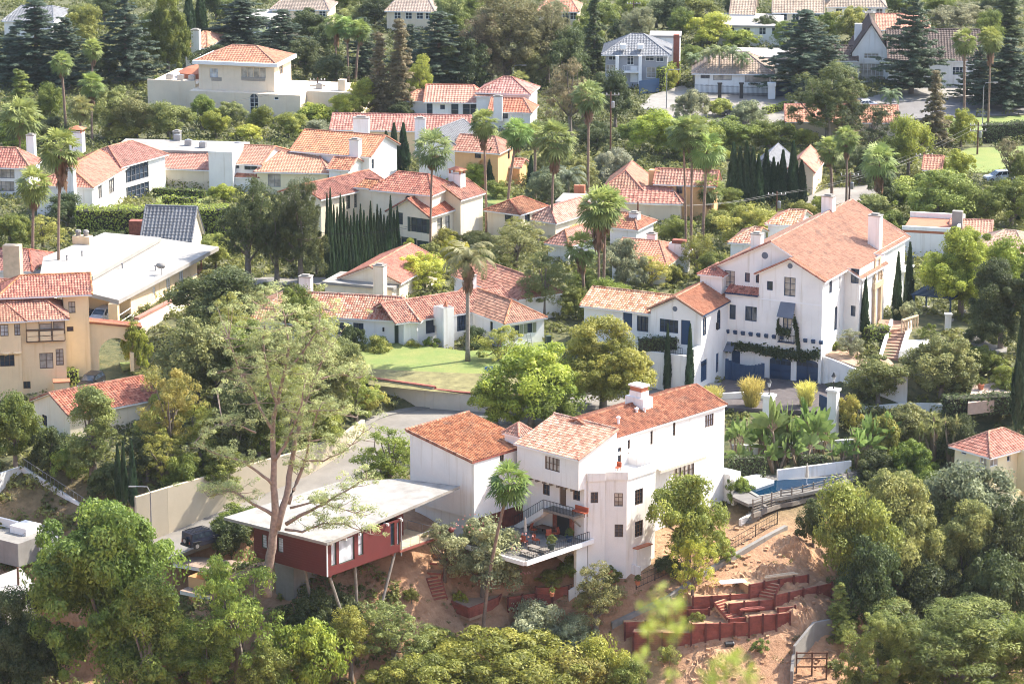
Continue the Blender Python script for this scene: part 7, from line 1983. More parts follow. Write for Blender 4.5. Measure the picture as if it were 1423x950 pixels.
# tan wall beside the street
wallrun('plaster_wall', 'long tan plaster wall along the uphill side of the street', [(190,757),(233,741),(330,703),(428,666),(480,631),(505,606)], [-4.6,-4.2,-3.7,-3.2,-2.8,-2.6], [-10,-9.4,-8.1,-6.8,-5.4,-4.6], .4, TANWALL)
wallrun('shed_wall', 'low cream wall with red tile coping beside the flat roofed house', [(190,462),(262,424)], 1.6, 0, .5, CREAM, .3, capmat=T_RED)
# villa forecourt and terraces
sheet('driveway', [(985,548),(1015,520),(1141,532),(1185,545),(1160,572),(1010,566)], -2.93, PAVER, .5)
wallrun('terrace_wall', 'white retaining wall curving below the villa terrace right of the garages', [(1142,533),(1168,541),(1190,549),(1225,556),(1260,560)], [.35,.2,.05,0,0], -3.1, .35, WHITE)
wallrun('garden_wall', 'long white garden wall below the rounded olive trees and hedge', [(1165,582),(1200,590),(1260,588),(1330,590),(1420,592)], [-3.2,-3.0,-2.9,-2.7,-2.5], [-5.2,-5.2,-5.4,-5.2,-5.0], .35, WHITE)
wallrun('drive_wall', 'low white wall along the edge of the villa drive', [(985,575),(1030,572),(1075,574)], -2.2, -4.6, .3, WHITE)
def entrance():
    x, y = at(1232, 505, .3); t = thing('entrance_stair', 'white walled brick stair rising to the stone doorway', 'stair', (x, y, 0)); z0 = .2
    lo = Vector((*at(1237,499,z0), z0)); hi = Vector((*at(1252,452,2.2), 2.2)); mb = MB(); steps(mb, lo, hi, 2.0, 11)
    off = lambda m: [setattr(m, 'v', [(a-x, b-y, c) for a,b,c in m.v])]
    off(mb); obj('treads', mb, PALEBRICK, t)
    d = (hi-lo); r = Vector((d.x,d.y,0)).normalized(); s = Vector((-r.y,r.x,0))
    for sg in (-1,1):
        m = MB(); k = [lo+s*sg*1.15, hi+s*sg*1.15]; 
        for q in (0,1): pass
        a, b = k; w = s*.18
        m.v = [tuple(v) for v in (a-w+Vector((0,0,-2.5)), a+w+Vector((0,0,-2.5)), b+w+Vector((0,0,-3.5)), b-w+Vector((0,0,-3.5)), a-w+Vector((0,0,.6)), a+w+Vector((0,0,.6)), b+w+Vector((0,0,.7)), b-w+Vector((0,0,.7)))]
        m.f = [(0,3,2,1),(4,5,6,7),(0,1,5,4),(1,2,6,5),(2,3,7,6),(3,0,4,7)]; off(m); obj('stair_wall', m, WHITE, t)
    m = MB(); pl = [at(a,b,2.15) for a,b in ((1214,462),(1256,456),(1262,446),(1222,444))]; m.prism([(p-x,q-y) for p,q in pl], -1.5, 2.16); obj('landing', m, PALEBRICK, t)
    m = MB(); pl = [at(a,b,1.3) for a,b in ((1250,488),(1285,480),(1314,455),(1300,448),(1262,458))]; m.prism([(p-x,q-y) for p,q in pl], -2, 1.3); obj('planter', m, WHITE, t)
    m = MB(); a, b = Vector((*at(1253,462,2.2),2.2)), Vector((*at(1275,455,2.2),2.2)); m.beam(a+Vector((0,0,1.5)), b+Vector((0,0,1.5)), .3, .18)
    for k in range(7): q = a+(b-a)*(k/6); m.lathe((q.x,q.y,2.2),[(.12,0),(.07,.3),(.13,.7),(.08,1.4)],8)
    off(m); obj('balustrade', m, STONE, t)
    CLEAR.append([at(a,b,1) for a,b in ((1205,475),(1240,505),(1290,485),(1318,455),(1262,440),(1215,445))])
entrance()
sheet('terrace_soil', [(1144,492),(1188,508),(1225,513),(1242,505),(1216,480),(1165,470)], .3, M('raked_soil', (.40,.27,.19), .95, .12, .8, .3, 8), 3.4, clear=False)
sheet('garden_path', [(1296,452),(1310,440),(1340,455),(1378,478),(1400,482),(1398,490),(1370,488),(1335,466)], 1.36, CONC, .3)
sheet('gravel_court', [(1345,560),(1352,535),(1395,530),(1410,552)], -.6, M('pink_gravel', (.42,.32,.26), .95, .1, 2, .3, 20), 1.4)
# pool terrace
def pool():
    z = -6.9
    pix = [(1022,668),(1060,660),(1120,660),(1190,654),(1195,662),(1160,676),(1090,690),(1040,700),(1018,690)]
    sheet('pool_terrace', pix, z, PAVE, .35)
    x, y = at(1110, 675, z); t = thing('swimming_pool', 'long blue swimming pool on a walled hillside terrace', 'pool', (x,y,z))
    cop = [(1028,676),(1070,667),(1130,664),(1174,660),(1178,666),(1140,676),(1085,684),(1052,690)]
    q = [(a-x,b-y) for a,b in W2(cop, z+.05)]; obj('coping', MB().prism(q, .004, .09), CONC, t)
    cx = sum(a for a,b in q)/len(q); cy = sum(b for a,b in q)/len(q)
    m, nt, b = mat_new('pool_water'); b.inputs['Specular IOR Level'].default_value = .12; b.inputs['Base Color'].default_value = (.004,.024,.055,1); b.inputs['Roughness'].default_value = .04
    n = nd(nt, 'ShaderNodeTexNoise', i_Scale=1.2, i_Detail=2.0); g = nd(nt,'ShaderNodeTexCoord'); nt.links.new(g.outputs['Object'], n.inputs['Vector']); bp = nd(nt,'ShaderNodeBump',i_Strength=.12,i_Distance=.1); nt.links.new(n.outputs[0],bp.inputs['Height']); nt.links.new(bp.outputs[0], b.inputs['Normal'])
    mb = MB(); mb.poly([(cx+(a-cx)*.94, cy+(bb-cy)*.90, .10) for a,bb in q]); obj('water', mb, m, t)
pool()
wallrun('pool_wall', 'white planter wall behind the pool', [(1015,640),(1060,640),(1120,636),(1185,632)], [-4.6]*4, -6.5, .4, WHITE)
wallrun('pool_back_wall', 'low white wall right behind the pool umbrella', [(1080,668),(1112,664),(1182,655)], [-5.6]*3, -6.9, .3, WHITE)
def pool_rail():
    a = [(1046,712),(1085,698),(1100,696),(1130,688),(1160,680),(1195,668)]; z = -7.6
    P = [Vector((*at(p,q,z),z)) for p,q in a]; t = thing('timber_fence', 'dark weathered timber railing along the edge of the pool deck', 'fence', tuple(P[0])); mb = MB(); ps = []
    for i in range(len(P)-1):
        A, B = P[i]-P[0], P[i+1]-P[0]
        for h in (.15,.45,.75,1.05,1.35): mb.beam(A+Vector((0,0,h)), B+Vector((0,0,h)), .05, .1)
        n = max(1,int((B-A).length/1.6))
        for k in range(n):
            q = A+(B-A)*(k/n); m = MB(); m.box(q.x-.07,q.x+.07,q.y-.07,q.y+.07,-.6,1.55); ps.append(m)
    obj('rails', mb, WOODGR, t)
    for m in ps: obj('post', m, WOODGR, t)
    mb = MB(); 
    for i in range(len(P)-1): mb.beam(P[i]-P[0]+Vector((0,0,-.3)), P[i+1]-P[0]+Vector((0,0,-.3)), .3, .5)
    obj('deck_beam', mb, WOODGR, t)
pool_rail()
def side_steps():
    lo = Vector((*at(1030,728,-9.2),-9.2)); hi = Vector((*at(1062,700,-7.2),-7.2)); t = thing('garden_stair', 'grey steps between white walls beside the pool deck', 'stair', tuple(lo)); mb = MB(); steps(mb, Vector((0,0,0)), hi-lo, 1.6, 9); obj('treads', mb, CONC, t)
side_steps()
wallrun('stair_wall', 'stepped white wall between the house and the pool', [(1018,700),(1038,692),(1058,684)], [-5.6,-5.9,-6.2], -8.4, .4, WHITE)
wallrun('lower_wall', 'white wall under the pool stair', [(1028,742),(1060,728),(1090,722)], [-8.3,-8.0,-7.7], -10, .3, WHITE)
# ramp wall below the tower, with its fence
wallrun('ramp_wall', 'white low wall along the ramp under the terrace', [(790,832),(830,812),(868,792),(890,800)], 1.0, 'g', .3, WHITE)
wallrun('path_wall', 'pale concrete path edge above the timber walls', [(850,870),(930,832),(985,795),(1060,752),(1092,735)], [.45]*1 and .45, 'g', .5, CONC)
# ---- red timber retaining walls on the dirt slope
def timber(label, pix, hgt=1.6, nm='timber_wall', step=1.9, back=2.6):
    """boards and posts standing on the slope along foot pixels, earth filled in level behind"""
    G = [on_ground(a, b) for a, b in pix]; n = len(G); base = min(g[2] for g in G); top = sum(g[2] for g in G)/n+hgt
    t = thing(nm, label, 'retaining wall', (G[0][0], G[0][1], base), 0, 'red timber walls on the dirt slope'); o = Vector((G[0][0], G[0][1], base)); mb = MB(); posts = []
    P = [Vector((g[0], g[1], 0)) for g in G]; steps_ = []
    for i in range(n-1):
        a, b = P[i], P[i+1]; d = b-a; L = d.length; u = d.normalized(); nn = Vector((u.y,-u.x,0)); tp = (G[i][2]+G[i+1][2])/2+hgt
        k = max(3, int((hgt+1.2)/.24))
        for r in range(k):
            z = tp-(r+.5)*.24-o.z; c = (a+b)/2-Vector((o.x,o.y,0)); mb.obox((c.x,c.y,z), u, L/2, nn, .06+.012*(r % 2), (0,0,1), .115)
        m = max(1, round(L/step))
        for q in range(m+1):
            if q == m and i < n-2: continue
            p = a+u*(L*q/m)+nn*.17-Vector((o.x,o.y,0)); pb = MB(); pb.box(p.x-.1,p.x+.1,p.y-.1,p.y+.1,tp-o.z-hgt-1.3,tp-o.z+.08+.14*((q+i) % 2)); posts.append(pb)
        s = -nn
        f = MB(); f.prism([((a+s*.1).x,(a+s*.1).y),((b+s*.1).x,(b+s*.1).y),((b+s*back).x,(b+s*back).y),((a+s*back).x,(a+s*back).y)], tp-2.5, tp-.22+.01*i); e = obj('terrace_earth', f, SLOPE); e['kind'] = 'structure'
    obj('boards', mb, WOODRED, t)
    for pb in posts: obj('post', pb, POSTRED, t)
    return t
SLOPE = M('slope_earth', (.45,.27,.155), .95, .22, .9, .8, 5)
timber('uppermost red timber wall across the dirt slope', [(925,866),(962,852),(1040,834),(1122,808)], 1.3)
timber('red timber wall one level below the uppermost', [(1012,862),(1075,846),(1154,828)], 1.5)
timber('short red timber wall at the left of the slope stair', [(868,886),(925,868),(985,852)], 1.1)
timber('lowest long red timber wall with tall posts', [(880,908),(960,894),(1040,882),(1097,870)], 1.8, step=1.5, back=1.8)
timber('small red timber corner wall at the right end of the lowest one', [(1080,860),(1104,856)], 1.2, back=1.2)
timber('middle red timber wall beside the slope steps', [(1012,878),(1066,862)], 1.1, back=1.5)
def wood_steps(label, lo, hi, w, n, name='timber_steps', lift=.25):
    a = Vector(on_ground(*lo)); b = Vector(on_ground(*hi)); a.z += lift-.2; b.z += lift+.2
    t = thing(name, label, 'steps', tuple(a)); d = b-a; run = Vector((d.x,d.y,0)); L = run.length; run.normalize(); s = Vector((-run.y,run.x,0)); mb = MB(); eb = MB()
    for k in range(n):
        z = (k+1)*d.z/n; c = run*(L*(k+.5)/n); mb.obox((c.x,c.y,z-.4), run, L/n/2, s, w/2, (0,0,1), .4); eb.obox((c.x-run.x*L/n/2,c.y-run.y*L/n/2,z-.09), run, .05, s, w/2+.04, (0,0,1), .1)
    for sg in (-1,1): eb.beam(s*sg*(w/2+.06)+Vector((0,0,-.1)), d+s*sg*(w/2+.06)+Vector((0,0,-.1)), .08, .3)
    obj('treads', mb, SLOPE, t); obj('risers', eb, WOODRED, t)
wood_steps('red timber steps left of the middle wall', (1022,868), (1000,846), 1.6, 8, lift=.8)
wood_steps('red timber steps right of the middle wall', (1064,838), (1074,822), 1.5, 5, lift=.8)
wood_steps('red edged steps leading down from the deck of the stilt house', (612,834), (602,806), 1.5, 7)
wood_steps('long shallow red edged steps under the deck of the stilt house', (603,805), (615,770), 1.4, 3)
# hexagonal red planter below the leaning palm
def planter():
    z = on_ground(650,842)[2]-.3; pix = [(610,840),(652,857),(692,842),(708,826),(690,812),(640,822)]
    P = [at(a,b,z) for a,b in pix]; cx = sum(p[0] for p in P)/6; cy = sum(p[1] for p in P)/6; t = thing('timber_planter', 'angular red timber planter filled with earth below the leaning palm', 'planter', (cx,cy,z))
    mb = MB()
    for i in range(6):
        a, b = P[i], P[(i+1)%6]; h = 1.3 if i < 3 else 2.2
        for r in range(int(h/.22)): mb.beam((a[0]-cx,a[1]-cy,r*.23), (b[0]-cx,b[1]-cy,r*.23), .14+.02*(r%2), .22)
    obj('boards', mb, WOODRED, t); q = MB().prism([((p[0]-cx)*.96,(p[1]-cy)*.96) for p in P], -.5, .95); obj('soil', q, bpy.data.materials['raked_soil'], t)
planter()
timber('red timber wall running right from the planter', [(705,846),(745,842),(790,824)], 1.4, back=1.2)
# grey concrete bin at the lower right
def bin_():
    wallrun('block_enclosure', 'roofless grey block enclosure with timber posts at the bottom of the slope', [(1103,925),(1130,892),(1165,885)], 2.2, 'g', .3, CONC)
    wallrun('block_wall', 'low grey block wall left of the timber posts', [(1100,950),(1102,926)], 1.4, 'g', .3, CONC)
    x, y, z = on_ground(1128, 938); t = thing('timber_shelter', 'weathered timber post frame beside the grey blocks', 'frame', (x,y,z)); m = MB()
    for dx in (-1.6,0,1.5): b = MB().box(dx-.08,dx+.08,-.08,.08,-.5,2.6); obj('post', b, WOODBR, t)
    for zz_ in (1.0,1.9,2.5): m.beam((-1.7,-.12,zz_),(1.6,-.12,zz_),.06,.14)
    obj('rails', m, WOODBR, t)
bin_()
# bare earth slope: keep leaves off
CLEAR.append([at(a,b,-13) for a,b in ((455,800),(640,750),(720,760),(860,800),(1000,760),(1100,735),(1150,790),(1160,930),(870,930),(720,880),(600,880),(520,830),(450,830))])
CLEAR.append([at(a,b,-8) for a,b in ((560,770),(640,745),(1005,690),(1200,655),(1190,640),(1010,640),(900,640),(600,640))])
# far drives and streets
sheet('drive_court', [(930,172),(905,150),(925,132),(960,122),(1110,128),(1120,142),(1095,160),(1070,185),(1040,180)], .12, ASPHP, .3)
sheet('far_street', [(1135,152),(1280,140),(1440,128),(1440,158),(1290,164),(1140,172)], .15, ASPH, .3)
sheet('street_pavement', [(1140,146),(1300,118),(1440,108),(1440,127),(1290,138),(1140,151)], .22, CONC, .3)
sheet('far_lawn', [(1250,176),(1295,166),(1440,160),(1440,182),(1300,190)], .16, GRASS, .3)
sheet('side_lawn', [(1310,222),(1345,206),(1440,202),(1440,240),(1330,240)], .16, GRASS, .3)
sheet('garden_lawn', [(216,286),(300,284),(310,268),(218,262)], .12, GRASS, .3)
sheet('arch_lawn', [(165,500),(200,492),(206,504),(170,512)], -1.9, GRASS, .3)
sheet('back_lawn', [(640,262),(700,256),(720,285),(650,290)], .12, GRASS, .3)
sheet('palm_drive', [(775,300),(800,268),(880,252),(905,262),(850,300)], .12, ASPHP, .3)
sheet('villa_back_drive', [(1090,285),(1150,262),(1230,255),(1235,275),(1150,292)], .12, ASPHP, .3)
sheet('colonial_drive', [(885,152),(905,132),(950,118),(958,126),(930,150)], .13, CONC, .3)
sheet('arch_drive', [(105,545),(120,500),(165,495),(175,520),(165,560),(120,575)], -3.1, CONC, .4)
sheet('side_path', [(255,470),(330,425),(338,432),(262,482)], .1, CONC, .3)
for q, z in (([(330,395),(455,395),(560,360),(552,350),(455,385),(330,385)],.1),): sheet('back_street', q, z, CONC, .3)
undergrowth()
def weeds():
    rng = np.random.default_rng(8); P = []
    for _ in range(520):
        px, py = rng.uniform(455,1150), rng.uniform(745,935)
        x, y, z = on_ground(px, py)
        if math.sin(x*.5+1)*math.sin(y*.7) > -.25: P.append((x,y,z+.08))
    P = np.array(P); V, Fq, t = clump_leaves(P, rng.uniform(.12,.45,len(P)), 26, .12, rng, .7, .4, .3)
    o = link('weeds', npmesh('weeds', V, Fq, LEAF, t), color=(.22,.20,.08)); o['kind'] = 'stuff'; o['label'] = 'dry weeds scattered over the bare slope'
weeds()
# ---------------------------------------------------------------- vehicles, street furniture, garden things
def car(name, label, px, py, z, head, col, kind='suv', L=4.5, Wd=1.8, group=None):
    x, y = at(px, py, z); t = thing(name, label, 'car', (x, y, z), R(head), group)
    H = {'suv': 1.7, 'jeep': 1.85, 'sedan': 1.42}[kind]; w = Wd/2
    if kind == 'jeep': prof = [(-2.1,.55,.95,1),(-2.05,1.05,1,1),(-1.0,1.05,1,1),(-.95,1.1,1,1),(2.0,1.1,1,1),(2.05,.55,.97,1)]; cab = [(-.95,1.1),(-.62,1.78),(1.95,1.8),(2.02,1.1)]
    elif kind == 'suv': prof = [(-2.2,.5,.9,1),(-2.15,.85,.95,1),(-1.1,1.02,.99,1),(2.1,1.05,1,1),(2.2,.6,.95,1)]; cab = [(-1.25,1.02),(-.35,1.64),(1.55,1.68),(2.1,1.05)]
    else: prof = [(-2.2,.48,.9,1),(-2.1,.72,.95,1),(-1.0,.88,.99,1),(1.4,.92,1,1),(2.15,.86,.96,1),(2.2,.5,.92,1)]; cab = [(-1.05,.88),(-.25,1.38),(.95,1.40),(1.7,.92)]
    b = MB(); s = L/4.4
    low = .32
    n0 = len(prof)
    for (a, zz, ww, _) in prof: b.v += [(a*s,-w*ww*.97,low),(a*s,-w*ww,(low+zz)/2+.05),(a*s,-w*ww*.95,zz),(a*s,w*ww*.95,zz),(a*s,w*ww,(low+zz)/2+.05),(a*s,w*ww*.97,low)]
    for i in range(n0-1):
        for k in range(6): b.f.append((i*6+k,(i+1)*6+k,(i+1)*6+(k+1)%6,i*6+(k+1)%6))
    b.f.append(tuple(range(5,-1,-1))); b.f.append(tuple((n0-1)*6+k for k in range(6)))
    k0 = len(b.v); tw = .80 if kind != 'jeep' else .93
    q = [(cab[0][0]*s,w*.93,cab[0][1]),(cab[1][0]*s,w*tw,cab[1][1]),(cab[2][0]*s,w*tw,cab[2][1]),(cab[3][0]*s,w*.93,cab[3][1])]
    b.v += [(a,-bb,c-.01) for a,bb,c in q]+[(a,bb,c-.01) for a,bb,c in q]
    b.f += [(k0+1,k0+2,k0+6,k0+5),(k0,k0+1,k0+2,k0+3),(k0+7,k0+6,k0+5,k0+4),(k0,k0+4,k0+5,k0+1),(k0+2,k0+6,k0+7,k0+3)]
    bo = link('body', b.mesh('body', PAINT), t, color=col)
    g = MB(); lerp = lambda a, c, f: tuple(a[i]+(c[i]-a[i])*f for i in range(3))
    for sg in (-1, 1):
        P = [(a, bb*sg*1.008, c) for a, bb, c in q]; e0, e1 = lerp(P[0],P[1],.12), lerp(P[0],P[1],.88); f0, f1 = lerp(P[3],P[2],.12), lerp(P[3],P[2],.88)
        for u0, u1 in ((.1,.36),(.40,.66),(.70,.93)): g.poly([lerp(e0,f0,u0),lerp(e0,f0,u1),lerp(e1,f1,u1),lerp(e1,f1,u0)])
    for i, j, d in ((0,1,-.012),(3,2,.012)):
        A, B = q[i], q[j]; a0, a1 = lerp(A,B,.12), lerp(A,B,.9)
        g.poly([(a0[0]+d,-a0[1]*.9,a0[2]+.01),(a0[0]+d,a0[1]*.9,a0[2]+.01),(a1[0]+d,a1[1]*.92,a1[2]+.01),(a1[0]+d,-a1[1]*.92,a1[2]+.01)])
    obj('car_windows', g, GLASS, t)
    for sx in (-1.35*s, 1.35*s):
        for sy in (-w+.08, w-.08):
            r = .4 if kind == 'jeep' else .34
            m = MB(); m.tube([(sx,sy-.12,r),(sx,sy+.12,r)], r, 14); wh = obj('wheel', m, RUBBER, t)
            m = MB(); m.tube([(sx,sy-.13,r),(sx,sy+.13,r)], r*.58, 10); obj('rim', m, METAL, wh)
    for sy in (-w*.68, w*.68):
        m = MB(); m.obox((-2.2*s-.005,sy,.68), (1,0,0), .02, (0,1,0), .16, (0,0,1), .08); obj('headlight', m, WTRIM, t)
        m = MB(); m.obox((2.2*s*.97,sy,.82), (1,0,0), .03, (0,1,0), .07, (0,0,1), .12); obj('tail_light', m, CUSH, t)
    m = MB(); m.obox((-2.19*s,0,.45), (1,0,0), .06, (0,1,0), w*.9, (0,0,1), .1); m2 = MB(); m2.obox((2.16*s,0,.45), (1,0,0), .06, (0,1,0), w*.9, (0,0,1), .1); obj('bumper', m, RUBBER, t); obj('bumper', m2, RUBBER, t)
    if kind == 'jeep':
        m = MB(); m.tube([(2.1*s,0,.95),(2.3*s,0,.95)], .38, 14); sp = obj('spare_wheel', m, RUBBER, t); m = MB(); m.tube([(2.1*s,0,.95),(2.32*s,0,.95)], .22, 10); obj('rim', m, METAL, sp)
        m = MB()
        for k in range(5): m.box(-.6+k*.55,-.52+k*.55,-.7,.7,1.86,1.92)
        m.box(-.6,1.7,-.72,-.66,1.84,1.92); m.box(-.6,1.7,.66,.72,1.84,1.92); obj('roof_rack', m, BLACKM, t)
        for sx in (-1.35*s,1.35*s):
            for sg in (-1,1): m = MB(); m.box(sx-.55,sx+.55,sg*w-.06,sg*w+.1,.82,.92); obj('fender', m, RUBBER, t)
    for sg in (-1,1): m = MB(); m.box(-.85*s,-.7*s,sg*(w+.12)-.1,sg*(w+.12)+.1,1.05,1.2); obj('mirror', m, RUBBER, t)
    return t
x, y = at(282, 757, -8.75)
car('off_roader', 'dark blue off roader with roof rack and spare wheel parked by the tan wall', 281, 757, -8.72, 222, (.012,.016,.035), 'jeep', 4.4, 1.9)
car('silver_car', 'silver car parked inside the carport of the flat roofed house', 142, 446, .15, 68, (.42,.43,.46), 'suv')
car('dark_car', 'dark car deep in the carport beside the silver one', 118, 446, .15, 68, (.03,.03,.035), 'sedan')
car('black_car', 'black car standing under the arch of the cream house', 127, 538, -3.05, 72, (.012,.012,.014), 'suv')
car('white_car', 'white car on the drive below the pale silvery bush', 842, 253, .15, 25, (.75,.75,.75), 'sedan')
car('grey_car', 'grey car on the street at the right edge', 1412, 148, .18, 8, (.12,.13,.15), 'sedan')
car('white_street_car', 'white car parked on the street before the steep gabled house', 1200, 150, .18, 5, (.7,.7,.7), 'sedan')
car('pale_blue_car', 'pale car half hidden beside the right edge trees', 1388, 252, .2, 12, (.55,.6,.68), 'suv')
car('drive_car', 'dark car on the drive court behind a grey bush', 1018, 160, .16, 10, (.05,.06,.09), 'sedan')
# utility poles and wires
def pole(label, px, pyb, pyt, z=0, arm=1, trans=True):
    x, y = at(px, pyb, z); top = atY(px, pyt, y)[2]; t = thing('utility_pole', label, 'utility pole', (x, y, z)); h = top-z
    obj('post', MB().tube([(0,0,-.5),(0,0,h)], [.16,.11], 8), WOODBR, t)
    for k in range(arm):
        m = MB().box(-1.3,1.3,-.07,.07,h-.55-k*.9,h-.41-k*.9); o = obj('crossarm', m, WOODGR, t)
        for e in (-1.2,-.6,.6,1.2): obj('insulator', MB().lathe((e,0,h-.41-k*.9),[(.05,.002),(.05,.2),(.08,.25)],6), WTRIM, o)
    if trans: obj('transformer', MB().lathe((.32,-.1,h-2.4),[(.24,0),(.26,.1),(.26,.9),(.2,1.0)],10), METAL, t)
    return (x, y, z+h-.35)
p1 = pole('tall dark utility pole right of the tallest palm', 848, 245, 128, 0, 1, True)
p2 = pole('utility pole with crossarm in front of the dense cypresses', 1079, 306, 266, 0, 1, True)
p3 = pole('utility pole with two crossarms by the dark street hedge', 1358, 216, 170, 0, 2, True)
p4 = pole('utility pole standing above the tiny peach house', 1283, 252, 212, 0, 1, False)
p5 = pole('utility pole between the two palms behind the villa ridge', 1180, 284, 240, 0, 1, True)
p6 = pole('utility pole at the right annex of the beige villa', 442, 160, 108, 0, 2, False)
p7 = pole('short dark pole by the little tile house', 886, 335, 280, 0, 0, False)
p8 = pole('dark pole in front of the lower left white walls', 27, 850, 788, -15, 0, False)
p9 = pole('pole at the upper edge behind the colonial', 1410-530, 60, 2, 0, 1, False)
def wire(label, a, b, sag=.8):
    t = thing('power_line', label, 'cable', a); a, b = Vector(a), Vector(b)
    for d in (-.6,.6):
        pts = [a+(b-a)*(i/12)+Vector((d,0,-sag*4*(i/12)*(1-i/12)))-a for i in range(13)]; obj('cable', MB().tube(pts, .018, 4, False), BLACKM, t)
wire('power line sagging behind the dense cypresses', p2, p4); wire('power line from the cypress pole to the little tile house pole', p7, p2); wire('power line between the poles behind the villa ridge', p5, p3)
wire('power line crossing in front of the beige villa', p6, atY(250, 150, at(300,180,0)[1])); wire('power line over the row of slim cypresses', atY(430, 322, at(446,392,0)[1]), atY(600, 308, at(446,392,0)[1]))
# street lamps
def lamp(label, px, pyb, pyt, z, side=-1):
    x, y = at(px, pyb, z); h = atY(px, pyt, y)[2]-z; t = thing('street_lamp', label, 'street lamp', (x, y, z))
    obj('post', MB().tube([(0,0,-.3),(0,0,h*.9),(side*.3,0,h),(side*1.5,0,h+.05)], [.10,.07,.06,.05], 8), METAL, t); obj('lamp_head', MB().obox((side*1.9,0,h+.02),(1,0,0),.4,(0,1,0),.14,(0,0,1),.07), METAL, t)
lamp('street lamp rising from the tan wall left of the off roader', 211, 757, 676, -10, -1)
lamp('street lamp at the colonial drive hedge', 926, 152, 97, 0, 1); lamp('street lamp above the distant white villa', 713, 130, 91, 0, 1); lamp('street lamp on the street behind the dark hedge', 1365, 178, 115, 0, 1)
# gate pillars, gate and lamps of the villa drive
def pillar(label, px, pyb, pyt, z, w=.55):
    x, y = at(px, pyb, z); h = atY(px, pyt, y)[2]-z; t = thing('gate_pillar', label, 'pillar', (x, y, z), R(-26))
    obj('shaft', MB().box(-w,w,-w,w,-1.5,h-.25), WHITE, t); obj('cap', MB().box(-w-.15,w+.15,-w-.15,w+.15,h-.248,h), WHITE, t)
    l = thing('lantern', 'black lantern on top of the '+label.split(' at ')[0], 'lantern', (x, y, z+h), 0)
    obj('lantern_post', MB().lathe((0,0,0),[(.16,.002),(.1,.1),(.06,.2),(.06,.9)],8), BLACKM, l); g = obj('lantern_glass', MB().lathe((0,0,.9),[(.12,.002),(.24,.55)],6), BLIND, l); obj('lantern_roof', MB().lathe((0,0,1.45),[(.32,.002),(.18,.2),(.04,.5)],6), BLACKM, l)
pillar('left white drive pillar at the bamboo clumps', 1068, 585, 548, -3.5); pillar('right white drive pillar at the iron gate', 1157, 590, 540, -3.5)
def gate(label, a, b, z, h, mat, name='iron_gate', solid=False):
    A, B = Vector((*at(*a,z),z)), Vector((*at(*b,z),z)); t = thing(name, label, 'gate', tuple(A)); d = B-A; m = MB(); L = d.length; u = d.normalized()
    for zz in (.1,h*.5,h): m.beam(Vector((0,0,zz)), d+Vector((0,0,zz)), .06, .08)
    n = int(L/.16)
    for k in range(n+1): q = u*(L*k/n); m.box(q.x-.02,q.x+.02,q.y-.02,q.y+.02,.05,h)
    obj('bars', m, mat, t)
    if solid: obj('panel', MB().obox(tuple(d/2+Vector((0,0,h/2))), u, L/2, (-u.y,u.x,0), .03, (0,0,1), h/2-.05), mat, t)
gate('dark iron gate between the drive pillar and bamboo', (1138,578), (1151,584), -3.4, 2.6, DKBLUE, solid=True)
gate('dark blue gate at the drive court of the bungalow', (1078,135), (1108,132), .1, 2.4, DKBLUE, solid=True); gate('dark gate at the colonial drive', (888,132), (916,128), .1, 2.4, DKBLUE, solid=True)
for px, l in ((1072,'white block pillar left of the bungalow gate'),(1030,'slim dark gate post among the feathery palms'),(1000,'slim dark gate post left of the other')):
    x, y = at(px, 137, .1); t = thing('gate_post', l, 'pillar', (x,y,.1)); w = .6 if px == 1072 else .3; obj('shaft', MB().box(-w,w,-w,w,-.3,2.5 if px != 1072 else 2.2), WHITE if px == 1072 else BLACKM, t); obj('cap', MB().box(-w-.1,w+.1,-w-.1,w+.1,2.502 if px != 1072 else 2.202,2.75), BLACKM if px != 1072 else WHITE, t)
def front_fence():
    A, B = Vector((*at(966,131,.1),.1)), Vector((*at(1068,136,.1),.1)); t = thing('iron_fence', 'thin dark iron fence before the taupe bungalow', 'fence', tuple(A)); m = MB(); d = B-A
    for zz in (.3,1.6): m.beam(Vector((0,0,zz)), d+Vector((0,0,zz)), .05, .05)
    for k in range(60): q = d*(k/59); m.box(q.x-.02,q.x+.02,q.y-.02,q.y+.02,.1,1.8)
    obj('bars', m, BLACKM, t)
front_fence()
# pergola at the garden end of the villa
def pergola():
    x, y = at(1302, 440, 1.3); t = thing('pergola', 'dark blue pergola shading the garden path at the end of the villa', 'pergola', (x,y,1.3), R(-26)); m = MB()
    for k in range(9): m.box(-2.6,2.8,-2.4+k*.62,-2.25+k*.62,3.0,3.16)
    obj('slats', m, DKBLUE, t); m = MB(); m.box(-2.4,-2.2,-2.6,3,2.8,2.998); m.box(2.3,2.5,-2.6,3,2.8,2.998); obj('beams', m, DKBLUE, t)
    for a, b in ((-2.3,-2.2),(2.4,-2.2),(-2.3,2.6),(2.4,2.6)): p = obj('post', MB().box(a-.09,a+.09,b-.09,b+.09,.5,2.8), DKBLUE, t); obj('post_base', MB().box(a-.4,a+.4,b-.4,b+.4,-.3,.5), CONC, p)
pergola()
x, y = at(1317, 462, 1.2); t = thing('garden_column', 'white square column beside the pergola path', 'column', (x,y,1.2)); obj('shaft', MB().box(-.35,.35,-.35,.35,-.3,2.2), WHITE, t); obj('cap', MB().box(-.45,.45,-.45,.45,2.2,2.4), WHITE, t)
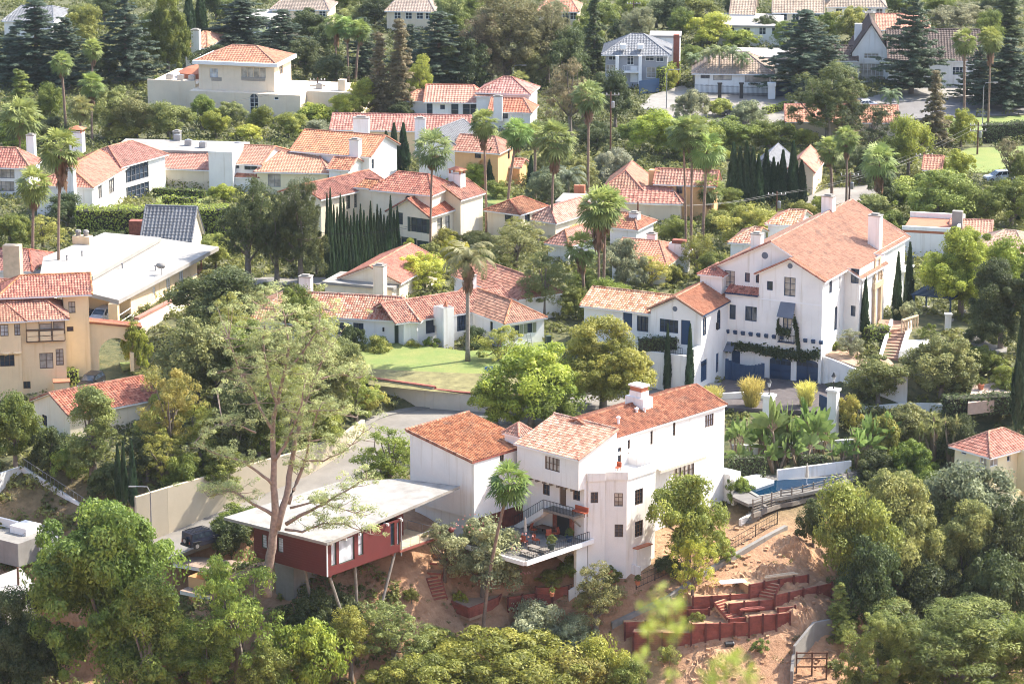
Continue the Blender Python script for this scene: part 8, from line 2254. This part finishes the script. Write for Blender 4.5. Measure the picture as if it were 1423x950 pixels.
# closed parasols
def parasol(label, px, py, z, h=2.7):
    x, y = at(px, py, z); t = thing('closed_parasol', label, 'parasol', (x,y,z)); obj('pole', MB().tube([(0,0,0),(0,0,h)], .035, 8), WTRIM, t); obj('canopy', MB().lathe((0,0,0),[(.06,h*.38),(.2,h*.4),(.17,h*.6),(.12,h*.85),(.03,h*1.02)],9), CANVAS, t); obj('base', MB().lathe((0,0,0),[(.3,0),(.3,.12),(.06,.3)],12), DKBLUE, t)
parasol('left closed cream parasol on the terrace', 730, 752, -6.98); parasol('right closed cream parasol on the terrace', 788, 743, -6.98); parasol('closed cream parasol beside the swimming pool', 1121, 675, -6.85, 2.6)
def chair(label, px, py, z, head, group='orange chairs on the terrace'):
    x, y = at(px, py, z); t = thing('garden_chair', label, 'chair', (x,y,z), R(head), group)
    obj('seat', MB().box(-.28,.28,-.28,.28,.4,.5), CUSH, t); b = MB(); b.obox((0,.3,.78),(1,0,0),.28,(0,.97,.25),.04,(0,-.25,.97),.34); obj('backrest', b, CUSH, t)
    for i in (-1,1):
        for j in (-1,1): obj('leg', MB().box(i*.25-.025,i*.25+.025,j*.25-.025,j*.25+.025,0,.4), WOODBR, t)
for px, py, hd, l in [(742,741,60,'orange chair left of the terrace table'),(758,732,10,'orange chair behind the terrace table'),(768,735,330,'orange chair right behind the terrace table'),(772,746,250,'orange chair right of the terrace table'),(745,755,120,'orange chair in front of the left parasol'),(729,757,150,'orange lounge chair by the oleander'),(762,748,190,'orange chair facing the terrace table from the front')]: chair(l, px, py, -6.98, hd)
def table(name, label, px, py, z, w, d, h, mat):
    x, y = at(px, py, z); t = thing(name, label, 'table', (x,y,z), R(-43)); obj('tabletop', MB().box(-w,w,-d,d,h-.06,h), mat, t)
    for i in (-1,1):
        for j in (-1,1): obj('leg', MB().box(i*w*.85-.04,i*w*.85+.04,j*d*.8-.04,j*d*.8+.04,0,h-.06), mat, t)
table('dining_table', 'wooden table among orange chairs on the terrace', 757, 741, -6.98, .9, .55, .74, WOODBR); table('low_table', 'long pale low table at the terrace edge', 748, 766, -6.98, 1.3, .4, .45, WOODGR); table('side_bench', 'second pale low table at the terrace edge', 735, 772, -6.98, 1.0, .35, .42, WOODGR)
def bench(label, px, py, z, head, w=.9):
    x, y = at(px, py, z); t = thing('orange_bench', label, 'bench', (x,y,z), R(head)); obj('seat', MB().box(-w,w,-.28,.28,.38,.5), CUSH, t); obj('backrest', MB().box(-w,w,.24,.34,.5,.95), CUSH, t)
    for i in (-1,1):
        for j in (-1,1): obj('leg', MB().box(i*w*.9-.03,i*w*.9+.03,j*.22-.03,j*.22+.03,0,.38), WOODBR, t)
bench('orange bench on the small balcony above the terrace', 806, 716, -4.14, -43); bench('orange sofa on the roof terrace of the stair tower', 853, 653, -.6, -43, .8)
def potted(label, px, py, z, s=1.0, col='lite', pot=None):
    x, y = at(px, py, z); t = thing('potted_plant', label, 'potted plant', (x,y,z)); obj('pot', MB().lathe((0,0,0),[(.22*s,0),(.34*s,.5*s),(.38*s,.52*s),(.3*s,.5*s)],12), pot or TERRAC, t)
    cm, tm, W0, H0 = var('shrub', 1); o = link('foliage', cm, t, (0,0,.42*s), color=COLS[col]); o.scale = (.36*s,)*3
potted('big agave in a dark pot at the terrace edge', 766, 763, -6.98, 1.3, 'lite', DKGREEN); potted('leafy plant in a dark blue pot under the right parasol', 791, 752, -6.98, 1.2, 'mid', DKBLUE); potted('clay pot plant on the ramp wall', 848, 797, -10.3, .8, 'mid'); potted('clay pot plant on the narrow ramp path', 767, 828, -11, .8, 'lite')
potted('clay pot with clipped ball in the gravel court', 1363, 541, -.6, 1.2, 'mid'); potted('stone pot with silvery plant in the gravel court', 1391, 526, -.6, 1.4, 'silver', CONC); potted('red pot by the meter bay of the stair tower', 886, 812, -11.2, .9, 'mid')
# grill on the red deck
x, y = at(627, 748, -5.9); t = thing('barbecue_grill', 'red kettle barbecue on the deck of the stilt house', 'barbecue', (x,y,-5.94)); obj('bowl', MB().lathe((0,0,.7),[(.08,0),(.28,.12),(.32,.3),(.28,.45),(.08,.58)],12), SIDINGRED, t)
for k in range(3): a = k*2.1; obj('leg', MB().tube([(.3*math.cos(a),.3*math.sin(a),0),(.15*math.cos(a),.15*math.sin(a),.78)], .02, 5), BLACKM, t)
# bins, ladder, sign, toy
def bin2(label, px, py, z, mat):
    x, y = at(px, py, z); t = thing('wheelie_bin', label, 'bin', (x,y,z), R(20)); obj('bin_body', MB().prism([(-.28,-.3),(.28,-.3),(.28,.3),(-.28,.3)],0,.95), mat, t); obj('lid', MB().box(-.31,.31,-.35,.35,.952,1.04), mat, t)
    for s in (-1,1): obj('wheel', MB().tube([(s*.3-.03,.3,.1),(s*.3+.03,.3,.1)], .1, 10), RUBBER, t)
bin2('dark grey bin at the foot of the cream house', 43, 556, -4.9, GREYTRIM); bin2('white and red bin beside the bin wall of the cream house', 63, 556, -4.8, WTRIM); bin2('dark green bin at the right corner of the lawn house', 762, 478, 0, DKGREEN); bin2('black bin behind the ridge of the hillside house', 946, 552, -3.1, BLACKM)
def ladder():
    x, y = at(738, 486, -.3); x2, y2 = at(733, 466, 1.3); t = thing('ladder', 'thin metal ladder leaning on the right end of the lawn house', 'ladder', (x,y,-.3)); m = MB(); a, b = Vector((0,0,0)), Vector((x2-x+.1, .5, 1.9))
    for s in (-.25,.25): m.beam(a+Vector((s,0,0)), b+Vector((s,0,0)), .05, .05)
    obj('rails', m, METAL, t); r = MB()
    for k in range(1,7): q = a+(b-a)*(k/7); r.beam(q+Vector((-.25,0,0)), q+Vector((.25,0,0)), .035, .035)
    obj('rungs', r, METAL, t)
ladder()
x, y = at(679, 521, -.4); t = thing('yard_sign', 'small blue yard sign stuck in the lawn bank', 'sign', (x,y,-.5)); obj('panel', MB().obox((0,0,.8),(.95,.3,0),.5,(0,.05,0),.5,(0,0,1),.3), M('blue_sign', (.03,.13,.40), .5), t); obj('stake', MB().box(-.03,.03,.06,.1,-.2,.6), METAL, t)
x, y = at(52, 712, -9.4); t = thing('toy_table', 'blue and yellow plastic toy table on the patio', 'toy', (x,y,-9.4)); obj('tray', MB().lathe((0,0,.45),[(.5,0),(.6,.2),(.5,.22)],10), M('toy_blue', (.03,.16,.42), .5), t); obj('base', MB().lathe((0,0,0),[(.5,0),(.45,.45)],10), M('toy_yellow', (.60,.38,.04), .5), t)
# building site bits on the timber terraces
def plank(name, label, a, b, w, h, mat, lift):
    A, B = Vector(on_ground(*a)), Vector(on_ground(*b)); z = max(A.z,B.z)+lift; A.z = B.z = z; t = thing(name, label, 'building material', tuple(A)); 
    m = MB(); m.beam(Vector((0,0,0)), B-A, w, h); obj('plank', m, mat, t); m = MB(); m.beam(Vector((.1,.25,.06)), B-A+Vector((-.3,.2,.06)), w*.7, h); obj('plank', m, mat, t)
plank('lumber', 'pale boards lying on the second timber terrace', (1062,824), (1108,812), .35, .12, STONE, 1.25); plank('white_sheet', 'white sheet lying on the uppermost dirt terrace', (1000,822), (1036,816), .9, .06, WTRIM, .75); plank('red_lumber', 'red boards stacked on the lower timber terrace', (1028,866), (1062,858), .4, .15, WOODRED, 1.1)
x, y, z = on_ground(1013, 898); t = thing('black_drum', 'black plastic drum below the lowest timber wall', 'drum', (x,y,z+.25)); obj('drum_body', MB().tube([(-.4,0,0),(.4,.2,0)], .3, 12), BLACKM, t); obj('lid', MB().tube([(.41,.205,0),(.45,.225,0)], .27, 12), METAL, t)
def mesh_fence(label, pix, h=1.4, mat=None):
    P = [Vector(on_ground(a,b)) for a,b in pix]; t = thing('metal_fence', label, 'fence', tuple(P[0])); o = P[0]; m = MB(); 
    for i in range(len(P)-1):
        a, b = P[i]-o, P[i+1]-o; L = (b-a).length
        for zz in (.15,h*.55,h): m.beam(a+Vector((0,0,zz)), b+Vector((0,0,zz)), .04, .04)
        n = int(L/.45)
        for k in range(n): q = a+(b-a)*(k/n); m.box(q.x-.012,q.x+.012,q.y-.012,q.y+.012,q.z,q.z+h)
    obj('fence_panel', m, mat or BLACKM, t)
    for p in P: q = p-o; obj('post', MB().box(q.x-.05,q.x+.05,q.y-.05,q.y+.05,q.z-.3,q.z+h+.1), mat or BLACKM, t)
mesh_fence('dark fence beside the rounded light green tree', [(884,818),(910,806),(935,795),(960,783)]); mesh_fence('dark wire fence climbing to the pool stair', [(965,792),(1010,768),(1050,745),(1080,728)], 1.3); mesh_fence('railing above the ramp wall under the terrace', [(765,832),(800,822),(830,806)], 1.0)
def heap(label, px, py, w, h):
    x, y, z = on_ground(px, py); t = thing('dirt_heap', label, 'earth heap', (x,y,z)); rng = np.random.default_rng(px); m = MB(); n, r_ = 40, 18
    ph = rng.uniform(0,6,6)
    for i in range(r_+1):
        for k in range(n):
            f = i/r_; a = 2*math.pi*k/n; rr = w*1.25*f*(1+.22*math.sin(2*a+ph[0])+.12*math.sin(5*a+ph[1])); X, Y = rr*math.cos(a), rr*math.sin(a)*.8
            g = g1(x+X, y+Y)-z; m.v.append((X, Y, g+h*.75*math.exp(-3.2*f*f)*(1+.25*math.sin(X*3+ph[2])*math.sin(Y*3.4+ph[3]))+.10*rng.normal()*(f < .9)-.25*f**4))
    m.f = [(i*n+k, (i+1)*n+k, (i+1)*n+(k+1)%n, i*n+(k+1)%n) for i in range(r_) for k in range(n)]; obj('heap', m, SLOPE, t, False)
heap('heap of loose earth right of the lowest timber wall', 1120, 868, 2.6, 2.2); heap('heap of loose earth above the uppermost timber wall', 1070, 800, 3.0, 1.3); heap('heap of loose earth left of the uppermost timber wall', 985, 826, 2.2, 1.0); heap('heap of loose earth by the pool deck', 1110, 768, 2.4, 1.8); heap('low heap of earth at the bottom of the slope', 990, 925, 2.6, .9)
def rubble():
    rng = np.random.default_rng(6); m = MB()
    for _ in range(420):
        px, py = rng.uniform(880,1150), rng.uniform(760,945); x, y, z = 0, 0, 0
        x, y = at(px, py, -14+ (850-py)*.03); z = g1(x, y); s = rng.uniform(.05,.22)
        m.obox((x,y,z+s*.4), (1,rng.normal(0,.4),0), s, (0,1,.2), s*.8, (0,0,1), s*.6)
    o = obj('rubble', m, SLOPE); o['kind'] = 'stuff'
rubble()
# ---- sprigs of the bush at the viewer's feet, out of focus
def sprigs():
    for i, (label, tips) in enumerate([('blurred lime green sprig reaching into the view above the timber walls', [(915,846,46),(938,872,34),(905,872,26),(942,838,20)]), ('blurred lime green sprig at the bottom edge below the timber walls', [(1010,925,44),(1040,940,34),(985,942,34),(1020,910,22)]), ('faint blurred sprig at the bottom beside the olive canopy', [(893,915,26),(935,940,22)])]):
        D = 8.2+i*.6; rng = np.random.default_rng(i+3); bx = atY(tips[0][0], 1090, D)[0]; gz = g1(bx, D); t = thing('bush_sprig', label, 'branch', (bx, D, gz)); C=[]; m = MB(); o = Vector((bx,D,gz))
        for (px, py, s) in tips:
            e = Vector(atY(px, py, D)); lo = Vector((bx+rng.normal(0,.03), D+rng.normal(0,.05), gz)); mid = Vector((e.x*.7+bx*.3, D, e.z-.35))
            m.tube([lo-o, (lo*.5+mid*.5)-o, mid-o, e-o], [.012,.009,.005,.002], 5, False)
            for _ in range(int(s*.8)):
                C.append(atY(px+rng.normal(0,s*.27), py+rng.normal(0,s*.27), D+rng.normal(0,.05)))
        C = np.array(C); vv, ff = leafquads(C, np.tile([0,-.6,.8],(len(C),1)), .014, rng, .55, .7)
        link('twigs', m.mesh('twigs', BARK), t, color=(.16,.14,.06)); link('leaves', npmesh('leaves', vv-np.array(o), ff, LEAF, rng.uniform(.4,.9,len(C))), t, color=(.24,.30,.05))
sprigs()
# ---------------------------------------------------------------- light, air, camera
SUN_EL, SUN_AZ = 47, 66           # azimuth measured from +Y (view direction) clockwise towards +X
def lighting():
    w = bpy.data.worlds.new('World'); SC.world = w; w.use_nodes = True
    nt = w.node_tree; bg = nt.nodes['Background']
    sky = nt.nodes.new('ShaderNodeTexSky'); sky.sky_type = 'NISHITA'; sky.sun_disc = False
    sky.sun_elevation = R(SUN_EL); sky.sun_rotation = R(SUN_AZ); sky.air_density = 1.0; sky.dust_density = 2.0; sky.ozone_density = 1.0
    nt.links.new(sky.outputs[0], bg.inputs[0]); bg.inputs[1].default_value = .15
    l = bpy.data.lights.new('sun', 'SUN'); l.energy = 3.7; l.angle = R(.53); l.color = (1.0,.93,.81)
    o = bpy.data.objects.new('sun', l); COL.objects.link(o)
    d = Vector((math.sin(R(SUN_AZ))*math.cos(R(SUN_EL)), math.cos(R(SUN_AZ))*math.cos(R(SUN_EL)), math.sin(R(SUN_EL))))
    o.rotation_euler = (-d).to_track_quat('-Z', 'Y').to_euler(); o.location = (200, 400, 300)
def camera():
    c = bpy.data.cameras.new('camera'); o = bpy.data.objects.new('camera', c); COL.objects.link(o)
    o.location = (0,0,CZ); o.rotation_euler = (R(90)-PITCH, 0, 0)
    c.sensor_width = 36; c.lens = 36*F/1423; c.clip_end = 6000; c.clip_start = .5
    c.dof.use_dof = True; c.dof.focus_distance = 360; c.dof.aperture_fstop = 5.2
    SC.camera = o
def haze():
    m = bpy.data.materials.new('haze_air'); m.use_nodes = True; nt = m.node_tree; nt.nodes.clear()
    out = nt.nodes.new('ShaderNodeOutputMaterial'); v = nt.nodes.new('ShaderNodeVolumePrincipled')
    v.inputs['Color'].default_value = (.86,.92,1,1); v.inputs['Density'].default_value = HAZE; v.inputs['Anisotropy'].default_value = .3
    nt.links.new(v.outputs[0], out.inputs['Volume'])
    o = obj('haze', MB().box(-3100,3100,-450,4100,-32,125), m); o['kind'] = 'stuff'
HAZE = .00004
lighting(); camera(); haze()
vs = SC.view_settings; vs.view_transform = 'Standard'; vs.look = 'None'; vs.exposure = 1.58; vs.gamma = 1; vs.use_curve_mapping = False
SC.cycles.max_bounces = 8; SC.cycles.diffuse_bounces = 3; SC.cycles.transmission_bounces = 3; SC.cycles.volume_bounces = 0; SC.cycles.transparent_max_bounces = 8
SC.cycles.filter_width = 1.05; SC.cycles.use_denoising = True; SC.cycles.use_adaptive_sampling = True; SC.cycles.adaptive_threshold = .02
